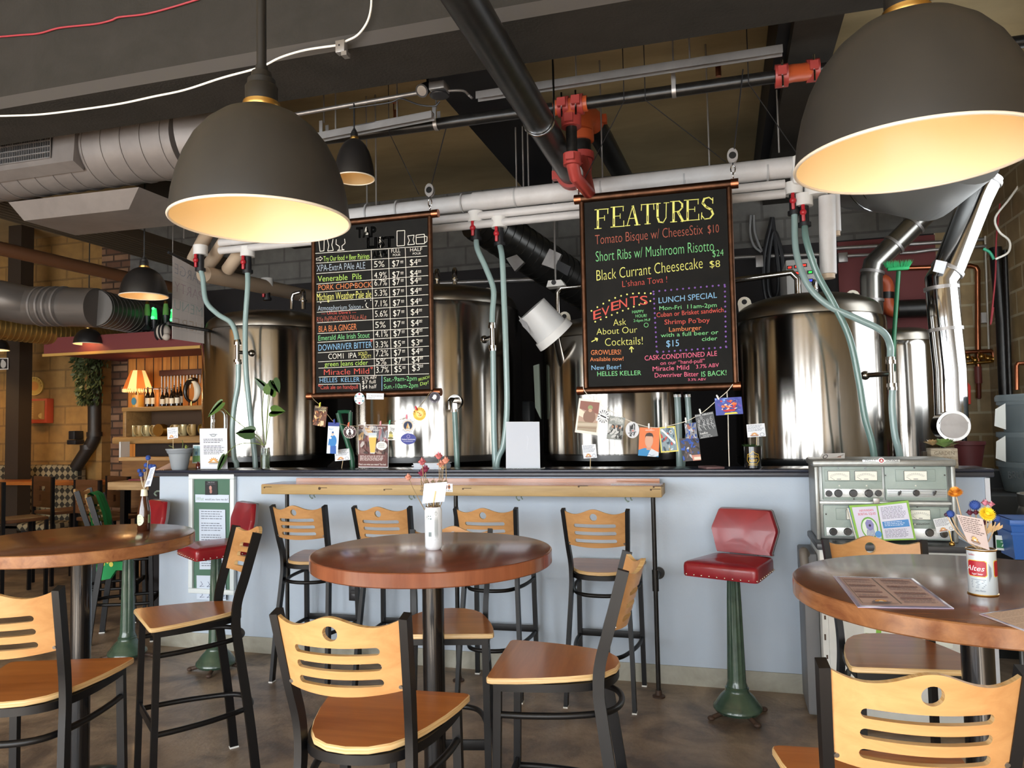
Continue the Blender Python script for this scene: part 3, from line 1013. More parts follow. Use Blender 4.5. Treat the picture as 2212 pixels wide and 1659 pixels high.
FAR_CHAIRS = [(-4.45, 4.80, -1.03, 'bar chair with a green cloth hung over its back, behind the left table'),
              (-5.0, 5.22, -1.03, 'bar chair half hidden behind the brown bottle at the left')]
for x, y, r, lab in FAR_CHAIRS:
    dup(c0, (x, y, 0), r, lab, 'slotted bar chairs')

# ------------------------------------------------------------------ round tables
M_top = wood_mat('red_oak_top', '5c2c1a', '7d4428', 0.22, 'X', 0.8, coat=0.3, c3='6c3620')
M_topL = wood_mat('brown_oak_top', '5a3420', '7a4d30', 0.22, 'X', 0.8, coat=0.3, c3='684028')
M_rim = wood_mat('oak_rim', '6a3a26', '8c5438', 0.24, 'Z', 0.25, coat=0.5)
M_rimR = wood_mat('light_oak_rim', '74472c', '9c6c44', 0.25, 'Y', 0.6, coat=0.5)
M_ped = mat('black_pedestal', '0e0e10', 0.22, coat=0.3)
TZ = 1.10
def round_table(x, y, R, label, mt, mr, rot=0.0, pr=0.042):
    t = thing('round_table', label, 'table', (x, y, 0), rot, 'round pub tables')
    th = .052
    n = 96
    mb = MB()
    mb.use(1).lathe([(R - .02, TZ - th), (R - .004, TZ - th), (R, TZ - th + .004), (R, TZ - .004), (R - .003, TZ - .001)], n=n, cap0=True)
    mb.use(0).lathe([(R - .003, TZ - .001), (R - .006, TZ)], n=n, cap1=True)
    mb.build('tabletop', [mt, mr], t, world=False, merge=1e-5)
    MB().cyl((0, 0, .03), (0, 0, TZ - th - .01), pr, 32).build('pedestal', M_ped, t, world=False)
    MB().box((0, 0, TZ - th - .008), (.3, .3, .012)).build('top_plate', M_ped, t, world=False)
    MB().lathe([(.19, 0), (.19, .012), (.15, .022), (.06, .035), (.05, .06)], n=32, cap0=True, cap1=True).build('base', M_ped, t, world=False)
    return t
round_table(-1.108, 2.72, .462, 'reddish round pub table in the middle, carrying a white can', M_top, M_rim, .9)
round_table(-2.83, 2.75, .475, 'round pub table at the left edge, carrying a brown bottle', M_topL, M_rimR, .2)
round_table(.665, 2.43, .485, 'round pub table at the right edge with a laminated menu on it', M_topL, M_rimR, .1)

# ------------------------------------------------------------------ red leather stools
M_leather = mat('red_vinyl', '94202a', 0.28, noise=((5, 5, 5), '7f1822', 0.35, 0.7), coat=0.2)
M_ironG = mat('green_enamel', '3c5344', 0.25, noise=((9, 9, 9), '2e4237', 0.35, 0.7), coat=0.4)
M_rust = mat('rusty_iron', '3f2d22', 0.6)
M_nail = mat('nail_head', 'd9d0c0', 0.25, 1.0)
M_backshell = mat('grey_back_shell', '6f6f72', 0.4)
def make_stool():
    t = thing('vinyl_stool', 'stool', 'stool')
    # fluted column
    n = 48
    rings = []
    for z, r in ((.15, .050), (.16, .056), (.18, .049), (.20, .046), (.6, .036), (.74, .031), (.75, .034)):
        f = .0 if z < .19 else .06
        rings.append([(r * (1 + f * cos(12 * 2 * pi * k / n)) * cos(2 * pi * k / n), r * (1 + f * cos(12 * 2 * pi * k / n)) * sin(2 * pi * k / n), z) for k in range(n)])
    MB().loft(rings).build('column', M_ironG, t, world=False)
    MB().lathe([(.118, .03), (.128, .045), (.125, .06), (.112, .072), (.108, .08), (.085, .11), (.066, .128), (.060, .14), (.062, .15), (.054, .158)], n=40, cap0=True, cap1=True).build('base', M_ironG, t, world=False)
    for k in range(4):
        q = pi / 4 + k * pi / 2 + .2
        d = Vector((cos(q), sin(q), 0))
        p = Vector((-sin(q), cos(q), 0))
        mb = MB().tube([d * .09 + Vector((0, 0, .03)), d * .125 + Vector((0, 0, .022)), d * .16 + Vector((0, 0, .014))], .013, 10)
        mb.ball(d * .165 + Vector((0, 0, .013)), .02, 8, (1, 1, .65))
        mb.build('claw_foot', M_rust, t, world=False)
    def slab(o, z0, z1, infl):
        return [[(x * s, y * s, z) for x, y in o] for z, s in ((z0, .985), (z0 + .01, 1.0), (z1 - .022, 1.0), (z1 - .008, .985), (z1, .93), (z1 + infl * .6, .6), (z1 + infl, .1))]
    o = []
    cs = [(.205, .195), (-.205, .195), (-.165, -.175), (.165, -.175)]
    for i in range(4):
        a, c = Vector(cs[i]), Vector(cs[(i + 1) % 4])
        pv, nx = (Vector(cs[i - 1]) - a).normalized(), (c - a).normalized()
        for q in range(4):
            f = q / 3
            o.append(tuple(a + pv * .03 * (1 - f) ** 2 + nx * .03 * f ** 2))
    st = MB().loft(slab(o, .752, .828, .012)).build('seat', M_leather, t, world=False, smooth=50)
    # brass nails round the lower edge
    mb = MB()
    per = [Vector(p) for p in o] + [Vector(o[0])]
    L = [0]
    for a, c in zip(per[:-1], per[1:]):
        L.append(L[-1] + (c - a).length)
    m_ = 34
    for k in range(m_):
        s = L[-1] * k / m_
        for i in range(len(L) - 1):
            if L[i] <= s <= L[i + 1] and L[i + 1] > L[i]:
                p = per[i] + (per[i + 1] - per[i]) * ((s - L[i]) / (L[i + 1] - L[i]))
                mb.ball((p.x, p.y, .763), .0052, 6)
                break
    mb.build('nail', M_nail, st, world=False)
    # six sided back pad
    hexo = [(-.155, .86), (-.19, .965), (-.15, 1.075), (.15, 1.075), (.19, .965), (.155, .86)]
    def ring_back(sc, dy):
        out = []
        for x, z in hexo:
            xx, zz = x * sc, .965 + (z - .965) * sc
            out.append((xx, -.165 - (zz - .8) * .18 + dy + .35 * xx * xx, zz))
        return out
    mb = MB()
    hexo = [(-.16, .835), (-.155, .845), (-.188, .96), (-.186, .975), (-.15, 1.07), (-.14, 1.076), (0, 1.078), (.14, 1.076), (.15, 1.07), (.186, .975), (.188, .96), (.155, .845), (.15, .835), (0, .832)]
    mb.loft([ring_back(.96, -.02), ring_back(1.0, -.012), ring_back(1.0, .012), ring_back(.97, .024), ring_back(.7, .03), ring_back(.1, .032)])
    bk = mb.build('backrest', M_leather, t, world=False, smooth=50)
    mb = MB().loft([ring_back(1.012, -.024), ring_back(1.018, -.006)])
    mb.build('back_shell', M_backshell, bk, world=False)
    mb = MB().box((0, -.165, .80), (.16, .012, .14))
    mb.build('back_bracket', M_backshell, t, world=False)
    return t
s0 = make_stool()
STOOLS = [(.012, 4.235, math.radians(158), 'red vinyl stool on a green fluted pedestal, alone against the blue wall'),
          (-3.28, 4.27, math.radians(146), 'red vinyl stool in front of the tall white framed sign'),
          (-4.05, 4.33, math.radians(150), 'red vinyl stool mostly hidden behind the left round table')]
for i, (x, y, r, lab) in enumerate(STOOLS):
    if i == 0:
        s0.location = (x, y, 0); s0.rotation_euler = (0, 0, r); s0['label'] = lab; s0['group'] = 'red pedestal stools'
    else:
        dup(s0, (x, y, 0), r, lab, 'red pedestal stools')

# ------------------------------------------------------------------ wooden wall counter on iron pipe legs
M_slab = wood_mat('pale_plank_edge', '977c4e', 'c4a672', 0.5, 'X', 0.35)
M_slabtop = wood_mat('varnished_plank_top', '8a4f26', 'b06c38', 0.22, 'X', 0.6, coat=0.5)
SX0, SX1, SY0, SY1, SZ = -3.0, -.365, 4.36, 4.612, 1.208
t = thing('wall_counter', 'long thick wooden counter on iron pipe legs along the blue half wall', 'counter', (-1.7, 4.4, 0))
b = MB().use(1).box(((SX0 + SX1) / 2, (SY0 + SY1) / 2, SZ - .034), (SX1 - SX0, SY1 - SY0, .064), bevel=.004)
b.use(0).span((SX0 + .004, SY0 + .004, SZ - .003), (SX1 - .004, SY1, SZ))
b.build('counter_slab', [M_slabtop, M_slab], t)
MB().span((SX0 + .12, SY1 - .018, SZ), (SX1 - .03, SY1, SZ + .024)).build('back_strip', M_slabtop, t)
for k, (u, v) in enumerate([(571, 1053), (1406, 1058), (1412, 1052), (1000, 1056), (830, 1058), (1250, 1051), (690, 1055)]):
    p = at(u, v, Y=SY0 - .001)
    b = MB().cyl(p + Vector((0, .003, 0)), p, .006 if k < 6 else .01, 10)
    b.box(p + Vector((.03, .001, .004)), (.05, .002, .004))
    b.build('knot', mat('dark_knot', '4a3622', 0.7), t)
for u, v in ((1427, 1510), (611, 1446), (985, 1475)):
    p = at(u, v, z=0)
    x = {1427: -.42, 611: -2.84, 985: at(985, 1100, Y=4.42).x}[u]
    lg = MB().cyl((x, 4.42, .03), (x, 4.42, SZ - .066), .0135, 14).cyl((x, 4.42, .60), (x, 4.42, .72), .019, 14).build('pipe_leg', M_blackpipe, t)
    MB().lathe([(.036, 0), (.036, .008), (.02, .014), (.017, .04)], (x, 4.42, 0), 20, cap0=True, cap1=True).build('floor_flange', M_rust, lg)
    MB().cyl((x, 4.42, .66), (x, 4.64, .66), .0135, 12).cyl((x, 4.63, .66), (x, 4.648, .66), .036, 18).build('wall_flange', M_blackpipe, lg)
M_hook = mat('green_bag_hook', '77877a', 0.5)
for i, u in enumerate((675, 890, 1122, 1358)):
    p = at(u, 1069, Y=4.45)
    p.z = SZ - .066
    w = ['first', 'second', 'third', 'fourth'][i]
    hk = MB().box(p - Vector((0, 0, .004)), (.05, .02, .008)).tube(catmull([p - Vector((.018, 0, .005)), p - Vector((.02, 0, .02)), p - Vector((.006, 0, .034)), p + Vector((.002, 0, -.03))], 4), .004, 6).tube(catmull([p + Vector((.01, 0, -.005)), p + Vector((.012, 0, -.018)), p + Vector((.02, 0, -.028))], 4), .004, 6).build('bag_hook', M_hook)
    tag(hk, w + ' pale green bag hook from the left under the wooden wall counter', 'hook', 'bag hooks under the counter')
# black outlet on the wall
p = at(765, 1279, Y=HY0)
t = thing('wall_outlet', 'black double electrical outlet on the blue wall under the wooden counter', 'outlet', (p.x, HY0, p.z))
MB().box(p + Vector((0, -.005, 0)), (.072, .008, .115), bevel=.003).build('cover_plate', M_blk_plastic, t)
for dz in (-.025, .025):
    MB().box(p + Vector((0, -.01, dz)), (.034, .004, .03), bevel=.002).build('socket', mat('outlet_face', '2c2c30', 0.4), t)
# ------------------------------------------------------------------ pendant lamps
M_shade = mat('dark_grey_enamel', '312e2a', 0.45, spec=.35, noise=((3, 3, 3), '2b2926', 0.35, 0.7))
M_shadeS = mat('black_enamel', '1d1b1a', 0.38)
M_cream = mat('cream_enamel', 'efdcb4', 0.28)
M_rimw = mat('lamp_rim', 'd8cdbb', 0.35)
M_socket = mat('bronze_socket', '171513', 0.45)
M_bulb = mat('warm_bulb', 'ffd9a0', 0.4, emit=5.0)
M_brass = mat('brass', 'c39a55', 0.3, 1.0)
def dome_lamp(name, label, x, y, z, R, H, power, stem, group, shade, top=ZC, cream=M_cream, cord_to=None, color=(1, .70, .36)):
    t = thing(name, label, 'lamp', (x, y, z), group=group)
    pr = [(R * a, H * h_) for a, h_ in ((1.0, 0), (.998, .05), (.975, .2), (.93, .36), (.86, .52), (.755, .68), (.62, .81), (.46, .91), (.30, .97), (.18, 1.0))]
    n = 72
    MB().lathe(pr, (x, y, z), n).build('shade', shade, t, smooth=60)
    inn = [(a - .004 if a > R * .2 else a, max(h_ - .004, .001)) for a, h_ in pr]
    MB().lathe(inn[::-1], (x, y, z), n, cap0=True).build('shade_lining', cream, t, smooth=60)
    MB().tube([(x + R * cos(2 * pi * k / n), y + R * sin(2 * pi * k / n), z) for k in range(n + 1)], max(.004, R * .016), 8, False).build('shade_rim', M_rimw, t)
    r = R * .18
    MB().lathe([(r * 1.15, H * .985), (r * 1.2, H * 1.0), (r * 1.2, H * 1.03)], (x, y, z), 32).lathe([(r * .6, H * 1.02), (r * 1.15, H * 1.03), (r * 1.16, H * 1.05), (r * .6, H * 1.06)], (x, y, z), 32).build('fitter_ring', M_brass, t)
    zz = H * 1.04
    MB().lathe([(r * 1.02, zz), (r * 1.04, zz + R * .2), (r * .98, zz + R * .215), (r * .9, zz + R * .22), (r * .88, zz + R * .29), (r * .7, zz + R * .31), (r * .62, zz + R * .38), (r * .4, zz + R * .40), (r * .38, zz + R * .46)], (x, y, z), 32, cap0=True, cap1=True).build('socket_cover', M_socket, t)
    if cord_to is None:
        MB().cyl((x, y, z + zz + R * .4), (x, y, top), stem, 14).build('stem', M_socket, t)
    else:
        MB().tube([(x, y, z + zz + R * .4)] + cord_to, stem, 8).build('cord', M_blk_plastic, t)
    bb = MB().ball((x, y, z + H * .72), R * .14, 12).build('bulb', M_bulb, t)
    l = lamp_light('bulb_light', 'POINT', (x, y, z + H * .5), power, color, R * .1)
    return t
dome_lamp('dome_lamp', 'big grey dome pendant lamp hanging at upper left over the left seats', -1.53, 2.23, 2.30, .30, .40, .6, .017, 'big dome pendants', M_shade)
dome_lamp('dome_lamp', 'big grey dome pendant lamp at upper right, cut by the frame edge', .531, 2.29, 2.30, .312, .405, .55, .017, 'big dome pendants', M_shade)
p = at(766, 386, Y=4.12)
q = at(755, 232, Y=4.12)
dome_lamp('small_dome_lamp', 'small black bell pendant lamp hanging beside the big left dome', p.x, p.y, p.z, .122, .25, .5, .005, 'small black pendants', M_shadeS, cord_to=[(p.x, p.y, q.z), (p.x, p.y, q.z + .02)], cream=mat('dull_lining', 'a58e68', 0.3, 0.3))
p = at(311, 640, Y=4.85)
dome_lamp('small_dome_lamp', 'black dome pendant lamp over the far dining area, left of the paper banner', p.x, p.y, p.z, .178, .23, 2.0, .006, 'small black pendants', M_shadeS, cream=mat('dull_lining2', 'b59a74', 0.35, 0.2))
p = at(191, 743, Y=6.6)
dome_lamp('small_dome_lamp', 'small far black pendant lamp in front of the ivy covered pipe', p.x, p.y, p.z, .15, .17, 1.8, .006, 'small black pendants', M_shadeS)
p = at(-12, 756, Y=6.6)
dome_lamp('small_dome_lamp', 'far black pendant lamp cut by the left frame edge', p.x, p.y, p.z, .15, .17, 1.8, .006, 'small black pendants', M_shadeS)

# conduit that carries the small lamp, with its box and spotlight
t = thing('ceiling_conduit', 'grey conduit with a black round box cover near the small bell lamp', 'conduit', at(755, 235, Y=4.13))
MB().cyl(at(600, 254, Y=4.13), at(905, 200, Y=4.13), .013, 10).build('conduit_pipe', M_galv, t)
MB().tube(catmull([at(755, 234, Y=4.11), at(840, 222, Y=4.11), at(866, 213, Y=4.11), at(905, 226, Y=4.09), at(938, 229, Y=4.08), at(950, 219, Y=4.08)], 6), .005, 8).build('black_cord', M_blk_plastic, t)
p = at(949, 208, Y=4.08)
MB().lathe([(.055, 0), (.06, .006), (.055, .012)], p, 28, cap0=True, cap1=True).build('round_cover', M_blk_plastic, t)
MB().box(p + Vector((0, 0, .05)), (.1, .1, .05), bevel=.008).build('junction_box', M_galv, t)
MB().tube(catmull([at(965, 196, Y=4.1), at(1000, 196, Y=4.15), at(1012, 205, Y=4.2), at(1020, 212, Y=4.2)], 5), .008, 8).build('flex_conduit', M_galv, t)
p = at(911, 196, Y=4.05)
t = thing('ceiling_spotlight', 'black ceiling spotlight with silver face beside the round box cover', 'spotlight', p)
ax = Vector((-.1, -.8, -.6)).normalized()
MB().cyl(p, p - ax * .1, .04, 20, .03).build('spot_housing', M_blk_plastic, t)
MB().cyl(p - ax * -.001, p - ax * .004, .03, 20).build('spot_lens', M_chrome, t)
MB().cyl(p - ax * .09, (p.x + .01, p.y + .07, ZC), .008, 8).build('bracket', M_blk_plastic, t)

# loose cables on the beam
o = MB().tube(catmull([at(*q, Y=3.27) for q in ((-40, 251), (20, 250), (90, 247), (180, 236), (260, 224), (330, 209), (400, 194), (480, 168), (560, 146), (606, 124), (660, 108), (727, 98))] , 5), .0055, 8).build('white_cable', M_wire)
tag(o, 'white cable sagging along the dark beam from the left edge to the small box', 'cable')
o = MB().tube(catmull([at(*q, Y=3.27) for q in ((745, 90), (772, 76), (792, 50), (801, 20), (803, -20))], 5), .0055, 8).build('white_cable', M_wire)
tag(o, 'short white cable rising from the small box out of the picture top', 'cable')
o = MB().tube(catmull([at(*q, Y=3.285) for q in ((-30, 82), (40, 76), (85, 72), (130, 60), (205, 52), (240, 44), (258, 37), (310, 31), (360, 19), (430, -2))], 5), .005, 8).build('red_cable', M_redwire)
tag(o, 'thin red cable stapled across the dark beam face at upper left', 'cable')
o = MB().tube([at(-20, 278, Y=3.9), at(6, 287, Y=3.95), at(22, 293, Y=4.0)], .005, 8).build('red_cable', M_redwire)
tag(o, 'short red cable end disappearing behind the big round duct', 'cable')
p = at(738, 103, Y=3.275)
t = thing('cable_box', 'small weathered grey box on the beam edge where the white cables meet', 'box', p)
MB().box(p, (.05, .04, .062), bevel=.003).build('box_body', M_galv, t)
MB().cyl(p + Vector((-.003, -.0205, .004)), p + Vector((-.003, -.0215, .004)), .005, 10).build('screw_hole', M_black, t)
MB().box(p + Vector((.022, .0, -.04)), (.03, .04, .022)).build('box_clip', M_galv, t)

# ------------------------------------------------------------------ hanging menu boards
BY = 4.72
M_slate = mat('chalkboard', '151514', 0.7, spec=.15, noise=((5, 5, 5), '201f1d', 0.3, 0.75))
CH = {k: mat('chalk_' + k, c, 0.85) for k, c in dict(white='e8e4d8', yellow='e4e27a', lime='b9e06a', green='7fd08a', blue='86b7dc', grey='a9b8c6', red='d0584c', rust='a85a48', orange='dd8450', pink='e66f8c', purple='7d57a8', brown='6b5840').items()}
CHK = list(CH)
def Bp(u, v, off=0.006):
    return at(u, v, Y=BY - off)
class Lettering:
    def __init__(s, conv):
        s.mb = MB()
        s.c = conv
    def w(s, body, a, b, h, col, **k):
        s.mb.use(CHK.index(col))
        a, b = s.c(*a), s.c(*b)
        p, q = Bp(*a), Bp(*b)
        hp = Bp(a[0], a[1] - h / s.c.k)
        letter(s.mb, body, p, q, (hp - p).z, **k)
    def line(s, pts, col, wd=.004):
        s.mb.use(CHK.index(col))
        P = [Bp(*s.c(*p)) for p in pts]
        for a, b in zip(P[:-1], P[1:]):
            d = (b - a)
            n = Vector((-d.z, 0, d.x)).normalized() * wd / 2
            s.mb.poly([a + n, a - n, b - n, b + n])
    def dot(s, p, col, r=.006, n=10):
        s.mb.use(CHK.index(col))
        c = Bp(*s.c(*p))
        s.mb.poly([(c.x + r * cos(2 * pi * k / n), c.y, c.z + r * sin(2 * pi * k / n)) for k in range(n)])
    def circle(s, p, r, col, wd=.003):
        c = s.c(*p)
        s.line([(p[0] + r * cos(2 * pi * k / 16), p[1] + r * sin(2 * pi * k / 16)) for k in range(17)], col, wd)
    def build(s, t):
        return s.mb.build('lettering', [CH[k] for k in CHK], t, smooth=0, normals=False)
def conv(ox, oy, k):
    f = lambda x, y: (ox + x / k, oy + y / k)
    f.k = k
    return f
def board(name, label, top, bot, sl, sr, r_top, r_bot, cap=True):
    """top/bot: rail end pixels; sl/sr: side pipe centre pixels (upper, lower)"""
    A, B = at(*top[0], Y=BY), at(*top[1], Y=BY)
    C, D = at(*bot[0], Y=BY), at(*bot[1], Y=BY)
    zt, zb_ = (A.z + B.z) / 2, (C.z + D.z) / 2
    t = thing(name, label, 'menu board', ((A.x + B.x) / 2, BY, zb_), group='hanging chalk menu boards')
    xl = (at(*sl[0], Y=BY).x + at(*sl[1], Y=BY).x) / 2
    xr = (at(*sr[0], Y=BY).x + at(*sr[1], Y=BY).x) / 2
    MB().span((xl, BY - .005, zb_), (xr, BY + .008, zt)).build('slate', M_slate, t)
    MB().cyl((A.x + .04, BY, zt), (B.x - .04, BY, zt), r_top, 24).build('top_rail', M_copper, t)
    MB().cyl((C.x + .04, BY, zb_), (D.x - .04, BY, zb_), r_bot, 24).build('bottom_rail', M_copper, t)
    for x in (xl, xr):
        MB().cyl((x, BY, zb_), (x, BY, zt), .0175, 18).build('side_pipe', M_copper, t)
    for p, r, z, s in ((A, r_top, zt, 1), (B, r_top, zt, -1), (C, r_bot, zb_, 1), (D, r_bot, zb_, -1)):
        MB().cyl((p.x, BY, z), (p.x + s * .045, BY, z), r + .003, 24).build('end_cap', M_copperb, t)
    return t, A.x, B.x, zt, zb_, C.x, D.x
tb, ta0, ta1, tzt, tzb, tc0, tc1 = board('menu_board', 'tap list chalkboard with beers and prices, hung in copper pipe frame', ((659, 488), (947, 463)), ((665, 858), (953, 845)), ((676, 570), (681, 810)), ((928, 485), (934.5, 832)), .025, .024)
fb, fa0, fa1, fzt, fzb, fc0, fc1 = board('menu_board', 'features chalkboard with food and events, hung in copper pipe frame', ((1241, 431.5), (1595, 396)), ((1247, 846), (1600, 832)), ((1258, 440), (1265, 835)), ((1576, 415), (1588, 820)), .028, .024)

# --- tap list writing
c = conv(660, 440, 3.77)
L = Lettering(c)
rows = [((80, 405), (990, 345)), ((85, 485), (990, 425)), ((88, 570), (1000, 505)), ((90, 655), (1000, 585)), ((92, 722), (1000, 660)), ((92, 800), (1000, 740)), ((92, 885), (1000, 825)), ((95, 970), (1000, 920)), ((97, 1058), (1000, 1010)), ((97, 1130), (1000, 1075)), ((100, 1215), (1005, 1160)), ((102, 1288), (1005, 1240)), ((105, 1340), (1005, 1300)), ((108, 1412), (1005, 1385))]
for a, b_ in rows:
    L.line([a, b_], 'white', .0035)
for a, b_ in (((535, 380), (563, 1395)), ((676, 372), (701, 1392)), ((812, 362), (840, 1388))):
    L.line([a, b_], 'white', .0035)
L.line([(622, 1402), (622, 1525)], 'blue', .004)
L.line([(105, 1472), (445, 1466), (448, 1530)], 'white', .0035)
TH = dict(thin=-.008)
L.w('TAP', (412, 276), (576, 268), 84, 'white', outline=True)
L.w('LIST', (500, 360), (722, 348), 84, 'white', outline=True)
for pts in (((745, 345), (745, 222), (808, 218), (806, 340), (745, 345)), ((832, 335), (845, 300), (832, 262), (884, 256), (876, 295), (888, 330), (832, 335)), ((902, 328), (900, 256), (968, 248), (970, 325), (902, 328)), ((968, 262), (990, 270), (988, 308), (970, 318)), ((905, 275), (965, 270)), ((108, 300), (118, 388), (150, 384), (152, 296)), ((178, 292), (190, 340), (180, 386), (226, 380), (214, 336), (224, 288)), ((250, 290), (248, 330), (276, 348), (274, 374), (258, 382), (316, 376), (298, 370), (296, 344), (322, 322), (318, 286))):
    L.line(pts, 'white', .0045)
L.line([(88, 445), (118, 440), (118, 430), (138, 447), (118, 466), (118, 457), (88, 460), (88, 445)], 'white', .003)
for body, a, b_, h, col in (('Try Our food + Beer Pairings', (146, 470), (520, 446), 44, 'lime'), ('XPA-ExtrA PAle ALE', (92, 552), (486, 528), 56, 'grey'), ('Venerable  Pils', (100, 636), (456, 614), 50, 'lime'), ('PORK CHOP\u00b7BOCK', (105, 706), (540, 680), 46, 'orange'), ('Michigan Weather\u00b7Pale ale', (92, 790), (535, 764), 62, 'yellow'), ('Atmospherium Saison', (100, 872), (450, 858), 42, 'grey'), ('--- Uncle Dave\u2019s ---', (130, 905), (412, 892), 24, 'red'), ('RYe PePPeRCORN PALe ALe', (92, 964), (496, 940), 42, 'rust'), ('BLA BLA GINGER', (108, 1046), (416, 1026), 52, 'orange'), ('Emerald Ale Irish Stout', (105, 1116), (522, 1090), 44, 'green'), ('DOWNRIVER BITTER', (105, 1198), (540, 1172), 52, 'blue'), ('COM1  IPA', (186, 1266), (416, 1256), 46, 'white'), ('SOLD', (430, 1236), (502, 1230), 28, 'yellow'), ('OUT!', (455, 1262), (532, 1254), 26, 'yellow'), ('green Jeans cider', (156, 1326), (508, 1312), 40, 'lime'), ('Miracle Mild', (150, 1396), (518, 1384), 48, 'red'), ('HELLES  KELLER', (116, 1456), (440, 1450), 38, 'blue'), ('5.2% ABV', (460, 1434), (580, 1424), 24, 'white'), ('$7 full', (462, 1470), (570, 1462), 30, 'white'), ('$4 half', (462, 1508), (578, 1502), 32, 'white'), ('Cask ale on handpull', (122, 1512), (426, 1506), 34, 'red'), ('Sat.-9am-2pm', (638, 1450), (906, 1440), 40, 'green'), ('Sun.-10am-2pm', (638, 1508), (916, 1496), 40, 'green'), ('BRUNCH!', (920, 1446), (1010, 1420), 24, 'lime'), ('Day!', (934, 1482), (1000, 1466), 28, 'lime'), ('FULL', (698, 400), (772, 396), 32, 'white'), ('POUR', (712, 428), (772, 424), 20, 'white'), ('HALF', (852, 390), (950, 384), 30, 'white'), ('POUR', (874, 416), (940, 412), 18, 'white')):
    L.w(body, a, b_, h, col, **TH)
L.w('ABV%', (544, 440), (666, 430), 52, 'white', outline=True)
abv = ['5%', '4.9%', '6.7%', '5.3%', '7.1%', '5.6%', '5%', '4.1%', '3.3%', '7.2%', '5%', '3.7%']
full = '777777775775'
half = '444444443443'
ys = [518, 608, 668, 752, 838, 922, 1012, 1086, 1172, 1244, 1312, 1378]
for k in range(12):
    y = ys[k]
    o = k * 1.6
    w = 90 if len(abv[k]) > 2 else 72
    L.w(abv[k], (558 + o, y), (558 + o + w + 12, y - 4), 52, 'white', **TH)
    L.w('$' + full[k], (706 + o, y - 6), (764 + o, y - 9), 52, 'white', **TH)
    L.w('00', (772 + o, y - 40), (796 + o, y - 42), 14, 'white')
    L.line([(772 + o, y - 34), (796 + o, y - 36)], 'white', .002)
    L.w('$' + half[k], (850 + o, y - 16), (912 + o, y - 20), 52, 'white', **TH)
    L.w('00', (914 + o, y - 52), (940 + o, y - 54), 14, 'white')
    L.line([(914 + o, y - 46), (940 + o, y - 48)], 'white', .002)
for p in ((392, 662), (390, 742), (486, 790), (532, 786), (124, 806), (465, 842)):
    L.dot(p, 'white', .004)
L.line([(500, 806), (490, 822), (496, 842), (512, 848)], 'white', .005)
for x, y in ((537, 1118), (538, 1340), (112, 1482)):
    L.line([(x, y + 8), (x - 9, y - 4), (x - 5, y - 10), (x, y - 4), (x + 5, y - 10), (x + 9, y - 4), (x, y + 8)], 'red', .003)
L.build(tb)

# --- features writing
c = conv(1230, 370, 3.3175)
L = Lettering(c)
# serif capitals drawn stroke by stroke; each letter in a 0..1 box
SER = {
    'F': [((.22, 0), (.22, 1), .2), ((.0, 0), (.46, 0), .06), ((.0, 1), (1, 1), .07), ((.97, 1), (.97, .76), .07), ((.3, .54), (.72, .54), .06), ((.72, .64), (.72, .42), .06)],
    'E': [((.22, 0), (.22, 1), .2), ((.0, 0), (1, 0), .07), ((.0, 1), (.95, 1), .07), ((.93, 1), (.93, .78), .07), ((.97, 0), (.97, .26), .07), ((.3, .53), (.7, .53), .06), ((.7, .63), (.7, .42), .06)],
    'A': [((.06, 0), (.5, 1), .07), ((.5, 1), (.86, 0), .2), ((.2, .36), (.72, .36), .06), ((-.06, 0), (.26, 0), .06), ((.66, 0), (1.06, 0), .06)],
    'T': [((.5, 0), (.5, 1), .2), ((.0, 1), (1, 1), .07), ((.03, 1), (.0, .72), .07), ((.97, 1), (1, .72), .07), ((.3, 0), (.7, 0), .06)],
    'U': [((.18, 1), (.18, .3), .2), ((.18, .3), (.3, .06), .17), ((.3, .06), (.6, .02), .12), ((.6, .02), (.8, .25), .08), ((.8, .25), (.82, 1), .07), ((-.02, 1), (.38, 1), .06), ((.66, 1), (1, 1), .06)],
    'R': [((.2, 0), (.2, 1), .2), ((.0, 0), (.42, 0), .06), ((.0, 1), (.6, 1), .07), ((.6, 1), (.82, .86), .12), ((.82, .86), (.82, .66), .18), ((.82, .66), (.6, .5), .12), ((.25, .5), (.6, .5), .06), ((.5, .5), (.88, 0), .2), ((.74, 0), (1.06, 0), .06)],
    'S': [((.86, .96), (.86, .72), .07), ((.86, .86), (.6, 1), .1), ((.6, 1), (.28, .96), .12), ((.28, .96), (.16, .76), .18), ((.16, .76), (.4, .56), .2), ((.4, .56), (.76, .42), .2), ((.76, .42), (.88, .2), .18), ((.88, .2), (.66, .02), .14), ((.66, .02), (.3, .0), .1), ((.3, .0), (.1, .18), .08), ((.1, .3), (.08, .02), .07)],
}
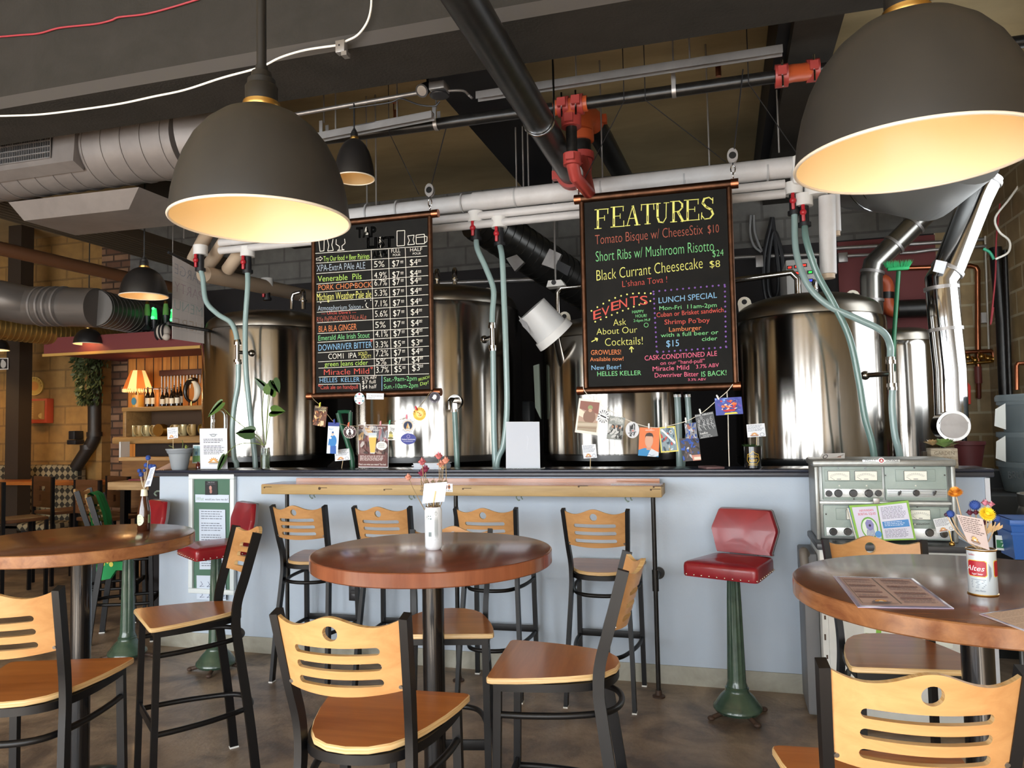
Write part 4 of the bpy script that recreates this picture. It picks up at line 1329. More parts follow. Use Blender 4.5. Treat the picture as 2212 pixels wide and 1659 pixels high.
for ch, x0, y0, x1, y1 in (('F', 183, 412, 278, 276), ('E', 298, 400, 392, 258), ('A', 408, 390, 500, 252), ('T', 515, 380, 606, 240), ('U', 614, 374, 712, 232), ('R', 726, 364, 826, 218), ('E', 824, 354, 930, 208), ('S', 938, 345, 1042, 192)):
    dy = -(x1 - x0) * .075
    L.mb.use(CHK.index('yellow'))
    for (a, b_, w) in SER[ch]:
        P = [Bp(*c(x0 + p[0] * (x1 - x0), y0 + p[0] * dy + p[1] * (y1 - y0 ))) for p in (a, b_)]
        d = P[1] - P[0]
        n = Vector((-d.z, 0, d.x)).normalized() * (w * .034)
        e = d.normalized() * .003
        L.mb.poly([P[0] + n - e, P[0] - n - e, P[1] - n + e, P[1] + n + e])
        if w >= .2:
            L.mb.use(CHK.index('brown'))
            q = [P[0].lerp(P[1], .12), P[0].lerp(P[1], .42)]
            o = Vector((0, -.0008, 0))
            L.mb.poly([q[0] + n * .5 + o, q[0] - n * .3 + o, q[1] - n * .3 + o, q[1] + n * .5 + o])
            L.mb.use(CHK.index('yellow'))
T2 = dict(thin=-.014)
for body, a, b_, h, col in (('Tomato Bisque w/ CheeseStix', (185, 525), (956, 450), 72, 'rust'), ('$10', (992, 444), (1072, 438), 62, 'rust'), ('Short Ribs w/ Mushroom Risotto', (190, 648), (1036, 570), 78, 'green'), ('$24', (1026, 614), (1105, 604), 50, 'green'), ('Black Currant Cheesecake', (195, 785), (956, 694), 80, 'yellow'), ('$8', (1006, 690), (1080, 686), 52, 'yellow'), ('L\u2019shana Tova !', (380, 830), (700, 795), 46, 'red'), ('Ask', (315, 1108), (406, 1100), 50, 'yellow'), ('About Our', (195, 1172), (486, 1156), 48, 'yellow'), ('Cocktails!', (256, 1252), (526, 1240), 58, 'yellow')):
    L.w(body, a, b_, h, col, **T2)
for body, a, b_, h, col in (('HAPPY', (450, 1018), (534, 1014), 22, 'green'), ('HOUR!', (475, 1048), (554, 1044), 22, 'green'), ('2-6pm M-F', (460, 1080), (580, 1074), 20, 'green'), ('GROWLERS!', (155, 1316), (370, 1312), 36, 'orange'), ('Available now!', (148, 1362), (388, 1356), 30, 'orange'), ('New Beer!', (158, 1424), (370, 1416), 34, 'blue'), ('HELLES KELLER', (200, 1468), (515, 1460), 34, 'green'), ('LUNCH SPECIAL', (640, 946), (1058, 906), 42, 'blue'), ('Mon-Fri  11am-2pm', (645, 996), (1056, 972), 30, 'green'), ('Cuban or Brisket sandwich', (625, 1046), (1105, 1008), 34, 'red'), ('Shrimp Po\u2019boy', (682, 1098), (1006, 1082), 36, 'red'), ('Lamburger', (715, 1150), (946, 1136), 34, 'orange'), ('with a full beer or', (655, 1190), (1068, 1166), 30, 'green'), ('cider', (950, 1216), (1060, 1210), 30, 'green'), ('$15', (695, 1258), (786, 1252), 48, 'blue'), ('CASK-CONDITIONED ALE', (540, 1356), (1058, 1322), 36, 'pink'), ('on our \u201chand-pull\u201d', (652, 1388), (970, 1370), 28, 'pink'), ('Miracle Mild', (597, 1432), (858, 1420), 34, 'pink'), ('3.7% ABV', (908, 1414), (1072, 1400), 28, 'pink'), ('Downriver Bitter', (612, 1478), (926, 1468), 34, 'pink'), ('IS BACK!', (946, 1472), (1126, 1460), 38, 'green'), ('3.3% ABV', (850, 1502), (980, 1498), 18, 'pink')):
    L.w(body, a, b_, h, col)
for i, (ch, x, y, sl) in enumerate((('E', 172, 1066, -.35), ('V', 232, 1042, -.3), ('E', 300, 1002, -.25), ('N', 358, 982, -.18), ('T', 436, 962, -.1), ('S', 506, 956, -.02))):
    L.w(ch, (x, y), (x + 56, y + 56 * sl), 66, 'red')
for k in range(11):
    f = k / 10
    L.dot((158 + 425 * f, 1000 - 125 * f - 45 * sin(pi * f)), 'yellow', .0055)
    L.dot((185 + 395 * f, 1078 - 148 * f - 5 * sin(pi * f)), 'yellow', .0055)
L.circle((550, 1102), 15, 'green')
for pts in (((158, 1222), (200, 1200)), ((182, 1196), (202, 1198), (196, 1218)), ((446, 1298), (444, 1260)), ((430, 1276), (444, 1256), (460, 1274))):
    L.line(pts, 'yellow', .006)
for k in range(13):
    f = k / 12
    L.dot((602 + 510 * f, 862 - 48 * f), 'purple', .006)
    L.dot((632 + 492 * f, 1296 - 36 * f), 'purple', .006)
    L.dot((604 + 22 * f, 880 + 410 * f), 'purple', .006)
    L.dot((1114 + 8 * f, 826 + 430 * f), 'purple', .006)
L.build(fb)
# hanging tackle of the boards
def tackle(name, label, x, z, ptop, chain=True):
    t = thing(name, label, 'pulley', (x, BY, z), group='pulleys of the menu boards')
    b = MB()
    zc = z + .06
    b.tube([(x + .013 * cos(q), BY, zc + .026 * sin(q)) for q in [2 * pi * k / 20 for k in range(21)]], .004, 8, False)
    b.tube([(x, BY + .009 * cos(q), zc - .036 + .016 * sin(q)) for q in [2 * pi * k / 16 for k in range(17)]], .004, 8, False)
    b.build('chain_link', M_chrome, t)
    z2 = zc + .085
    for s in (-1, 1):
        pl = []
        for k in range(20):
            q = 2 * pi * k / 20
            pl.append((x + .032 * cos(q), BY + s * .012, z2 + .046 * sin(q)))
        MB().prism(pl, (0, s * .003, 0)).build('cheek_plate', M_galv, t)
    MB().cyl((x, BY - .016, z2), (x, BY + .016, z2), .022, 18).build('pulley_wheel', M_darksteel, t)
    MB().tube([(x, BY, zc + .024), (x, BY, z2 - .03)], .004, 6).tube([(x + .01, BY, z2 + .03)] + [ptop], .0035, 6).build('pulley_rope', M_blk_plastic, t)
    return t
tackle('board_pulley', 'steel pulley and chain link above the left end of the features board', at(1250, 420, Y=BY).x, fzt + .028, at(1236, 232, Y=4.5))
tackle('board_pulley', 'steel pulley and chain link above the right end of the features board', at(1584, 385, Y=BY).x, fzt + .028, at(1605, 150, Y=4.25))
tackle('board_pulley', 'small pulley above the right end of the tap list board', at(929, 455, Y=BY).x, tzt + .02, at(964, 275, Y=4.4))
for (a, c_, lab) in (((1348, 218), (1262, 388), 'thin rope slanting down left to the features board pulley'), ((1394, 216), (1568, 350), 'thin rope slanting down right to the features board pulley'), ((840, 285), (905, 420), 'thin rope slanting down to the tap list board'), ((1617, 180), (1720, 330), 'thin rope running off behind the right hand dome lamp')):
    p, q = at(*a, Y=4.3), at(*c_, Y=BY)
    o = MB().tube([(p.x, p.y, p.z + .5), p, q], .0028, 6).build('board_rope', M_blk_plastic)
    tag(o, lab, 'rope', 'ropes of the menu boards')
# ------------------------------------------------------------------ cards, prints and papers
PAL = {}
def pal(h, rough=0.6):
    if h not in PAL:
        PAL[h] = mat('ink_' + h, h, rough)
    return PAL[h]
class Card:
    """flat print: four corner pixels on a vertical plane, pictures drawn in 0..1 coordinates"""
    def __init__(s, corners, Y, base='e8ebee', th=.0012):
        ys = Y if isinstance(Y, (list, tuple)) else [Y] * 4
        s.q = [at(u, v, Y=y) for (u, v), y in zip(corners, ys)]   # tl, tr, br, bl
        n = (s.q[1] - s.q[0]).cross(s.q[3] - s.q[0]).normalized()
        if n.y > 0:
            n = -n
        s.n = n
        s.mb = MB()
        s.cols = [base]
        s.mb.loft([[p + n * 0 for p in s.q], [p - n * th for p in s.q]])
        s.k = 1
    def P(s, x, y, lift=None):
        l = s.k * .0002 if lift is None else lift
        return (s.q[0] * (1 - x) + s.q[1] * x) * (1 - y) + (s.q[3] * (1 - x) + s.q[2] * x) * y + s.n * l
    def c(s, h):
        if h not in s.cols:
            s.cols.append(h)
        s.mb.use(s.cols.index(h))
    def poly(s, pts, h):
        s.c(h)
        s.k += 1
        s.mb.poly([s.P(*p) for p in pts])
        return s
    def rect(s, x0, y0, x1, y1, h):
        return s.poly([(x0, y0), (x1, y0), (x1, y1), (x0, y1)], h)
    def oval(s, x, y, rx, ry, h, n=24):
        return s.poly([(x + rx * cos(2 * pi * k / n), y + ry * sin(2 * pi * k / n)) for k in range(n)], h)
    def ringo(s, x, y, rx, ry, w, h, n=28):
        s.c(h); s.k += 1
        for k in range(n):
            a, b_ = 2 * pi * k / n, 2 * pi * (k + 1) / n
            s.mb.poly([s.P(x + rx * cos(a), y + ry * sin(a)), s.P(x + rx * cos(b_), y + ry * sin(b_)), s.P(x + rx * (1 - w) * cos(b_), y + ry * (1 - w) * sin(b_)), s.P(x + rx * (1 - w) * cos(a), y + ry * (1 - w) * sin(a))])
        return s
    def stroke(s, pts, w, h):
        for a, b_ in zip(pts[:-1], pts[1:]):
            d = Vector((b_[0] - a[0], b_[1] - a[1]))
            n = Vector((-d.y, d.x)).normalized() * w / 2
            s.poly([(a[0] + n.x, a[1] + n.y), (a[0] - n.x, a[1] - n.y), (b_[0] - n.x, b_[1] - n.y), (b_[0] + n.x, b_[1] + n.y)], h)
        return s
    def text(s, body, x0, x1, y, hgt, h, **k):
        s.c(h); s.k += 1
        p, q = s.P(x0, y), s.P(x1, y)
        up = s.P(x0, y - hgt) - p
        letter(s.mb, body, p, q, up.length, up=up, **k)
        return s
    def lines(s, x0, x1, y0, y1, n, h, seed=1, w=.35, para=0):
        """rows of tiny print too small to read"""
        r = random.Random(seed)
        s.c(h); s.k += 1
        dy = (y1 - y0) / n
        for i in range(n):
            if para and i % para == para - 1:
                continue
            a = x0
            e = x1 - (x1 - x0) * r.random() * .25
            while a < e - .01:
                b_ = min(e, a + (x1 - x0) * (.05 + .12 * r.random()))
                yy = y0 + dy * i
                s.mb.poly([s.P(a, yy), s.P(b_, yy), s.P(b_, yy + dy * w), s.P(a, yy + dy * w)])
                a = b_ + (x1 - x0) * .025
        return s
    def arc(s, body, x, y, r, a0, a1, hgt, h, asp=1.0, inward=False):
        s.c(h); s.k += 1
        n = len(body)
        for i, ch_ in enumerate(body):
            if ch_ == ' ':
                continue
            a = math.radians(a0 + (a1 - a0) * (i + .5) / n)
            rr = r
            ctr = s.P(x + rr * cos(a) * asp, y - rr * sin(a))
            out = (s.P(x + rr * 1.2 * cos(a) * asp, y - rr * 1.2 * sin(a)) - ctr).normalized()
            if inward:
                out = -out
            side = out.cross(-s.n).normalized()
            if inward is False and False:
                side = -side
            hh = (s.P(0, hgt) - s.P(0, 0)).length
            w = hh * .62
            side = (s.n.cross(out)) * -1
            letter(s.mb, ch_, ctr - side * w / 2, ctr + side * w / 2, hh, up=out)
        return s
    def noise(s, x0, y0, x1, y1, cols, n=40, seed=3, big=.12):
        r = random.Random(seed)
        for i in range(n):
            x, y = x0 + (x1 - x0) * r.random(), y0 + (y1 - y0) * r.random()
            a, b_, q = big * (.3 + r.random()), big * (.3 + r.random()), r.random() * 6
            pts = []
            for k in range(7):
                e = 2 * pi * k / 7
                px = x + a * cos(e) * cos(q) - b_ * sin(e) * sin(q) * .5
                py = y + a * cos(e) * sin(q) + b_ * sin(e) * cos(q) * .5
                pts.append((min(max(px, x0), x1), min(max(py, y0), y1)))
            s.poly(pts, r.choice(cols))
        return s
    def thing(s, name, label, cat, group=None, parent=None):
        o = s.mb.build(name, [pal(c_) for c_ in s.cols], parent, smooth=0, normals=False)
        if parent is None:
            tag(o, label, cat, group)
        elif label:
            o['label'] = label
        return o
def brand_foot(c, x0, y0, x1, y1, h='b0672e'):
    """little half-round sunburst emblem printed at the bottom of the house cards"""
    w, hh = x1 - x0, y1 - y0
    xc = (x0 + x1) / 2
    for k in range(7):
        a = pi * k / 6
        c.stroke([(xc + w * .2 * cos(a), y0 + hh * .62 - hh * .3 * sin(a)), (xc + w * .42 * cos(a), y0 + hh * .62 - hh * .62 * sin(a))], w * .07, h)
    c.poly([(xc + w * .3 * cos(pi * k / 10), y0 + hh * .62 - hh * .5 * sin(pi * k / 10)) for k in range(11)], 'd8a05a')
    c.poly([(xc + w * .12 * cos(pi * k / 10), y0 + hh * .62 - hh * .22 * sin(pi * k / 10)) for k in range(11)], 'f2ead8')
    c.rect(x0, y0 + hh * .68, x1, y0 + hh * .84, h)
    c.rect(x0 + w * .1, y0 + hh * .9, x1 - w * .1, y1, '6b6b6b')

# --- string of prints under the features board
SY = 4.66
def S(*pts):
    return [(1200 + x / 4.608, 830 + y / 4.61) for x, y in pts]
def twine(name, label, pts, Y, r=.0022, m='e3dccb'):
    o = MB().tube(catmull([at(u, v, Y=Y) for u, v in pts], 6), r, 6).build(name, pal(m))
    return tag(o, label, 'string')
twine('twine', 'white string of pegged prints hanging from the features board rail', S((275, 0), (285, 60), (345, 130), (430, 190), (520, 250), (620, 305), (760, 375), (920, 425), (1040, 432), (1100, 420), (1290, 372), (1400, 320), (1490, 262), (1600, 165), (1710, 70), (1765, 0)), SY + .004)
twine('twine', 'knotted white cord hanging straight from the features board to the counter', S((1707, 75), (1712, 200), (1718, 330), (1722, 560), (1730, 818)), SY + .03, .003)
G = 'prints pegged under the features board'
c = Card(S((235, 138), (458, 160), (418, 510), (192, 478)), SY, 'e9e4da')
c.rect(.08, .07, .93, .92, 'b79a86').poly([(.08, .07), (.93, .07), (.93, .4), (.08, .3)], '8f5d50').poly([(.08, .3), (.45, .42), (.3, .55), (.08, .5)], 'e8dac4').oval(.55, .5, .27, .2, '8b6a58').oval(.55, .24, .11, .07, '8f9a6a').oval(.56, .32, .08, .05, 'c9a184').rect(.08, .66, .93, .92, 'a89880').poly([(.08, .72), (.93, .66), (.93, .75), (.08, .8)], 'c4b6a0').stroke([(.1, .85), (.9, .8)], .015, '8b6a58')
c.thing('photo_print', 'faded white bordered picture print pegged leftmost under the features board', 'print', G)
c = Card(S((450, 235), (548, 285), (505, 405), (402, 360)), SY - .004, 'dfe1e2')
for k in range(14):
    a = 2 * pi * k / 14
    c.poly([(.5 + .5 * cos(a), .5 + .5 * sin(a)), (.5 + .5 * cos(a + .16), .5 + .5 * sin(a + .16)), (.5 + .2 * cos(a + .1), .5 + .2 * sin(a + .1))], '3a3a3c')
c.rect(.14, .38, .86, .62, 'f0f0f0').rect(.22, .45, .78, .55, '2a2a2c')
c.thing('burst_card', 'small black and white sunburst card pegged second under the features board', 'card', G)
c = Card(S((540, 310), (695, 335), (660, 560), (505, 545)), SY, '8f938e')
c.noise(.02, .02, .98, .3, ['b6b8b4', 'a4a7a2'], 10, 5, .2).noise(.02, .35, .98, .95, ['2c2c2c', '4a4a48', '1c1c1c', 'c9c9c6'], 26, 6, .16).text('SAM C.DAU', .08, .9, .2, .11, 'eef0ea').oval(.3, .45, .07, .06, 'b08468').oval(.55, .42, .07, .06, 'b08468').oval(.78, .46, .06, .05, 'b08468')
c.thing('photo_print', 'grey band photo print pegged third under the features board', 'print', G)
c = Card(S((697, 372), (833, 372), (833, 538), (697, 538)), SY - .002, 'd8d8d8', 0.0001)
c.mb = MB(); c.k = 1
oc, orx, ory = S((765, 455))[0], 68 / 4.608, 82 / 4.61
def oval_disc(card_cls_args):
    pass
def disc_card(center, rx, ry, Y, base, th=.0015):
    u, v = center
    c = Card([(u - rx, v - ry), (u + rx, v - ry), (u + rx, v + ry), (u - rx, v + ry)], Y, base, th)
    c.mb = MB()
    n = 36
    c.mb.loft([[c.P(.5 + .5 * cos(2 * pi * k / n), .5 + .5 * sin(2 * pi * k / n), 0) for k in range(n)], [c.P(.5 + .5 * cos(2 * pi * k / n), .5 + .5 * sin(2 * pi * k / n), -th) for k in range(n)]])
    return c
c = disc_card(oc, orx, ory, SY, 'd4d5d8')
c.noise(.3, .1, .7, .9, ['262626', '3c3c3e', '5a5a5c', 'b9b9bc'], 24, 9, .14).stroke([(.2, .7), (.8, .62)], .04, '3a3a3c').oval(.55, .55, .08, .05, 'c77a70')
c.thing('oval_sticker', 'black and white oval picture hanging fourth under the features board', 'sticker', G)
c = Card(S((838, 430), (1038, 435), (1025, 725), (822, 710)), SY, 'e07a44')
c.poly([(.0, .8), (.28, .72), (.62, .72), (1, .84), (1, 1), (0, 1)], '2f86bd').poly([(.62, .72), (1, .84), (1, .95), (.85, 1), (.45, 1)], 'ccd6e0').rect(.4, .62, .62, .78, 'c99a82').oval(.5, .45, .2, .25, 'd2a58c').poly([(.3, .36), (.3, .28), (.36, .2), (.5, .17), (.64, .2), (.7, .28), (.7, .36), (.66, .3), (.34, .3)], '3b2c28').text('THE', .44, .62, .055, .03, 'f4e9de').text('UNIVERSITY', .3, .74, .11, .045, 'f4e9de').stroke([(.44, .96), (.55, .93), (.66, .97), (.8, .94)], .012, '1d2b3a')
c.thing('orange_card', 'orange card with plain figure in blue pegged fifth under the features board', 'card', G)
c = Card(S((1030, 430), (1190, 415), (1225, 668), (1050, 682)), SY, 'e6d765')
c.rect(.06, .05, .94, .95, '8a9aa2').noise(.06, .05, .94, .95, ['5f7a8c', 'c24f46', '3c4f5e', 'dfe3df', '86a2b0', 'b9a36a'], 34, 12, .13).poly([(.1, .1), (.2, .08), (.9, .62), (.86, .72)], 'eef0ee').ringo(.7, .22, .1, .07, .3, 'e8ecee')
c.thing('yellow_card', 'comic style card with yellow border pegged sixth under the features board', 'card', G)
c = Card(S((1282, 392), (1398, 380), (1415, 540), (1300, 546)), SY - .001, '8b8f98')
c.noise(0, 0, 1, 1, ['2f58b4', '23478f', 'c9cdd4', '5a4a48', 'a86a58'], 26, 15, .16).stroke([(.05, .3), (.2, .1)], .05, 'e4e6ea')
c.thing('photo_print', 'upper of two blue sports pictures pegged seventh under the features board', 'print', G)
c = Card(S((1230, 540), (1425, 535), (1450, 755), (1275, 770)), SY - .001, '4a4344')
c.noise(0, 0, 1, .95, ['2f58b4', '23478f', 'c9cdd4', '2a2626', '6d5a58'], 36, 16, .13).poly([(.5, .75), (1, .74), (1, 1), (.55, 1)], 'c98a78').rect(.62, .84, 1, .96, 'e9d6c4')
c.thing('photo_print', 'lower of two blue sports pictures hanging below the seventh peg', 'print', G)
c = Card(S((1385, 305), (1568, 270), (1617, 515), (1437, 545)), SY - .003, '55585a')
c.noise(.02, .1, .98, .7, ['6d7072', '4a4c4e', '838688'], 24, 18, .12).text('DAIK ABRAXIA', .02, .98, .09, .07, 'dfe2e4').text('hello', .08, .5, .84, .1, 'eef0f0').text('EASTERN', .2, .62, .92, .05, 'cfd3d6').text('brewery .se', .1, .7, .975, .045, 'eef0f0')
for x in (.15, .4, .62, .82):
    c.ringo(x, .3, .06, .05, .25, 'c9ccce').stroke([(x, .36), (x - .04, .55), (x + .05, .68)], .02, 'c9ccce').stroke([(x - .08, .42), (x + .1, .5)], .02, 'c9ccce')
c.thing('grey_poster', 'grey poster with chalky figures pegged eighth under the features board', 'poster', G)
c = Card(S((1582, 140), (1850, 125), (1868, 295), (1598, 312)), SY - .002, '4a55a8')
c.noise(.02, .02, .98, .85, ['3d48a0', '5f7fd0', '6a4fae', '8fb5e8'], 30, 20, .1).noise(.2, .15, .8, .7, ['d8442f', 'e8783a', 'c9302c', 'e8d6c8', '2a3c90'], 30, 21, .1).poly([(.3, .98), (.35, .88), (.75, .86), (.82, .96)], 'e9d84a').poly([(.25, .72), (.75, .68), (.7, .8), (.35, .82)], 'c9302c')
c.thing('postcard', 'blue psychedelic postcard pegged rightmost under the features board', 'postcard', G)
def clip(pt, Y, h, label, tilt=0, group=None):
    p = at(*pt, Y=Y)
    t = MB()
    M = Matrix.Rotation(tilt, 3, 'Y')
    t.box(p, (.0085, .005, .032), M, bevel=.001).box(p + Vector((0, -.006, -.002)), (.0085, .004, .026), M).box(p + Vector((0, -.0035, .004)), (.011, .008, .003), M)
    o = t.build('clothes_peg', pal(h))
    tag(o, label, 'peg', group)
names = ['faded white bordered print', 'small sunburst card', 'grey band photo', 'orange card', 'yellow bordered comic card', 'upper blue sports picture', 'grey chalky poster', 'blue psychedelic postcard']
for (x, y, tl), nm in zip(((377, 138, .05), (512, 240, .3), (617, 300, .2), (930, 415, .0), (1097, 410, -.05), (1297, 358, -.1), (1440, 270, -.25), (1615, 130, -.45)), names):
    clip(S((x, y))[0], SY - .006, 'e9e9e6', 'white mini clothes peg holding the ' + nm, tl, 'white pegs under the features board')

# --- string of coasters under the tap list
def U(*pts):
    return [(640 + x / 6.144, 830 + y / 6.144) for x, y in pts]
twine('twine', 'tan string of pegged coasters hanging from the tap list board rail', U((190, 140), (240, 210), (310, 275), (420, 410), (500, 500), (600, 530), (700, 550), (850, 556), (1000, 548), (1240, 512), (1350, 478), (1470, 440), (1550, 380), (1610, 320), (1690, 230), (1790, 90)), SY + .004, .002, '8d7a5c')
G = 'coasters and cards pegged under the tap list'
c = Card(U((248, 280), (418, 303), (385, 568), (218, 540)), SY, '6b4330')
c.noise(0, .25, 1, 1, ['a8683a', 'd29a58', '4a2b22', 'e2bf86', '7d4a30'], 34, 30, .13).rect(.02, .02, .98, .24, '3a2a22').text('DARK LAGER', .1, .96, .12, .09, 'd9c48a').text('LAGER', .4, .96, .24, .09, 'efe2a8').rect(.62, .72, .88, .94, 'd8c6a0')
c.thing('beer_card', 'brown card with roasted malt picture pegged leftmost under the tap list', 'card', G)
c = Card(U((425, 505), (575, 510), (550, 925), (402, 918)), SY, 'dfe9ef')
c.rect(0, 0, 1, .12, '2c3f8c').text('Beer!', .12, .5, .24, .06, '3f78b4').lines(.1, .5, .27, .36, 3, '6a94bc', 2).oval(.48, .58, .36, .22, '2f7fc4').oval(.42, .38, .12, .07, 'e9c6b4').rect(.34, .30, .5, .36, '2a5f9c').poly([(.3, .76), (.82, .74), (.86, 1), (.32, 1)], '2d5fae').oval(.25, .5, .08, .04, 'f2f2f2').stroke([(.2, .52), (.16, .72)], .1, '2f7fc4').oval(.46, .62, .05, .012, 'c44')if False else c.rect(0, 0, 1, .12, '2c3f8c').text('Beer!', .12, .5, .24, .06, '3f78b4').oval(.5, .6, .34, .2, '2f7fc4').oval(.45, .37, .12, .065, 'e9c6b4').rect(.38, .29, .54, .35, '2a5f9c').poly([(.3, .76), (.82, .74), (.86, 1), (.32, 1)], '2d5fae').stroke([(.2, .54), (.16, .74)], .1, '2f7fc4').oval(.3, .5, .08, .035, 'f2f2f2')
c.thing('bookmark', 'tall blue and white drawing of a plump figure under the tap list', 'bookmark', G)
def coaster(ctr, rx, ry, base, Y=SY):
    return disc_card((640 + ctr[0] / 6.144, 830 + ctr[1] / 6.144), rx / 6.144, ry / 6.144, Y, base)
c = coaster((710, 634), 86, 84, '3a1a22')
c.ringo(.5, .5, .5, .5, .05, 'd8ccc4').oval(.5, .5, .28, .28, 'ece6e0').poly([(.5, .26), (.58, .36), (.56, .46), (.66, .7), (.5, .78), (.36, .68), (.46, .46), (.42, .34)], '2c1418').arc('DRIVEN', .5, .5, .34, 160, 20, .13, 'e8dcd4').arc('TALES', .5, .5, .46, 220, 320, .13, 'e8dcd4', inward=True)
c.thing('coaster', 'dark maroon round coaster pegged beside the tall blue drawing', 'coaster', G)
c = Card(U((1215, 530), (1320, 540), (1340, 745), (1215, 740)), SY + .002, 'dfe2df')
c.text('Joy', .3, .8, .38, .26, '3a3a38').oval(.35, .55, .2, .1, '8a8458').oval(.35, .72, .24, .13, 'c9bd6a').oval(.3, .88, .3, .08, '6d6a44')
c.thing('doodle_card', 'white doodle card pegged half behind the beer glass poster', 'card', G)
c = coaster((1482, 550), 99, 100, 'eef0f0')
c.ringo(.5, .5, .34, .34, .1, 'c9a05a').oval(.5, .5, .29, .29, '1d2c4c').poly([(.5, .28), (.5, .68), (.38, .66)], 'd9a35a').poly([(.52, .34), (.64, .66), (.52, .68)], 'ecd2a0').poly([(.34, .7), (.66, .7), (.6, .77), (.4, .77)], 'efe9dc').arc('SCHOOLCRAFT', .5, .5, .36, 165, 15, .1, '1d2430').arc('BREWERY', .5, .5, .465, 215, 325, .1, '1d2430', inward=True)
c.thing('coaster', 'white round coaster with navy sailboat centre under the tap list', 'coaster', G)
c = coaster((1488, 726), 102, 74, '3b4390', SY + .001)
c.ringo(.5, .27, .12, .16, .3, '8c86b4').text('Siebel Institute', .06, .94, .6, .15, 'e4e6f2').text('OF TECHNOLOGY', .18, .82, .76, .09, 'd0d3ea')
c.thing('oval_sticker', 'blue oval institute sticker hanging under the sailboat coaster', 'sticker', G)
c = coaster((1636, 395), 88, 90, 'e8c24a')
c.ringo(.5, .5, .5, .5, .04, 'f2e6b8').oval(.5, .5, .26, .26, 'f0d88a').noise(.34, .34, .66, .66, ['d08a2c', 'c4762a'], 14, 33, .06).arc('WITTEKAMM', .5, .5, .35, 190, -10, .13, '8a3e22').stroke([(.2, .78), (.5, .9), (.8, .78)], .03, 'd0982c')
c.thing('coaster', 'yellow round coaster pegged rightmost under the tap list', 'coaster', G)
c = disc_card((640 + 838 / 6.144, 830 + 190 / 6.144), 11, 12.8, BY - .04, 'e6e8ea')
c.oval(.5, .12, .1, .08, 'b8344c').oval(.5, .88, .1, .08, 'b8344c').oval(.15, .3, .08, .08, '4f8f9c').oval(.85, .3, .08, .08, '4f8f9c').oval(.15, .7, .08, .08, '4f8f9c').oval(.85, .7, .08, .08, '4f8f9c').oval(.5, .5, .32, .22, 'f2f2f2').text('Nailed', .24, .76, .56, .16, '6d6a70')
c.thing('coaster', 'white round coaster fixed to the bottom rail of the tap list board', 'coaster')
c = Card(U((930, 118), (1162, 122), (1160, 202), (930, 200)), BY - .04, 'dfe2e6')
c.text('FULL MEASURE BREWING', .07, .93, .52, .16, '3a3e48').text('COMPANY CO', .07, .5, .82, .14, '3a3e48')
c.thing('name_label', 'white printed label fixed to the bottom rail of the tap list board', 'label')
c = disc_card((640 + 1838 / 6.144, 830 + 174 / 6.144), 11.8, 11.8, BY - .045, '2b2530')
c.ringo(.5, .5, .5, .5, .08, '6d6470').poly([(.36, .34), (.44, .24), (.6, .26), (.68, .4), (.64, .6), (.5, .72), (.36, .66), (.3, .5)], 'e4e0dc').poly([(.3, .46), (.24, .56), (.36, .6)], 'e4e0dc').arc('WHITE BEAR', .5, .5, .47, 215, 325, .08, 'cfc8d0', inward=True)
c.thing('badge', 'dark round badge with white animal at right end of tap list rail', 'badge')
for (x, y, tl, h, nm) in ((318, 270, .1, 'd9dc4a', 'yellow mini clothes peg holding the roasted malt card'), (507, 492, -.1, '2c3f9c', 'dark blue mini clothes peg holding the tall blue drawing'), (697, 533, .2, 'e0704a', 'orange mini clothes peg holding the maroon coaster'), (917, 532, 0, 'e4e0dc', 'white mini clothes peg peeking over the beer glass poster'), (1122, 518, 0, 'e49aa4', 'pale pink mini clothes peg peeking over the beer glass poster'), (1243, 507, .1, '4fa884', 'green mini clothes peg holding the white doodle card'), (1468, 430, 0, 'e67a90', 'pink mini clothes peg holding the sailboat coaster'), (1594, 318, -.4, 'c9303a', 'red mini clothes peg holding the yellow coaster')):
    clip(U((x, y))[0], SY - .006, h, nm, tl)

# ------------------------------------------------------------------ things standing on the wall cap
CY = 4.70
M_acr = mat('clear_acrylic', 'f4f6f8', 0.05, trans=0.9, ior=1.2)
M_glass = mat('clear_glass', 'eef4f2', 0.03, trans=1.0, ior=1.3)
M_stem = mat('plant_stem', '6a7a3c', 0.5)
M_leaf = mat('green_leaf', '4f6f2c', 0.4, noise=((30, 30, 30), '3f5f26', 0.35, 0.7))
M_leafd = mat('dark_green_leaf', '34502a', 0.4)
def stand_sheet(name, label, corners, Y, base, draw, foot=True):
    t = thing(name, label, 'sign', at((corners[2][0] + corners[3][0]) / 2, corners[3][1], Y=Y))
    lean = .05
    c = Card(corners, [Y + lean, Y + lean, Y, Y], base)
    draw(c)
    c.thing('sheet', None, None, None, t)
    a, b_ = at(*corners[3], Y=Y), at(*corners[2], Y=Y)
    MB().span((a.x - .012, Y - .02, LZ), (b_.x + .012, Y + .08, LZ + .006)).build('holder_foot', M_acr, t)
    return t
def draw_sign(c):
    c.oval(.5, .17, .1, .035, '8a949c').oval(.5, .165, .07, .02, 'e0e4e8').stroke([(.36, .15), (.64, .15)], .012, '6d7780')
    c.lines(.14, .88, .26, .38, 3, '3c4048', 4).lines(.14, .9, .43, .66, 6, '3c4048', 5)
    brand_foot(c, .3, .72, .7, .88, 'b8905a')
stand_sheet('info_sign', 'white printed notice in a clear holder beside the grey plant pot', [(431, 926), (490.5, 925), (491.5, 1013), (433, 1013)], 4.70, 'd6dbe4', draw_sign)
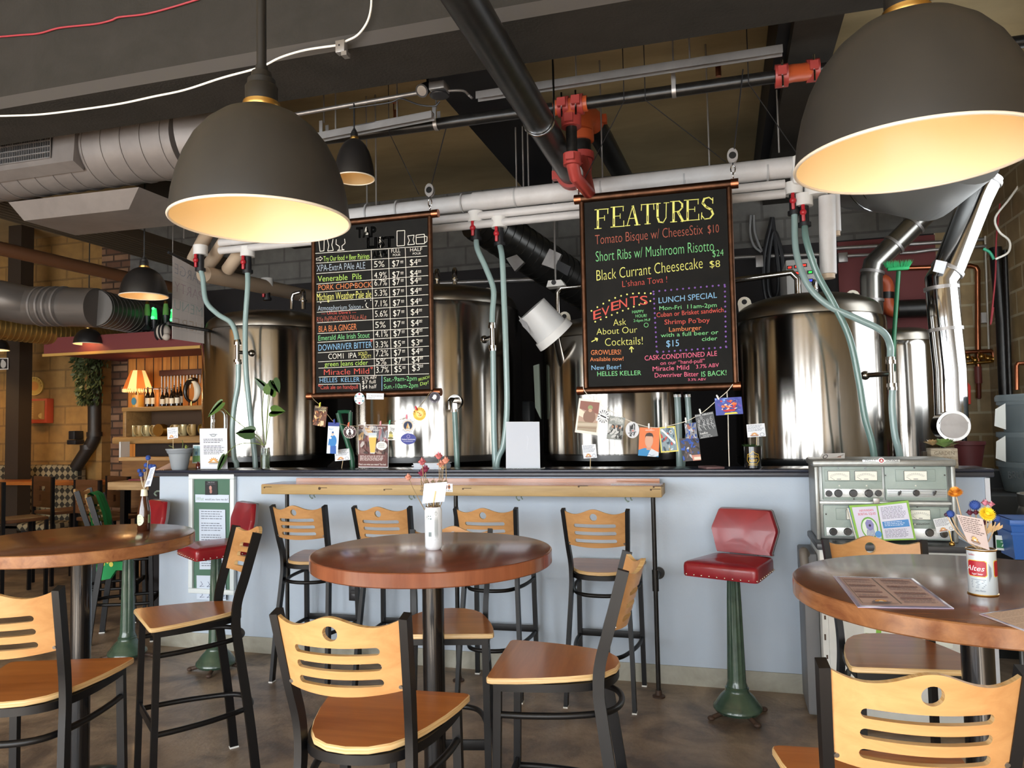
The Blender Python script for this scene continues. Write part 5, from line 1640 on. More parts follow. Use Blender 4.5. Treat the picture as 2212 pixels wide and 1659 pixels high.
def draw_beer(c):
    c.rect(0, 0, 1, 1, 'd8d4d4').rect(.02, .02, .98, .98, '6a4440')
    c.noise(.02, .02, .98, .4, ['8f9096', 'a9767a', 'd2b080', '5f6068', 'c9c4c4'], 30, 41, .14)
    c.noise(.02, .4, .98, .7, ['7a5c58', '4a3836', '9a8478', 'b8b0ac'], 24, 42, .12)
    c.rect(.02, .7, .98, .98, '643a36')
    c.text('When are you going to', .1, .92, .09, .045, 'f2eeea').text('brew a kolsch?', .26, .74, .155, .045, 'f2eeea')
    c.poly([(.36, .2), (.64, .2), (.58, .68), (.42, .68)], 'c9d2d8').poly([(.375, .3), (.63, .3), (.575, .66), (.425, .66)], 'd8b85a').rect(.37, .27, .635, .31, 'efe8d0')
    c.oval(.8, .5, .18, .1, 'e8e6e0').lines(.68, .92, .45, .56, 4, '4a4a4a', 7)
    c.lines(.08, .94, .73, .86, 5, 'e6dcd8', 8).text('That\u2019s not what you meant? Too bad.', .04, .96, .95, .04, 'f2eeea')
stand_sheet('beer_poster', 'poster with a glass of pale beer standing on the cap under the tap list', U((822, 535), (1227, 535), (1222, 1108), (825, 1105)), 4.70, 'd8d4d4', draw_beer)
def draw_blank(c):
    c.rect(.02, .015, .98, .985, 'c4cad4').stroke([(.63, .3), (.66, .38), (.62, .6)], .008, 'd4dae2')
stand_sheet('blank_sign', 'blank white sheet in a clear stand between the two menu boards', [(1093, 911), (1165, 911), (1167, 1012), (1093, 1012)], 4.70, 'ccd2da', draw_blank)
def pick_card(label, corners, Y, foot_uv, stick=True):
    t = thing('pick_card', label, 'card', at(*foot_uv, Y=Y), group='small house cards on picks')
    c = Card(corners, Y, 'e4e8ee')
    c.lines(.06, .95, .08, .6, 6, '5a6272', 11)
    brand_foot(c, .15, .64, .62, .95)
    c.ringo(.8, .84, .12, .14, .2, '8a929c')
    c.thing('card_face', None, None, None, t)
    p = t.location
    b_ = (c.q[2] + c.q[3]) / 2
    MB().tube([p, b_ + Vector((0, .004, 0)), (b_ + c.q[0]) / 2 + Vector((0, .004, 0))], .0025, 6).build('pick', pal('c9b48a'), t)
    return t
pick_card('small printed card on a pick left of the beer glass poster', U((508, 872), (700, 852), (715, 1003), (515, 1022)), 4.74, (738, 1012))
pick_card('small printed card on a pick under the white bordered print', S((262, 605), (400, 595), (413, 732), (280, 740)), 4.74, (1275, 1012))
# magazines
b = MB()
for k in range(6):
    b.box((at(932, 1008, Y=4.74).x + .004 * ((k * 7) % 3), 4.74, LZ + .0035 + k * .007), (.21 + .01 * (k % 2), .15, .0065), Matrix.Rotation(.06 * ((k * 5) % 3 - 1), 3, 'Z'))
o = b.build('magazine_pile', mat('magazine_paper', 'b9c0ca', 0.5))
tag(o, 'low pile of magazines on the cap behind the dried roses', 'magazines', kind='stuff')
c_ = at(1536, 1008, Y=4.74)
o = MB().box((c_.x, 4.74, LZ + .006), (.11, .16, .012), Matrix.Rotation(.35, 3, 'Z'), bevel=.001).box((c_.x, 4.74, LZ + .0125), (.095, .14, .001), Matrix.Rotation(.35, 3, 'Z')).build('booklet', mat('dark_booklet', '6b5050', 0.5))
tag(o, 'thin dark booklet lying on the cap left of the black mug', 'booklet')

# grey plant pot at the left end
p = at(388, 1015, Y=4.72); p.z = LZ
t = thing('potted_plant', 'grey plastic plant pot with sparse sprouts on the left end of the cap', 'plant', p)
MB().lathe([(.052, .0), (.058, .012), (.078, .118), (.082, .120), (.088, .128), (.092, .143), (.098, .148), (.099, .156), (.09, .157), (.084, .13), (.07, .12)], p, 48, cap0=True, cap1=True).build('pot', mat('grey_plastic_pot', '8d949a', 0.5), t)
MB().lathe([(.002, .131), (.08, .13)], p, 24).build('soil', mat('potting_soil', '3a2f26', 0.9), t)
for k, (dx, h_) in enumerate(((-.06, .05), (.02, .09), (.055, .045))):
    b = MB().tube(catmull([p + Vector((dx * .6, 0, .13)), p + Vector((dx, .01, .13 + h_ * .6)), p + Vector((dx * 1.5, -.01, .13 + h_))], 5), .0025, 6)
    b.build('sprout', M_stem, t)
b = MB()
for k in range(9):
    b.ball(p + Vector((.055 + .004 * sin(k * 2), 0, .14 + k * .005)), .012 - k * .001, 6)
b.build('cactus_bud', mat('bud_green', '8a9440', 0.5), t)
pick_card('white printed card on a pick stuck in the grey plant pot', [(361, 924), (384, 922.5), (384.5, 946), (362, 949)], 4.72, (374, 975))
# picture and red bottle behind the pot
c = Card([(417, 961), (432, 961), (432, 1000), (415, 1001)], 4.86, 'e8ecea')
c.rect(.08, .06, 1, .6, '9cc4cc').rect(.08, .6, 1, .94, '7aa86a').oval(.5, .45, .15, .1, '5f88a0').stroke([(.7, .06), (.65, .94)], .04, '4a5a3c')
c.thing('small_picture', 'small framed landscape picture half hidden behind the white notice', 'picture')
p = at(428, 1005, Y=4.82); p.z = LZ
o = MB().lathe([(.012, 0), (.016, .004), (.016, .03), (.008, .042), (.008, .052)], p, 16, cap0=True, cap1=True).build('tiny_bottle', mat('dark_red_glass', '5a1c18', 0.1, coat=.5))
tag(o, 'tiny dark red bottle standing between the plant pot and the notice', 'bottle')
# monstera cutting in a jar
p = at(573, 1015, Y=4.71); p.z = LZ
t = thing('vine_jar', 'vine cutting with heart shaped leaves growing in a glass jar on the cap', 'plant', p)
MB().lathe([(.030, .002), (.034, .006), (.034, .12), (.031, .135), (.031, .157), (.028, .157), (.029, .134), (.031, .118), (.031, .008), (.002, .006)], p, 32).build('jar', M_glass, t)
MB().lathe([(.0305, .008), (.0305, .105), (.002, .105)], p, 24, cap0=True).build('water', mat('jar_water', 'c4d0b8', 0.05, trans=.9, ior=1.33), t)
b = MB()
r_ = random.Random(3)
for k in range(7):
    q = r_.random() * 6
    b.tube(catmull([p + Vector((.02 * cos(q), .02 * sin(q), .01)), p + Vector((.024 * cos(q + 1), .02 * sin(q + 1), .05)), p + Vector((.01 * cos(q), .01, .15))], 5), .003, 6)
b.build('root', mat('root_green', '5a6436', 0.6), t)
YV = 4.69
def heart_leaf(mb, base, tip, w, nrm):
    base, tip, nrm = Vector(base), Vector(tip), Vector(nrm).normalized()
    ax = tip - base
    sd = ax.cross(nrm).normalized()
    ring_ = [(0.0, 0.0), (-.12, .22), (-.05, .42), (.15, .5), (.4, .45), (.65, .3), (.85, .12), (1, 0)]
    mid = [base + ax * f for f in (0, .1, .25, .45, .65, .85, 1)]
    L_ = [mb.bm.verts.new(base + ax * a + sd * (w * b_) + nrm * (w * .12 * b_)) for a, b_ in ring_]
    R_ = [mb.bm.verts.new(base + ax * a - sd * (w * b_) + nrm * (w * .12 * b_)) for a, b_ in ring_]
    C_ = [mb.bm.verts.new(base + ax * max(a, 0)) for a, b_ in ring_]
    for i in range(len(ring_) - 1):
        for X_ in (L_, R_):
            mb._face((X_[i], X_[i + 1], C_[i + 1], C_[i]))
leaves = [((573, 838), (549, 815), .04, [(573, 960), (566, 900), (570, 850)]), ((583, 852), (588, 822), .085, [(574, 960), (577, 900), (580, 855)]), ((590, 822), (604, 850), .055, [(574, 960), (580, 880), (588, 826)]), ((586, 888), (617, 889), .06, [(573, 962), (580, 920), (586, 890)]), ((548, 935), (508, 936), .07, [(570, 962), (560, 945), (548, 936)]), ((480, 870), (448, 902), .045, [(570, 962), (530, 925), (500, 900), (472, 868)]), ((486, 985), (468, 1024), .05, [(572, 962), (540, 957), (510, 962), (488, 982)])]
for k, (a, tip, w, stem) in enumerate(leaves):
    yy = YV - .012 * (k % 3)
    MB().tube(catmull([at(*q, Y=YV) for q in stem] + [at(*a, Y=yy)], 5), .0028, 6).build('stem', M_stem, t)
    mb = MB()
    heart_leaf(mb, at(*a, Y=yy), at(*tip, Y=yy - (.05 if k == 6 else .02)), w * 1.5, (.25 * ((k % 3) - 1), -1, .35))
    mb.build('leaf', M_leaf if k % 2 else M_leafd, t, normals=False, smooth=80)
# glass elbow tube behind the notice
t = thing('glass_swan_neck', 'clear glass swan neck tube standing behind the white notice', 'glassware', at(462, 1010, Y=4.86))
pts = [at(459, 1012, Y=4.86), at(459, 900, Y=4.86), at(463, 888, Y=4.86), at(474, 884, Y=4.86), at(484, 890, Y=4.86), at(487, 905, Y=4.86), at(487, 950, Y=4.86)]
MB().tube(catmull(pts, 5), .014, 14).build('tube', M_glass, t)
MB().cyl(at(459, 906, Y=4.86), at(459, 912, Y=4.86), .019, 14).build('union_nut', M_chrome, t)
# black mug planter with card
p = at(1627, 1010, Y=4.72); p.z = LZ
t = thing('mug_planter', 'black beer mug with gold emblem holding a small fern on the cap', 'mug', p)
MB().lathe([(.044, 0), (.05, .004), (.051, .13), (.048, .132), (.046, .122), (.002, .12)], p, 40, cap0=True).build('mug_body', mat('black_gloss_mug', '101012', 0.12, coat=.6), t)
b = MB()
def wrapz(mb, c0, r, z0, ang):
    """bend flat x/z drawing round a cylinder; x=0 faces ang"""
    for v in mb.bm.verts:
        a = ang + v.co.x / r
        rr = r - v.co.y
        v.co = Vector((c0[0] + rr * cos(a), c0[1] + rr * sin(a), z0 + v.co.z))
def flat_line(mb, pts, w):
    for a, b_ in zip(pts[:-1], pts[1:]):
        a, b_ = Vector((a[0], -.0006, a[1])), Vector((b_[0], -.0006, b_[1]))
        n_ = max(1, int((b_ - a).length / .012))
        d = (b_ - a)
        nn = Vector((-d.z, 0, d.x)).normalized() * w / 2
        for i in range(n_):
            p0, p1 = a + d * (i / n_), a + d * ((i + 1) / n_)
            mb.poly([p0 + nn, p0 - nn, p1 - nn, p1 + nn])
flat_line(b, [(-.032, .085), (-.036, .05), (-.022, .03), (.022, .03), (.036, .05), (.032, .085), (.012, .092), (0, .105), (-.012, .092), (-.032, .085)], .0025)
flat_line(b, [(-.028, .022), (.028, .022)], .0015)
letter(b, 'POISON', (-.028, -.0006, .066), (.028, -.0006, .066), .014)
letter(b, 'ALERT', (-.024, -.0006, .042), (.024, -.0006, .042), .014)
wrapz(b, p, .0515, p.z, -pi / 2)
b.build('gold_emblem', mat('gold_print', 'd9b23a', 0.35, 0.3), t, smooth=0, normals=False)
b = MB()
for k in range(26):
    q = k * 2.4
    l = .04 + .025 * ((k * 7) % 5) / 5
    d = Vector((cos(q), sin(q), .55 + .1 * (k % 4))).normalized()
    a = p + Vector((.015 * cos(q), .015 * sin(q), .12))
    s_ = d.cross(Vector((0, 0, 1))).normalized() * .006
    b.poly([a, a + d * l * .5 + s_, a + d * l - Vector((0, 0, .008)), a + d * l * .5 - s_])
b.build('foliage', M_leafd, t, normals=False)
pick_card('printed card on a pick stuck in the black emblem mug', S((1900, 402), (2080, 388), (2095, 518), (1912, 530)), 4.72, (1634, 962))
# white tip jar style tin on the radio and succulent box
p = at(2036, 1008, Y=4.74); p.z = LZ
t = thing('succulent_box', 'pale wooden planter box with succulents on the cap behind the radio cabinet', 'plant', p)
M_box = mat('weathered_box', 'b5ab98', 0.8, noise=((20, 4, 60), '8f8472', 0.4, 0.65))
b = MB().box(p + Vector((0, 0, .055)), (.135, .1, .11), bevel=.003)
b.build('planter', M_box, t)
b = MB()
letter(b, 'GARDEN', p + Vector((-.05, -.0506, .075)), p + Vector((.05, -.0506, .075)), .02)
letter(b, 'HERBS', p + Vector((-.035, -.0506, .045)), p + Vector((.035, -.0506, .045)), .016)
b.build('stencil_lettering', mat('stencil_brown', '6d6252', 0.8), t, smooth=0)
def rosette(parent, c0, r, n, m, nm='succulent'):
    mb = MB()
    for k in range(n):
        q = k * 2.399
        f = k / n
        el = .25 + 1.1 * (1 - f)
        d = Vector((cos(q) * sin(el), sin(q) * sin(el), cos(el)))
        s_ = d.cross(Vector((0, 0, 1))).normalized() * r * .3
        l = r * (.45 + .55 * (1 - f))
        up = Vector((0, 0, r * .12))
        a = c0
        mb.poly([a, a + d * l * .55 + s_ + up, a + d * l + up * .6, a + d * l * .55 - s_ + up])
    return mb.build(nm, m, parent, normals=False)
rosette(t, p + Vector((.01, -.01, .115)), .085, 26, mat('succulent_green', '7d9a58', 0.5))
rosette(t, p + Vector((-.045, 0, .125)), .06, 18, mat('succulent_tan', 'b99a6c', 0.5))
rosette(t, p + Vector((.05, .02, .12)), .035, 14, mat('succulent_blush', 'b58a7a', 0.5))
"""small dark box left of the planter"""
q_ = at(2003, 1000, Y=4.8); q_.z = LZ
o = MB().box(q_ + Vector((0, 0, .045)), (.05, .05, .09)).build('small_crate', mat('dark_crate', '3f3428', 0.8))
tag(o, 'small dark wooden box tucked left of the succulent planter', 'box')
# ------------------------------------------------------------------ framed sign on the half wall
t = thing('framed_sign', 'tall white framed green notice board leaning on the blue wall behind a stool', 'notice board', at(455, 1340, Y=4.64))
A, B_ = at(410, 1024, Y=4.628), at(508, 1024, Y=4.628)
zt, zb_ = A.z, .40
xl, xr = A.x, B_.x
M_fw = mat('white_frame_paint', 'd6dee0', 0.45)
w = .035
MB().span((xl + .01, 4.632, zb_ + .01), (xr - .01, 4.645, zt - .01)).build('green_panel', mat('green_felt', '4d6f5e', 0.8), t)
for a, b_ in (((xl, zt - w), (xr, zt)), ((xl, zb_), (xr, zb_ + w)), ((xl, zb_ + w), (xl + w, zt - w)), ((xr - w, zb_ + w), (xr, zt - w))):
    MB().span((a[0], 4.612, a[1]), (b_[0], 4.645, b_[1]), bevel=.005).build('frame_rail', M_fw, t)
def paper_on(parent, name, corners, Y, base, fn):
    c = Card(corners, Y, base)
    fn(c)
    c.thing(name, None, None, None, parent)
def f1(c):
    c.text('TALK TO US', .22, .78, .12, .06, 'c9ccd2').text('SOMETHING NEW', .14, .84, .24, .05, '7d828c').oval(.45, .5, .11, .16, 'b98a80').oval(.48, .74, .1, .16, 'a87870')
def f2(c):
    c.text('What', .04, .26, .75, .45, '8fae9c', shear=.25).text('would you have me do?', .3, .97, .72, .28, '3f4a5c', shear=.25)
def f3(c):
    c.lines(.08, .9, .03, .97, 24, '5a6272', 21, .3, 5)
def f4(c):
    for k in range(4):
        for j in range(2):
            x, y = .15 + .25 * k, .25 + .45 * j
            c.stroke([(x, y), (x + .06, y + .12), (x - .04, y + .22), (x + .12, y + .2)], .018, '5a6480')
paper_on(t, 'black_card', [(443, 1039), (469, 1039), (469.5, 1069), (443, 1069)], 4.625, '17181d', f1)
paper_on(t, 'banner_strip', [(421.5, 1068), (494.5, 1069), (494.5, 1086), (422, 1085)], 4.625, 'c6d2e2', f2)
paper_on(t, 'list_sheet', [(430, 1100), (486.5, 1101), (488, 1230), (431, 1230)], 4.625, 'c2cede', f3)
paper_on(t, 'note_sheet', [(424.5, 1243), (487, 1244), (488, 1297), (425, 1294)], 4.625, 'c6d2e2', f4)
p = at(338, 1065, Y=4.6)
o = MB().tube(catmull([at(352, 1062, Y=4.66), at(340, 1061, Y=4.66), at(334, 1066, Y=4.64), at(338, 1071, Y=4.63)], 5), .006, 8).build('coat_hook', M_hook)
tag(o, 'pale green coat hook at the left end of the blue half wall', 'hook')
c = Card([(958, 1044), (977.5, 1045), (978, 1063), (958, 1062)], SY0 - .003, 'e2e6ea')
c.oval(.3, .4, .12, .3, '7a4a38').oval(.62, .4, .14, .3, 'b5764c').rect(.5, .3, .75, .5, '4a2c22').text('MY BCA', .12, .9, .92, .15, '2c2c30')
c.thing('sticker', 'small white sticker on the counter edge beside the dried rose card', 'sticker')
o = MB().box((at(1375, 1037, Y=4.45).x, 4.47, SZ + .003), (.3, .1, .004), Matrix.Rotation(.08, 3, 'Z')).build('laminated_sheet', mat('laminate_grey', '9a9394', 0.15))
tag(o, 'clear laminated sheet lying on the right part of the wooden wall counter', 'menu')

# ------------------------------------------------------------------ centre table: can with dried roses
def stem_flower(t, base, tip, bend, r, head, m, stemm='8a7350'):
    base, tip = Vector(base), Vector(tip)
    mid = (base + tip) / 2 + Vector(bend)
    MB().tube(catmull([base, mid, tip], 5), r, 6).build('stem', pal(stemm), t)
    mb = MB()
    head(mb, tip)
    mb.build('flower', m, t, normals=False, smooth=60)
def rose(sz):
    def f(mb, c0):
        for k in range(11):
            q = k * 2.399
            rr = sz * (.2 + .07 * k)
            d = Vector((cos(q), sin(q), 0))
            s_ = Vector((-sin(q), cos(q), 0)) * sz * (.35 + .03 * k)
            z = sz * (.9 - .1 * k)
            mb.poly([c0 + d * rr * .3 + Vector((0, 0, -sz * .4)), c0 + d * rr + s_ * .8 + Vector((0, 0, z * .3)), c0 + d * rr * .9 + Vector((0, 0, z + sz * .2)), c0 + d * rr - s_ * .8 + Vector((0, 0, z * .3))])
        mb.ball(c0 + Vector((0, 0, -sz * .1)), sz * .55, 8)
    return f
def pompom(sz):
    def f(mb, c0):
        mb.ball(c0, sz * .82, 10)
        for k in range(90):
            z = 1 - 2 * (k + .5) / 90
            q = k * 2.399
            d = Vector((math.sqrt(1 - z * z) * cos(q), math.sqrt(1 - z * z) * sin(q), z))
            s_ = d.orthogonal().normalized() * sz * .09
            mb.poly([c0 + d * sz * .75 + s_, c0 + d * sz * .75 - s_, c0 + d * sz * 1.05])
    return f
def daisy(sz, face, n=26):
    def f(mb, c0):
        fc = Vector(face).normalized()
        e1 = fc.orthogonal().normalized()
        e2 = fc.cross(e1)
        for ring_, rl, tilt in ((0, 1.0, .15), (1, .8, .45), (2, .55, .8)):
            for k in range(n):
                q = 2 * pi * (k + .5 * ring_) / n
                d = e1 * cos(q) + e2 * sin(q)
                s_ = (-e1 * sin(q) + e2 * cos(q)) * sz * .13
                mb.poly([c0 + d * sz * .2, c0 + d * sz * rl * .6 + s_ + fc * sz * tilt * .5, c0 + d * sz * rl + fc * sz * tilt, c0 + d * sz * rl * .6 - s_ + fc * sz * tilt * .5])
        mb.ball(c0 + fc * sz * .1, sz * .35, 8)
    return f
M_rose = mat('dried_rose', 'a34a5a', 0.7, noise=((60, 60, 60), 'c8786e', 0.35, 0.65))
M_rosed = mat('dark_dried_rose', '7a2c44', 0.7)
M_rosep = mat('pale_dried_rose', 'cf8a74', 0.7)
M_bluefl = mat('blue_pompom', '284488', 0.8)
M_yel = mat('yellow_strawflower', 'e3c227', 0.6)
M_org = mat('orange_strawflower', 'b5651f', 0.6, noise=((60, 60, 60), 'd9962c', 0.4, 0.6))
M_pinkfl = mat('pink_dried', 'b87080', 0.7)
M_burg = mat('burgundy_dried', '5a1f30', 0.7)

p = at(937, 1186, z=TZ); cz = TZ
q0 = p.copy()
R_ = .0335
Hc = .165
t = thing('beer_can', 'tall white beer can used as a vase on the middle round table', 'can', p)
MB().lathe([(.026, 0), (.030, .004), (R_, .012), (R_, Hc - .014), (.029, Hc - .002), (.0285, Hc)], p, 48, cap0=True).build('can_body', mat('white_can', 'e2e6ea', 0.25, 0.1), t)
MB().lathe([(.0285, Hc - .003), (.030, Hc), (.0285, Hc + .002), (.027, Hc - .002), (.002, Hc - .006)], p, 40).build('can_rim', M_chrome, t)
b = MB()
ang = math.atan2(-p.y, -p.x)
flat_line(b, [(-.014 + .0145 * cos(2 * pi * k / 28), .128 - .038 + .0 + .0195 * 0 + .0145 * sin(2 * pi * k / 28) + .036) for k in range(29)], .0008)
flat_line(b, [(-.014 + .0095 * cos(2 * pi * k / 24), .126 + .0095 * sin(2 * pi * k / 24)) for k in range(25)], .0006)
for k in range(10):
    a = 2 * pi * k / 10
    letter(b, 'ROASTING CO'[k % 10], (-.014 + .0120 * cos(a) - .001, -.0006, .126 + .0120 * sin(a) - .001), (-.014 + .0120 * cos(a) + .001, -.0006, .126 + .0120 * sin(a) - .001), .002)
for x, y, r in ((-.019, .130, .0028), (-.011, .130, .003), (-.018, .121, .0026), (-.010, .120, .0036)):
    b.poly([(x + r * cos(2 * pi * k / 6), -.0006, y + r * .8 * sin(2 * pi * k / 6)) for k in range(6)])
letter(b, 'pale', (-.018, -.0006, .102), (-.010, -.0006, .102), .003)
letter(b, 'ale', (-.017, -.0006, .097), (-.011, -.0006, .097), .003)
for k in range(3):
    z = .088 - k * .0035
    flat_line(b, [(-.020 + .002 * j, z + .0012 * sin(j * 1.6)) for j in range(7)], .0009)
for k in range(9):
    flat_line(b, [(-.020 + k * .0014, .052), (-.020 + k * .0014, .070)], .0004 + .0004 * (k % 3))
flat_line(b, [(.010, .150), (.0155, .141), (.010, .132), (.0045, .141), (.010, .150)], .0007)
letter(b, 'BE', (.0075, -.0006, .142), (.0125, -.0006, .142), .003)
for k in range(11):
    x = .004 + k * .0014
    flat_line(b, [(x, .045 + .004 * ((k * 3) % 4)), (x, .128 - .006 * ((k * 5) % 3))], .0004)
flat_line(b, [(-.022, .045), (-.006, .045)], .0008)
flat_line(b, [(-.025, .04), (.02, .04)], .0005)
wrapz(b, p, R_, p.z, ang)
b.build('can_print', mat('can_ink', '2f4a44', 0.5), t, smooth=0, normals=False)
fl = thing('dried_roses', 'bunch of dried pink roses standing in the white can', 'flowers', p + Vector((0, 0, Hc)))
Yf = p.y
base = p + Vector((0, 0, Hc * .7))
for (u, v, sz, m, bx) in ((912, 998, .016, M_rose, (-.01, 0, .02)), (919, 1013, .016, M_rosed, (-.01, 0, .01)), (911, 1022, .015, M_rosed, (-.02, 0, .02)), (948, 985, .016, M_rose, (.01, 0, .0)), (963, 995, .015, M_rosep, (.02, 0, .0)), (953, 1003, .016, M_rosep, (.01, 0, .0)), (882, 1031, .014, M_rosep, (-.02, 0, .03)), (957, 1010, .009, pal('a8906a'), (.01, 0, 0))):
    stem_flower(fl, base + Vector(((u - 935) * .0003, 0, 0)), at(u, v, Y=Yf + .012 * ((u * 7) % 3 - 1)), bx, .0016, rose(sz * 1.25), m)
b = MB()
for k in range(16):
    q = k * 1.7
    x = (k - 8) * .006
    b.tube(catmull([base, p + Vector((x * .8, .02 * sin(q), Hc + .06)), p + Vector((x * 1.2, .02 * cos(q), Hc + .09 + .01 * (k % 3)))], 4), .0012, 5)
    lf = p + Vector((x * 1.1, -.01, Hc + .06 + .012 * (k % 4)))
    b.poly([lf, lf + Vector((.012, -.004, .008)), lf + Vector((.02, 0, .002)), lf + Vector((.01, .004, -.006))])
b.build('dry_leaf', mat('dry_foliage', '7d6a50', 0.8), fl, normals=False)
c = Card([(916, 1045), (965.5, 1041), (960, 1083.5), (912, 1088)], p.y - .035, 'cdd6e6')
c.poly([(.08, .16), (.4, .13), (.5, .1), (.6, .13), (.92, .16), (.95, .3), (.93, .5), (.95, .75), (.92, .86), (.6, .88), (.5, .92), (.4, .88), (.08, .86), (.05, .7), (.08, .5), (.05, .3)], 'd8d4c6')
cc = thing('pick_card', 'blank backed card on a wooden pick in front of the dried roses', 'card', p + Vector((0, 0, Hc)))
c.thing('card_face', None, None, None, cc)
MB().bar(c.P(.52, .98, .002), c.P(.56, .42, .002), .0045, .002).build('pick', pal('c2a877'), cc)
MB().bar(c.P(.52, .98, .002), p + Vector((.0, -.0, Hc - .01)), .0045, .002).build('pick', pal('c2a877'), cc)

# ------------------------------------------------------------------ left table: brown bottle with blue flowers
p = at(311, 1146, z=TZ)
t = thing('beer_bottle', 'brown beer bottle with cream cap and round label on the left table', 'bottle', p)
k_ = .94
M_amber = mat('amber_glass', '3a1c10', 0.08, coat=.6)
MB().lathe([(.028 * k_, 0), (.031 * k_, .004), (.0315 * k_, .06), (.0315 * k_, .085), (.028 * k_, .11), (.019 * k_, .15), (.0145 * k_, .17)], p, 40, cap0=True, cap1=True).build('bottle_body', M_amber, t)
MB().lathe([(.0165, .166), (.0165, .168), (.0135, .198), (.002, .199)], p, 28, cap0=True).build('bottle_cap', mat('cream_foil', 'ddd8bd', 0.45), t)
ang = math.atan2(-p.y, -p.x)
b = MB()
b.poly([(-.026 + .022 * cos(2 * pi * k / 28) if False else -.022 + .020 * cos(2 * pi * k / 28), -.0004, .056 + .027 * sin(2 * pi * k / 28)) for k in range(28)])
b2 = MB()
for k in range(20):
    x0 = -.042 + .002 * k
    hh = 1 - ((x0 + .001 + .022) / .0205) ** 2
    if hh > 0:
        zz = .027 * math.sqrt(hh)
        b2.poly([(x0, -.0004, .054 - zz), (x0 + .002, -.0004, .054 - zz), (x0 + .002, -.0004, .054 + zz), (x0, -.0004, .054 + zz)])
wrapz(b2, p, .0315 * k_ + .0004, p.z, ang)
b2.build('round_label', mat('label_cream', 'd6ddb8', 0.5), t, smooth=0)
b3 = MB()
for k, s_ in enumerate(('A/M', 'J-D', 'A')):
    letter(b3, s_, (-.030, -.0014, .066 - k * .013), (-.014, -.0014, .066 - k * .013), .007, shear=.2)
wrapz(b3, p, .0315 * k_ + .0004, p.z, ang)
b3.build('label_print', mat('label_grey', '7d8a70', 0.5), t, smooth=0)
b4 = MB()
for k in range(6):
    b4.use(1 if k % 6 < 1 else 0).poly([(.018 + .0018 * k, -.0004, .038), (.018 + .0018 * (k + 1), -.0004, .038), (.018 + .0018 * (k + 1), -.0004, .078), (.018 + .0018 * k, -.0004, .078)])
wrapz(b4, p, .0315 * k_ + .0004, p.z, ang)
b4.build('side_label', [mat('label_green', '5c7a45', 0.5), mat('label_pale', 'cfd6bc', 0.5)], t, smooth=0)
b.bm.free()
fl = thing('blue_flowers', 'bunch of blue pompom flowers standing in the brown bottle', 'flowers', p + Vector((0, 0, .199)))
top = p + Vector((0, 0, .19))
for (u, v, sz) in ((320, 989, .0135), (316, 1005, .013), (326, 1008, .014), (333, 1008, .012), (301, 1017, .011), (305, 1025, .013), (312, 1016, .009)):
    stem_flower(fl, top, at(u, v, Y=p.y + .008 * ((u * 5) % 3 - 1)), ((u - 312) * .0003, 0, 0), .0014, pompom(sz), M_bluefl, 'b0a088')
c = Card([(325, 1011), (336, 1008), (325, 1050), (312, 1052)], p.y - .02, 'bfc8dc')
c.lines(.1, .9, .08, .6, 7, '5a6478', 31, .45)
c.rect(.2, .7, .7, .9, '8a8f9c')
cc = thing('pick_card', 'narrow printed card leaning out of the brown bottle', 'card', top)
c.thing('card_face', None, None, None, cc)
MB().bar(top, c.P(.4, .9, -.002), .003, .002).build('pick', pal('5a4a3a'), cc)

# ------------------------------------------------------------------ right table: can with straw flowers, menus
p = at(2124, 1283, z=TZ)
R_ = .0345
Hc = .122
t = thing('beer_can', 'old white and red beer can used as a vase on the right table', 'can', p)
ang = math.atan2(-p.y, -p.x)
MB().lathe([(R_ - .002, 0), (R_, .003), (R_, Hc - .003), (R_ - .001, Hc)], p, 48, cap0=True).build('can_body', mat('tin_white', 'd3dde2', 0.25, 0.3), t)
for z in (.002, Hc - .003):
    MB().tube([p + Vector(((R_ + .0006) * cos(2 * pi * k / 48), (R_ + .0006) * sin(2 * pi * k / 48), z)) for k in range(49)], .0022, 8, False).build('can_rim', M_brass, t)
def wrap_rect(x0, z0, x1, z1, lift, bev=0.004, n=10):
    mb = MB()
    for k in range(n):
        a, b_ = x0 + (x1 - x0) * k / n, x0 + (x1 - x0) * (k + 1) / n
        e0 = bev if k == 0 else 0
        e1 = bev if k == n - 1 else 0
        mb.poly([(a, -lift, z0 + e0), (b_, -lift, z0 + e1), (b_, -lift, z1 - e1), (a, -lift, z1 - e0)])
    return mb
for x0, x1 in ((-.036, .010), (.031, .055)):
    for (gx, lift, m) in ((.0018, .0004, mat('gold_line', 'd8b63c', 0.4)), (0, .0008, mat('label_red', 'a3202e', 0.35))):
        mb = wrap_rect(x0 - gx, .052 - gx, x1 + gx, .092 + gx, lift)
        wrapz(mb, p, R_, p.z, ang)
        mb.build('red_label', m, t, smooth=0)
b = MB()
letter(b, 'Altes', (-.040, -.0014, .066), (.006, -.0014, .066), .014, shear=.3)
letter(b, 'lager beer', (-.024, -.0014, .056), (.002, -.0014, .056), .005)
wrapz(b, p, R_, p.z, ang)
b.build('label_lettering', mat('label_white', 'eef2f2', 0.4), t, smooth=0)
b = MB()
letter(b, 'Golden', (-.034, -.0005, .105), (-.016, -.0005, .105), .006)
wrapz(b, p, R_, p.z, ang)
b.build('small_red_lettering', mat('label_red', 'a3202e', 0.35), t, smooth=0)
b = MB()
for k in range(6):
    flat_line(b, [(-.028 + .001 * (k % 2), .043 - k * .0042), (.008 - .003 * (k % 3), .043 - k * .0042)], .0011)
for k in range(4):
    flat_line(b, [(.016 + .0018 * k, .04 + .004 * k), (.016 + .0018 * k, .085 - .003 * k)], .0008)
letter(b, 'John Martin', (-.018, -.0005, .012), (.006, -.0005, .012), .0045, shear=.3)
wrapz(b, p, R_, p.z, ang)
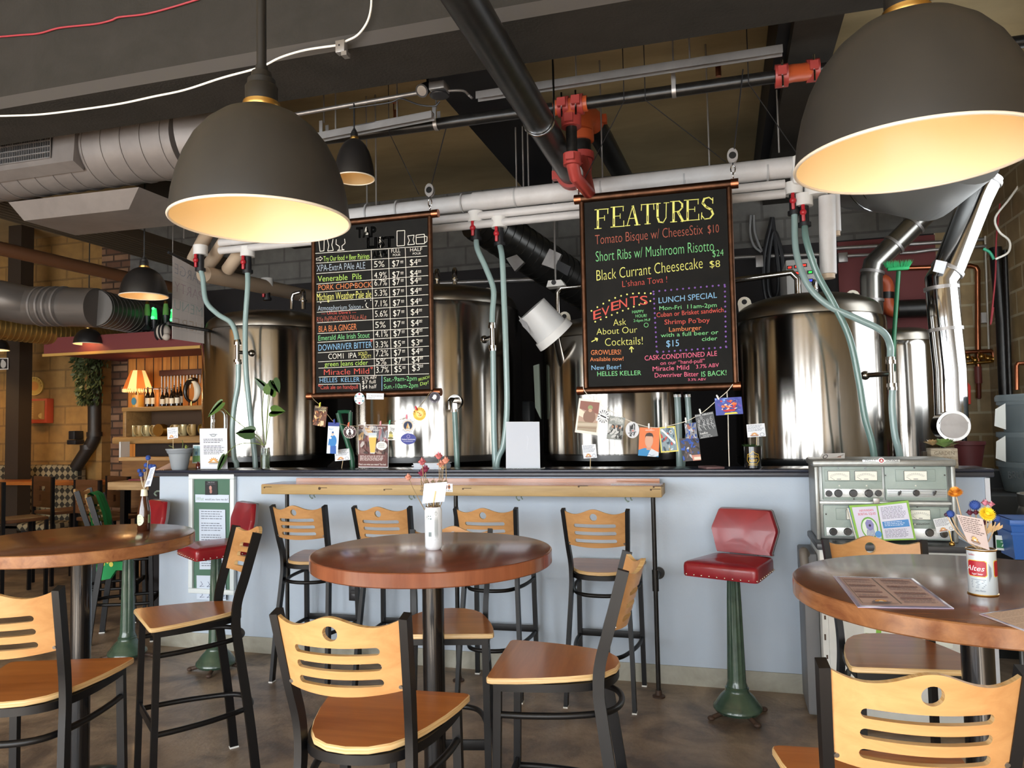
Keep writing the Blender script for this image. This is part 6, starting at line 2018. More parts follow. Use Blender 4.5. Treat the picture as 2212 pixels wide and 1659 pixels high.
b.build('fine_print', mat('print_grey', '4f5a68', 0.5), t, smooth=0)
b = MB().lathe([(.002, Hc - .008), (R_ - .003, Hc - .006)], p, 24)
b.build('filling', mat('dry_moss', '8a8058', 0.9), t)
fl = thing('straw_flowers', 'bunch of dried straw flowers in orange, blue and yellow in the red label can', 'flowers', p + Vector((0, 0, Hc)))
base = p + Vector((0, 0, Hc - .01))
D = p.y
for (u, v, fn, m) in ((2064, 1066, daisy(.021, (-.3, -.5, .9)), M_org), (2106, 1091, pompom(.0155), M_bluefl), (2053, 1110, pompom(.012), M_bluefl), (2044, 1112, pompom(.006), pal('3a2038')), (2132, 1111, daisy(.022, (.05, -1, .55)), M_yel), (2128, 1086, rose(.012), M_pinkfl), (2141, 1089, rose(.010), M_pinkfl), (2095, 1107, rose(.011), M_burg), (2108, 1107, rose(.010), M_burg), (2152, 1120, pompom(.011), M_bluefl), (2126, 1128, rose(.011), M_burg)):
    stem_flower(fl, base, at(u, v, Y=D + .01 * ((u * 3) % 3 - 1) - (.02 if u == 2132 else 0)), ((u - 2115) * .0002, 0, .0), .0016, fn, m, 'b59a78')
b = MB()
for k in range(8):
    a = at(2120 + k * 5, 1160 - k * 2, Y=D)
    e = at(2124 + k * 6, 1128 + (k % 3) * 5, Y=D - .01)
    b.poly([a, a.lerp(e, .5) + Vector((.006, 0, 0)), e, a.lerp(e, .5) - Vector((.006, 0, 0))])
b.build('dry_leaf', pal('c2a070'), fl, normals=False)
def fcard(c):
    c.lines(.06, .95, .06, .62, 8, '5a4c48', 41, .4)
    brand_foot(c, .2, .66, .62, .93, '7d5a3c')
c = Card([(2065, 1111), (2123, 1121), (2138, 1189), (2091, 1172)], D - .035, 'b3a29c')
fcard(c)
cc = thing('pick_card', 'shaded printed card standing in the red label can', 'card', base)
c.thing('card_face', None, None, None, cc)
MB().bar(base, c.P(.6, .96, -.002), .003, .002).build('pick', pal('c9b48a'), cc)
# menus
def flat_sheet(name, label, corners, z, base, fn):
    t_ = thing(name, label, 'menu', at(*corners[0], z=z))
    q = [at(u, v, z=z) for u, v in corners]
    c = Card(corners, 1.0, base)
    c.q = q
    c.n = Vector((0, 0, 1))
    c.mb = MB(); c.k = 1
    c.mb.loft([[x for x in q], [x - Vector((0, 0, .002)) for x in q]])
    fn(c)
    c.thing('printed_sheet', None, None, None, t_)
    mb = MB()
    ctr = (q[0] + q[1] + q[2] + q[3]) / 4
    for i in range(4):
        a, b_ = q[i], q[(i + 1) % 4]
        mb.poly([a, b_, b_ + (ctr - b_) * .07 + Vector((0, 0, .0006)), a + (ctr - a) * .07 + Vector((0, 0, .0006))])
    mb.build('laminate_edge', mat('laminate_blue', '8f90b4', 0.1), t_, normals=False)
    return t_
def menu1(c):
    c.rect(.06, .05, .94, .95, 'b9a09c')
    c.stroke([(.47, .06), (.5, .9)], .02, '6f6462')
    for y0 in (.1, .32, .54, .7):
        c.rect(.1, y0, .42, y0 + .035, '8f6a66')
        c.rect(.55, y0 + .02, .9, y0 + .055, '8f6a66')
    c.lines(.1, .44, .15, .8, 16, '8a7474', 51, .35, 4)
    c.lines(.54, .92, .12, .9, 18, '8a7474', 52, .35, 5)
    c.stroke([(.08, .12), (.08, .92), (.46, .92)], .008, '6f6462')
    brand_foot(c, .18, .82, .4, .93, '5f5a6a')
flat_sheet('laminated_menu', 'laminated food menu lying on the right round table', [(1800, 1244), (1972, 1249), (2061, 1314), (1853, 1311)], TZ + .003, 'a99ab0', menu1)
def menu2(c):
    c.rect(.05, .05, .95, .95, 'c8b09c').lines(.1, .9, .1, .9, 14, 'a8907c', 55, .3, 5)
flat_sheet('laminated_menu', 'second laminated menu cut by the right frame edge beside the red label can', [(2115, 1326), (2250, 1306), (2300, 1356), (2222, 1366)], TZ + .003, 'b9a8a4', menu2)
# ------------------------------------------------------------------ old electronics console
def C(x, y):
    return (1720 + x / 4.484, 960 + y / 4.484)
KY = 4.30
def K(x, y, off=0.0):
    return at(*C(x, y), Y=KY - off)
M_hammer = mat('grey_hammertone', '9a9c98', 0.35, 0.5, noise=((30, 30, 30), '8b8d8a', 0.35, 0.7))
M_teal = mat('grey_green_panel', '9aa8a2', 0.45, noise=((12, 12, 12), '8e9c96', 0.35, 0.7))
M_strip = mat('brushed_strip', 'd2d6d6', 0.35, 0.3)
M_dial = mat('dial_paper', 'e9eadf', 0.6)
M_bake = mat('bakelite', '17171a', 0.25, coat=.3)
M_inkd = mat('dial_ink', '3a3c3e', 0.7)
t = thing('radio_console', 'old grey electronics console with meters and knobs at the end of the counter', 'cabinet', (.78, 4.4, 0))
a, c = K(190, 160), K(1500, 990)
ux0, ux1, uz1, uz0 = K(175, 200).x, K(1515, 200).x, K(700, 158).z, .935
b = MB()
b.span((ux0, KY + .01, uz0), (ux1, KY + .32, uz1 - .01), bevel=.01)
b.build('upper_housing', M_hammer, t)
MB().span((ux0 - .012, KY - .03, uz1 - .03), (ux1 + .012, KY + .33, uz1 + .006), bevel=.012).build('top_cap', M_hammer, t)
for x0, x1 in ((ux0 - .004, ux0 + .016), (ux1 - .018, ux1 + .004)):
    MB().span((x0, KY - .03, uz0), (x1, KY + .01, uz1 - .028), bevel=.006).build('corner_post', M_hammer, t)
zc = K(800, 562).z
MB().span((ux0 + .016, KY - .022, zc - .008), (ux1 - .018, KY + .0, zc + .006), bevel=.003).build('cross_rail', M_strip, t)
def panel(x0, y0, x1, y1, meters, strip, knobs, lights, stripes=None, screws=()):
    p, q = K(x0, y0), K(x1, y1)
    f = MB().span((p.x, KY - .008, q.z), (q.x, KY + .012, p.z), bevel=.003).build('instrument_panel', M_teal, t)
    if strip:
        p, q = K(strip[0], strip[1]), K(strip[2], strip[3])
        s_ = MB().span((p.x, KY - .012, q.z), (q.x, KY - .007, p.z), bevel=.001)
        s_.build('control_strip', M_strip, f)
        if stripes:
            mb = MB()
            for k in range(stripes):
                z = q.z + (p.z - q.z) * (k + .7) / stripes
                mb.span((p.x + .002, KY - .0132, z - .0008), (q.x - .002, KY - .0118, z + .0012))
            mb.build('stripe', mat('dark_stripe', '3c4644', 0.5), f)
    for (hx0, hy0, hx1, hy1), ms in meters:
        p, q = K(hx0, hy0), K(hx1, hy1)
        h = MB().span((p.x, KY - .013, q.z), (q.x, KY - .006, p.z), bevel=.003)
        for k in range(3):
            z = q.z + (p.z - q.z) * (.25 + .14 * k)
            h.span((p.x + .002, KY - .0142, z), (q.x - .002, KY - .0128, z + .001))
        hb = h.build('meter_bezel', M_teal, f)
        for (mx0, my0, mx1, my1) in ms:
            p, q = K(mx0, my0), K(mx1, my1)
            mb = MB().use(0).span((p.x - .002, KY - .019, q.z - .002), (q.x + .002, KY - .012, p.z + .002), bevel=.003)
            mb.use(1).span((p.x, KY - .0196, q.z), (q.x, KY - .0185, p.z))
            w, h_ = q.x - p.x, p.z - q.z
            cx_, cz_ = (p.x + q.x) / 2, q.z - h_ * .35
            mb.use(2)
            yv = KY - .0199
            for R_ in (h_ * 1.1, h_ * .98):
                for k in range(14):
                    a0, a1 = pi * (.27 + .46 * k / 14), pi * (.27 + .46 * (k + 1) / 14)
                    mb.poly([(cx_ + R_ * 1.2 * cos(a0), yv, cz_ + R_ * sin(a0)), (cx_ + R_ * 1.2 * cos(a1), yv, cz_ + R_ * sin(a1)), (cx_ + (R_ * 1.2 - .0006) * cos(a1), yv, cz_ + (R_ - .0007) * sin(a1)), (cx_ + (R_ * 1.2 - .0006) * cos(a0), yv, cz_ + (R_ - .0007) * sin(a0))])
            for k in range(11):
                a0 = pi * (.27 + .046 * k)
                d0, d1 = h_ * .98, h_ * 1.18
                px, pz = cx_ + d0 * 1.2 * cos(a0), cz_ + d0 * sin(a0)
                qx, qz = cx_ + d1 * 1.2 * cos(a0), cz_ + d1 * sin(a0)
                mb.poly([(px - .0003, yv, pz), (px + .0003, yv, pz), (qx + .0003, yv, qz), (qx - .0003, yv, qz)])
            mb.poly([(cx_ - w * .42, yv, q.z + h_ * .35), (cx_ - w * .41, yv, q.z + h_ * .37), (cx_ - w * .2, yv, q.z + .002), (cx_ - w * .21, yv, q.z + .001)])
            mb.poly([(cx_ - w * .1, yv, q.z + h_ * .1), (cx_ + w * .1, yv, q.z + h_ * .1), (cx_ + w * .1, yv, q.z + h_ * .16), (cx_ - w * .1, yv, q.z + h_ * .16)])
            mb.build('meter', [M_bake, M_dial, M_inkd], f, smooth=0)
    for (x, y, r, kind) in knobs:
        p = K(x, y, .012)
        rr = r / 4.484 * p.y / FPX * 1.02
        mb = MB()
        if kind == 'p':
            mb.cyl(p, p + Vector((0, -.012, 0)), rr * .5, 20).box(p + Vector((0, -.014, 0)), (rr * .5, .01, rr * 1.8), Matrix.Rotation(.5, 3, 'Y'))
        else:
            mb.cyl(p, p + Vector((0, -.004, 0)), rr * 1.05, 28).cyl(p + Vector((0, -.003, 0)), p + Vector((0, -.02, 0)), rr * .9, 28, rr * .78)
            if kind == 'j':
                mb.cyl(p + Vector((0, -.019, 0)), p + Vector((0, -.022, 0)), rr * .35, 16)
        mb.build('knob', M_bake, f)
        if kind == 'k':
            mb = MB()
            for k in range(9):
                a0 = pi * (-.25 + 1.5 * k / 8)
                mb.box(p + Vector((rr * 1.35 * cos(a0), -.0006, rr * 1.35 * sin(a0))), (.001, .0008, .004), Matrix.Rotation(pi / 2 - a0, 3, 'Y'))
            mb.build('tick_marks', M_inkd, f)
    for x, y in lights:
        p = K(x, y, .008)
        MB().ball(p, .0045, 8).build('pilot_light', M_dial, f)
    for x, y in screws:
        p = K(x, y, .008)
        MB().cyl(p, p + Vector((0, -.002, 0)), .004, 10).build('screw', M_bake, f)
panel(245, 215, 838, 540, [((270, 240, 826, 358), [(303, 258, 512, 345), (562, 258, 778, 345)])], (270, 428, 845, 512), [(315, 475, 27, 'j'), (407, 473, 33, 'k'), (552, 473, 33, 'k'), (702, 473, 33, 'k'), (795, 473, 27, 'j')], [(418, 400), (682, 400)], screws=((405, 230), (668, 230), (558, 528)))
panel(850, 215, 1465, 545, [((955, 240, 1345, 358), [(1037, 257, 1258, 344)])], (875, 430, 1455, 512), [(997, 470, 24, 'p'), (1162, 470, 26, 'j'), (1335, 470, 24, 'p')], [(1157, 400)], 8, screws=((1142, 226), (862, 300), (1437, 298)))
panel(258, 585, 845, 900, [((380, 615, 800, 735), [(480, 630, 700, 725)])], (290, 800, 840, 890), [(358, 845, 32, 'k'), (498, 845, 32, 'k')], [(560, 770)], screws=((288, 675),))
panel(868, 600, 1492, 930, [((1000, 612, 1390, 735), [(1100, 632, 1290, 724)])], (1130, 812, 1500, 918), [(1290, 855, 33, 'k'), (1430, 868, 30, 'k')], [(1150, 775)], screws=((1170, 605),))
b = MB()
letter(b, 'substitution', K(1090, 782, .010), K(1290, 778, .010), .012, shear=.3)
b.build('script_lettering', M_inkd, t, smooth=0)
b = MB()
p, q = K(640, 148, .034), K(1005, 172, .034)
b.span((p.x, KY - .036, q.z), (q.x, KY - .03, p.z), bevel=.001)
nb = b.build('name_plate', M_strip, t)
b = MB()
letter(b, 'WELLS', K(660, 166, .0372), K(770, 166, .0372), .012)
letter(b, 'SERVICE', K(868, 166, .0372), K(990, 166, .0372), .012)
b.build('plate_lettering', M_inkd, nb, smooth=0)
p = K(823, 156, .036)
b = MB().use(0).cyl(p, p + Vector((0, -.004, 0)), .015, 28).use(1).cyl(p + Vector((0, -.003, 0)), p + Vector((0, -.005, 0)), .0115, 28)
b.use(2).poly([(p.x - .006, KY - .0415, p.z - .005), (p.x + .006, KY - .0415, p.z - .005), (p.x, KY - .0415, p.z + .007)])
b.build('round_emblem', [M_strip, mat('label_red', 'a3202e', 0.35), M_dial], nb)
# lower cabinet
lx0, lx1 = .445, 1.14
M_whmetal = mat('chipped_white_metal', 'd6d8d4', 0.45, noise=((4, 4, 4), 'c6c8c4', 0.35, 0.7))
MB().span((lx0, 4.20, .03), (lx1, 4.62, .90), bevel=.006).build('lower_cabinet', M_whmetal, t)
MB().span((lx0 - .015, 4.16, .90), (lx1 + .02, 4.63, .935), bevel=.008).build('dark_worktop', mat('dark_worktop', '3a3c40', 0.35), t)
dr = MB().span((lx0 + .03, 4.19, .10), (lx1 - .03, 4.205, .86), bevel=.003).build('door', M_whmetal, t)
MB().tube(catmull([(lx0 + .08, 4.19, .62), (lx0 + .08, 4.165, .61), (lx0 + .08, 4.165, .53), (lx0 + .08, 4.19, .52)], 4), .006, 8).build('handle', M_chrome, dr)
b = MB()
for k in range(7):
    b.box((lx0 + .012 + .003 * (k % 3), 4.198, .15 + .1 * k), (.008, .003, .02 + .01 * (k % 2)))
b.build('paint_chip', mat('rust_chip', '4a3a30', 0.8), t)
MB().span((lx0 - .075, 4.28, .02), (lx0 - .002, 4.60, .86), bevel=.01).build('side_panel', mat('grey_side_panel', '6d6e70', 0.45), t)
MB().tube(catmull([(lx0 - .06, 4.27, .86), (lx0 - .075, 4.22, .88), (lx0 - .07, 4.2, .80), (lx0 - .03, 4.22, .74)], 5), .022, 12).build('side_handle', mat('worn_leather', '6a655f', 0.6), t)
c = Card([(1866, 1342), (2060, 1362), (2058, 1400), (1866, 1392)], 4.185, 'e4eae2')
for k in range(8):
    c.rect(.02 + .12 * k, .0 if k % 2 else .5, .08 + .12 * k, .5 if k % 2 else 1, '86c24a')
c.oval(.45, .5, .2, .3, 'eef2ea')
c.thing('green_flyer', 'green and white flyer on the console front seen under the right table', 'flyer')
# open book on the worktop
t = thing('open_book', 'open picture book with a green border propped on the radio console', 'book', at(1905, 1165, Y=4.20))
MB().prism([at(u, v, Y=4.235) for u, v in ((1834, 1092), (1894, 1089), (1907, 1166), (1853, 1170))], (0, .02, 0)).prism([at(u, v, Y=4.235) for u, v in ((1894, 1089), (1962, 1081), (1979, 1166), (1907, 1168))], (0, .02, 0)).build('cover', mat('green_cover', '8cbf4a', 0.5), t)
b = MB()
for k, h in enumerate(('d9d3c8', '3f78b4', 'b9c7d8', '5a3f38')):
    q = [at(1830 + k * 2.5, 1098 - k, Y=4.24), at(1833 + k * 2.5, 1097 - k, Y=4.24), at(1853 + k * 2, 1165, Y=4.24), at(1849 + k * 2, 1165, Y=4.24)]
    b.use(k).prism(q, (0, .02, 0))
b.build('page_block', [pal(h) for h in ('d9d3c8', '3f78b4', 'b9c7d8', '5a3f38')], t)
c = Card([(1840, 1096), (1893, 1093), (1905, 1163), (1857, 1166)], 4.23, 'd9d6ea')
c.text('HAWAIIAN', .28, .85, .15, .075, 'c8324a').text('BOBTAIL SQUID', .2, .93, .26, .075, 'c8324a')
c.oval(.55, .66, .36, .34, '6fae4a').oval(.55, .66, .31, .29, 'dfeee0').poly([(.4, .5), (.5, .4), (.68, .42), (.76, .55), (.72, .7), (.55, .74), (.42, .66)], '8f8cc4')
for k in range(6):
    c.stroke([(.45 + .05 * k, .7), (.4 + .065 * k, .84), (.44 + .06 * k, .92)], .03, '7f7cb8')
c.oval(.58, .58, .05, .04, '2a2a3c').oval(.88, .86, .14, .1, '5a9ad8')
c.thing('left_page', None, None, None, t)
c = Card([(1896, 1093), (1958, 1086), (1974, 1163), (1909, 1165)], 4.23, 'dcdcec')
c.lines(.08, .92, .06, .42, 9, '6a6e84', 61).poly([(.05, .48), (.95, .46), (.95, .66), (.06, .68)], '4f8fd0').lines(.12, .9, .5, .64, 3, 'dce8f4', 62).lines(.08, .92, .72, .97, 7, '6a6e84', 63)
c.thing('right_page', None, None, None, t)
MB().box(at(1893, 1082, Y=4.225), (.03, .012, .03), bevel=.002).build('page_clip', M_galv, t)
# card on gold holder
t = thing('card_holder', 'tilted white printed card on a small gold holder at the right of the console', 'card', at(2057, 1188, Y=4.19))
c = Card([C(1325, 725), C(1480, 700), C(1545, 830), C(1365, 860)], 4.2, 'e2e6ea')
c.lines(.06, .95, .08, .6, 6, '4a5262', 71).ringo(.8, .82, .1, .12, .3, '9aa2aa')
brand_foot(c, .15, .64, .6, .96)
c.thing('card_face', None, None, None, t)
p = at(2057, 1186, Y=4.19)
MB().cyl(p + Vector((0, 0, .0)), p + Vector((0, 0, .012)), .014, 16).ball(p + Vector((0, 0, .024)), .014, 10).tube([p + Vector((0, 0, .03)), at(2050, 1146, Y=4.2)], .003, 6).build('gold_stand', M_brass, t)
# little postcard on top of the console
p = at(1800, 984, Y=4.45)
c = Card([(1776, 980), (1825, 978.5), (1825, 991), (1770, 991)], [4.5, 4.5, 4.44, 4.44], 'dcdad8')
c.rect(.25, .5, .85, .8, 'c09a8c').stroke([(.7, .7), (.95, .3)], .04, '3a3432').ringo(.2, .6, .1, .4, .3, '4a4a4a')
c.thing('postcard', 'small pale postcard lying on top of the radio console', 'postcard')

# ------------------------------------------------------------------ brewery corner behind, right side
def keg(label, x, y, z, r=.2, h=.56):
    t = thing('beer_keg', label, 'keg', (x, y, z), group='stainless kegs')
    pr = [(r * .8, .0), (r * .98, .02), (r * .98, .06), (r * .93, .08), (r, .13), (r, h * .38), (r * 1.03, h * .41), (r, h * .44), (r, h * .62), (r * 1.03, h * .65), (r, h * .68), (r, h - .11), (r * .93, h - .07), (r * .97, h - .05), (r * .97, h), (r * .9, h), (r * .88, h - .06), (.02, h - .05)]
    MB().lathe(pr, (x, y, z), 48, cap0=True, cap1=True).build('keg_body', mat('keg_steel', 'b0aca4', 0.35, 0.9), t)
    MB().cyl((x, y, z + h - .05), (x, y, z + h - .01), .035, 20).build('keg_valve', M_darksteel, t)
keg('upper stainless keg of the stack at the right edge behind the can of straw flowers', 1.80, 4.95, .56)
keg('lower stainless keg of the stack, seen under the right round table', 1.80, 4.95, 0)
t = thing('blue_bin', 'blue plastic bin cut by the right frame edge behind the straw flowers', 'bin', (1.72, 4.45, .9))
p = at(2214, 1180, Y=4.45)
b = MB()
def tub(b, cx, cy, z0, z1, w0, w1, d0, d1):
    b.loft([[(cx + sx * w, cy + sy * d, z) for sx, sy in ((-1, -1), (1, -1), (1, 1), (-1, 1))] for z, w, d in ((z0, w0, d0), (z1, w1, d1), (z1, w1 - .012, d1 - .012), (z0 + .02, w0 - .012, d0 - .012))], cap0=True, cap1=True)
x_ = at(2172, 1130, Y=4.45).x + .15
tub(b, x_, 4.5, p.z - .06, at(2180, 1122, Y=4.4).z, .13, .15, .1, .12)
zz = at(2180, 1122, Y=4.4).z
b.box((x_, 4.5, zz - .015), (.31, .25, .03), bevel=.004).box((x_, 4.5, zz - .07), (.30, .24, .012))
b.build('bin_body', mat('blue_plastic', '1f5aa8', 0.4), t)
c = Card([(2150, 1156), (2176, 1158), (2180, 1190), (2152, 1188)], 4.55, 'e2e8e4')
c.rect(.05, .3, 1, .85, '2f7a4c').text('7', .4, .75, .75, .36, 'eef4ee')
c.thing('number_plate', 'green and white plate with a seven beside the blue bin', 'sign')
M_cartm = mat('cart_steel', '8d8f90', 0.35, 0.9)
t = thing('steel_cart', 'steel cart carrying the blue bin at the right frame edge', 'cart', (1.75, 4.5, 0))
MB().span((1.46, 4.32, p.z - .095), (2.1, 4.70, p.z - .062), bevel=.004).build('cart_top', M_cartm, t)
for x in (1.49, 2.07):
    for y in (4.35, 4.67):
        MB().cyl((x, y, 0), (x, y, p.z - .09), .014, 12).build('leg', M_cartm, t)
M_brute = mat('grey_barrel_plastic', '5f696c', 0.5)
for k, (v0, v1, lab) in enumerate(((868, 935, 'top grey plastic barrel of the stack at the right edge, with lid'), (938, 1000, 'second grey plastic barrel from the top of the stack at the right edge'), (1002, 1062, 'bottom grey plastic barrel of the stack, with raised lettering'))):
    p, q = at(2195, v0, Y=5.9), at(2195, v1, Y=5.9)
    x = at(2163, v0, Y=5.9).x + .255
    t = thing('grey_barrel', lab, 'barrel', (x, 5.95, q.z), group='stacked grey barrels')
    MB().lathe([(.22, q.z), (.25, p.z - .02), (.262, p.z - .02), (.262, p.z + .015), (.02, p.z + .015)], (x, 5.95, 0), 40, cap0=True, cap1=True).build('barrel_body', M_brute, t)
    if k == 0:
        MB().lathe([(.27, p.z + .005), (.27, p.z + .035), (.26, p.z + .05), (.02, p.z + .06)], (x, 5.95, 0), 40, cap0=True, cap1=True).build('lid', M_brute, t)
    if k < 2:
        Card([(2150 + 2 * k, v0 + 16), (2172, v0 + 3), (2173, v0 + 60), (2148 + 3 * k, v0 + 52)], 5.64, 'b9bcb8').thing('torn_label', None, None, None, t)
    else:
        b = MB()
        letter(b, 'BRUTE', at(2178, 1034, Y=5.62), at(2225, 1034, Y=5.62), .05)
        b.build('raised_lettering', mat('barrel_ink', '2c3234', 0.5), t, smooth=0)
# shelf block carrying the barrel stack
MBq = MB().span((1.6, 5.6, 0), (2.3, 6.25, at(2195, 1062, Y=5.9).z - .004))
tag(MBq.build('storage_crate', mat('dark_crate_grey', '2c3032', 0.7)), 'dark storage crate under the grey barrels at the right edge', 'crate')

# green broom
t = thing('broom', 'green push broom standing upside down behind the right tank', 'broom', at(1925, 800, Y=6.6))
a, c_ = at(1941, 586, Y=6.6), at(1926, 800, Y=6.6)
MB().cyl(a, c_, .017, 12).build('handle', mat('green_handle', '1f6a44', 0.35), t)
b = MB()
hd = at(1940, 580, Y=6.6)
b.box(hd, (.16, .04, .03), bevel=.008)
r_ = random.Random(5)
for k in range(260):
    x = (r_.random() - .5) * .17
    y = (r_.random() - .5) * .06
    e = Vector((x * 1.25 + (r_.random() - .5) * .03, y * 1.4 - .01, .05 + .02 * r_.random()))
    s_ = Vector((.0022, 0, 0))
    b.poly([hd + Vector((x, y, .01)) - s_, hd + Vector((x, y, .01)) + s_, hd + e])
b.build('bristle_head', mat('green_bristle', '18a05a', 0.6), t, normals=False)

# copper and other piping on the back wall
def pipe(name, label, pts, Y, r, m, cat='pipe', group=None, smooth_path=False):
    P = [at(u, v, Y=Y) for u, v in pts]
    o = MB().tube(catmull(P, 5) if smooth_path else P, r, 12).build(name, m)
    tag(o, label, cat, group)
    return P
pipe('copper_pipe', 'bright copper pipe bending down on the tan block wall at upper right', [(1940, 580), (2000, 578), (2095, 574), (2108, 577), (2112, 585), (2112, 700), (2114, 860)], 7.735, .023, M_copperb)
pipe('copper_pipe', 'short copper pipe with downturned end above the red canister', [(2062, 762), (2140, 758), (2145, 762), (2146, 776)], 7.68, .018, M_copperb)
pipe('copper_pipe', 'small copper pipe stub at the right frame edge above the barrels', [(2230, 784), (2199, 785), (2196, 790), (2197, 842)], 6.9, .017, M_copperb)
pipe('black_pipe', 'black vertical pipe in the right hand room corner', [(2150, 535), (2165, 700), (2172, 860)], 7.2, .05, M_blackpipe)
pipe('thin_black_pipe', 'thin black pipe right of the corner pipe with white clamp', [(2171, 540), (2183, 860)], 7.1, .018, M_blackpipe)
pipe('steel_conduit', 'pale conduit crossing the wall above the red panel', [(1830, 553), (1975, 545), (2010, 540), (2150, 530), (2168, 532), (2172, 545)], 7.7, .016, M_galv)
pipe('steel_conduit', 'upper pale conduit along the wall top at right', [(1800, 537), (1990, 526), (2150, 515), (2190, 500)], 7.72, .018, M_galv)
pipe('white_pipe', 'white vertical pipe beside the shiny flue at right', [(2063, 590), (2068, 700), (2076, 830)], 7.76, .036, M_white_plastic)
pipe('thin_rod', 'thin white rod hanging over the brass valves at right', [(2128, 510), (2136, 756)], 7.7, .008, M_wire, 'rod')
pipe('thin_rod', 'thin rod hanging above the green broom', [(1940, 535), (1941, 572)], 7.78, .009, M_wire, 'rod')
pipe('red_wire', 'red wire hanging down the right hand corner', [(2160, 440), (2152, 520), (2150, 600), (2140, 700), (2146, 664)], 7.1, .007, M_redwire, 'wire', None, True)
pipe('white_wire', 'white cable looping on the tan wall at upper right', [(2212, 385), (2180, 430), (2150, 470), (2158, 500), (2180, 520), (2178, 545), (2150, 560)], 6.9, .009, M_wire, 'cable', None, True)
pipe('green_tube', 'short turquoise tube curving on the wall at upper right', [(2124, 537), (2138, 545), (2147, 560)], 7.1, .012, mat('turquoise_tube', '3fb58e', 0.4), 'tube', None, True)
t = thing('brass_valves', 'cluster of brass valves on pipes above the red canister', 'valve', at(2110, 790, Y=7.68))
b = MB()
for u, v in ((2090, 772), (2106, 778), (2120, 770), (2134, 774), (2146, 776)):
    p = at(u, v, Y=7.68)
    b.ball(p, .028, 8).cyl(p, p + Vector((-.03, -.03, .03)), .01, 8)
b.cyl(at(2082, 786, Y=7.7), at(2150, 780, Y=7.7), .014, 10)
b.build('valve_body', M_brass, t)
o = MB().cyl(at(2112, 792, Y=7.7), at(2114, 828, Y=7.7), .03, 14).cyl(at(2114, 828, Y=7.7), at(2115, 862, Y=7.7), .012, 10).build('gauge_pipe', mat('tarnished_red', '7a3a34', 0.5))
tag(o, 'small reddish filter on a pipe below the brass valves', 'filter')
p = at(2078, 850, Y=7.0)
t = thing('red_canister', 'small red canister hanging right of the shiny flue', 'canister', p)
MB().lathe([(.02, -.11), (.06, -.09), (.065, .06), (.04, .1), (.015, .12)], p, 24, cap0=True, cap1=True).build('canister_body', mat('canister_red', 'a8352c', 0.35), t)
MB().cyl(p - Vector((0, 0, .11)), (p.x, p.y, .01), .02, 12).build('canister_pipe', M_blackpipe, t)
p = at(2095, 985, Y=6.4)
o = MB().lathe([(.07, -.1), (.1, .08), (.108, .085), (.108, .11), (.1, .11), (.07, -.06)], p, 28, cap0=True, cap1=True).build('red_pot', mat('dull_red_pot', '5f2a2a', 0.6))
tag(o, 'dull red pot in the shadows right of the succulent planter', 'pot')
o = MB().span((p.x - .25, p.y - .15, 0), (p.x + .2, p.y + .2, p.z - .103)).build('low_cabinet', mat('dark_cabinet_grey', '2a2c2e', 0.7))  # cabinet in one even dark grey
tag(o, 'dark low cabinet under the dull red pot', 'cabinet')
# orange bend with clamps, red box line
t = thing('orange_bend', 'orange U shaped pipe bend beside the grey flue', 'pipe', at(1915, 640, Y=7.62))
MB().tube(catmull([at(1893, 606, Y=7.62), at(1908, 606, Y=7.62), at(1916, 618, Y=7.62), at(1915, 640, Y=7.62), at(1918, 662, Y=7.62), at(1932, 672, Y=7.62), at(1945, 668, Y=7.62)], 5), .06, 16).build('bend', mat('orange_pipe', 'b4532f', 0.4), t)
MB().cyl(at(1915, 632, Y=7.62), at(1915, 646, Y=7.62), .068, 18).build('black_coupling', M_blackpipe, t)
MB().cyl(at(1938, 668, Y=7.62), at(2035, 664, Y=7.62), .085, 18).build('straight_run', M_blackpipe, t)
# control panel, wall boxes
t = thing('control_panel', 'white control panel with red and green digital readouts above the right tank', 'control panel', at(1722, 600, Y=7.0))
a, c_ = at(1697, 562, Y=7.0), at(1768, 640, Y=7.0)
MB().span((a.x, 7.0, c_.z), (c_.x, 7.78, a.z), bevel=.01).build('panel_box', mat('panel_white', 'b9b7b2', 0.5), t)
for (u, v, h) in ((1706, 578, 'ff3020'), (1721, 576, 'ff3020'), (1737, 573, 'ff3020'), (1722, 590, 'ff3020'), (1750, 588, '30ff50'), (1751, 606, '3040ff')):
    p = at(u, v, Y=6.995)
    MB().box(p, (.045, .01, .032)).build('display_bezel', M_blk_plastic, t)
    b = MB()
    letter(b, '88', p + Vector((-.014, -.0065, -.009)), p + Vector((.014, -.0065, -.009)), .018, shear=.1)
    b.build('digits', mat('led_' + h, h, 0.5, emit=3.0), t, smooth=0)
def wall_box(name, label, pts, Y, m, cat='box'):
    a, c_ = at(*pts[0], Y=Y), at(*pts[1], Y=Y)
    o = MB().span((a.x, Y, c_.z), (c_.x, YB, a.z), bevel=.004).build(name, m)
    tag(o, label, cat)
wall_box('junction_box', 'grey wall box left of the grey flue pipe', ((1811, 546), (1832, 565)), 7.72, M_galv)
wall_box('junction_box', 'small grey wall box left of the control panel above the right tank', ((1632, 552), (1649, 576)), 7.72, M_galv)
wall_box('wall_switch', 'pale square wall box on the tan block wall beside the copper pipe', ((2119, 675), (2134, 697)), 7.74, M_white_plastic)
o = MB().tube(catmull([at(u, v, Y=7.76) for u, v in ((1668, 470), (1650, 560), (1655, 640), (1672, 655), (1688, 630), (1690, 560), (1672, 500), (1660, 560), (1662, 630), (1676, 645), (1683, 600), (1668, 470))], 8), .022, 8).build('hose_coil', M_blk_plastic)
tag(o, 'black hose coil hanging on the back wall right of the right board', 'hose')
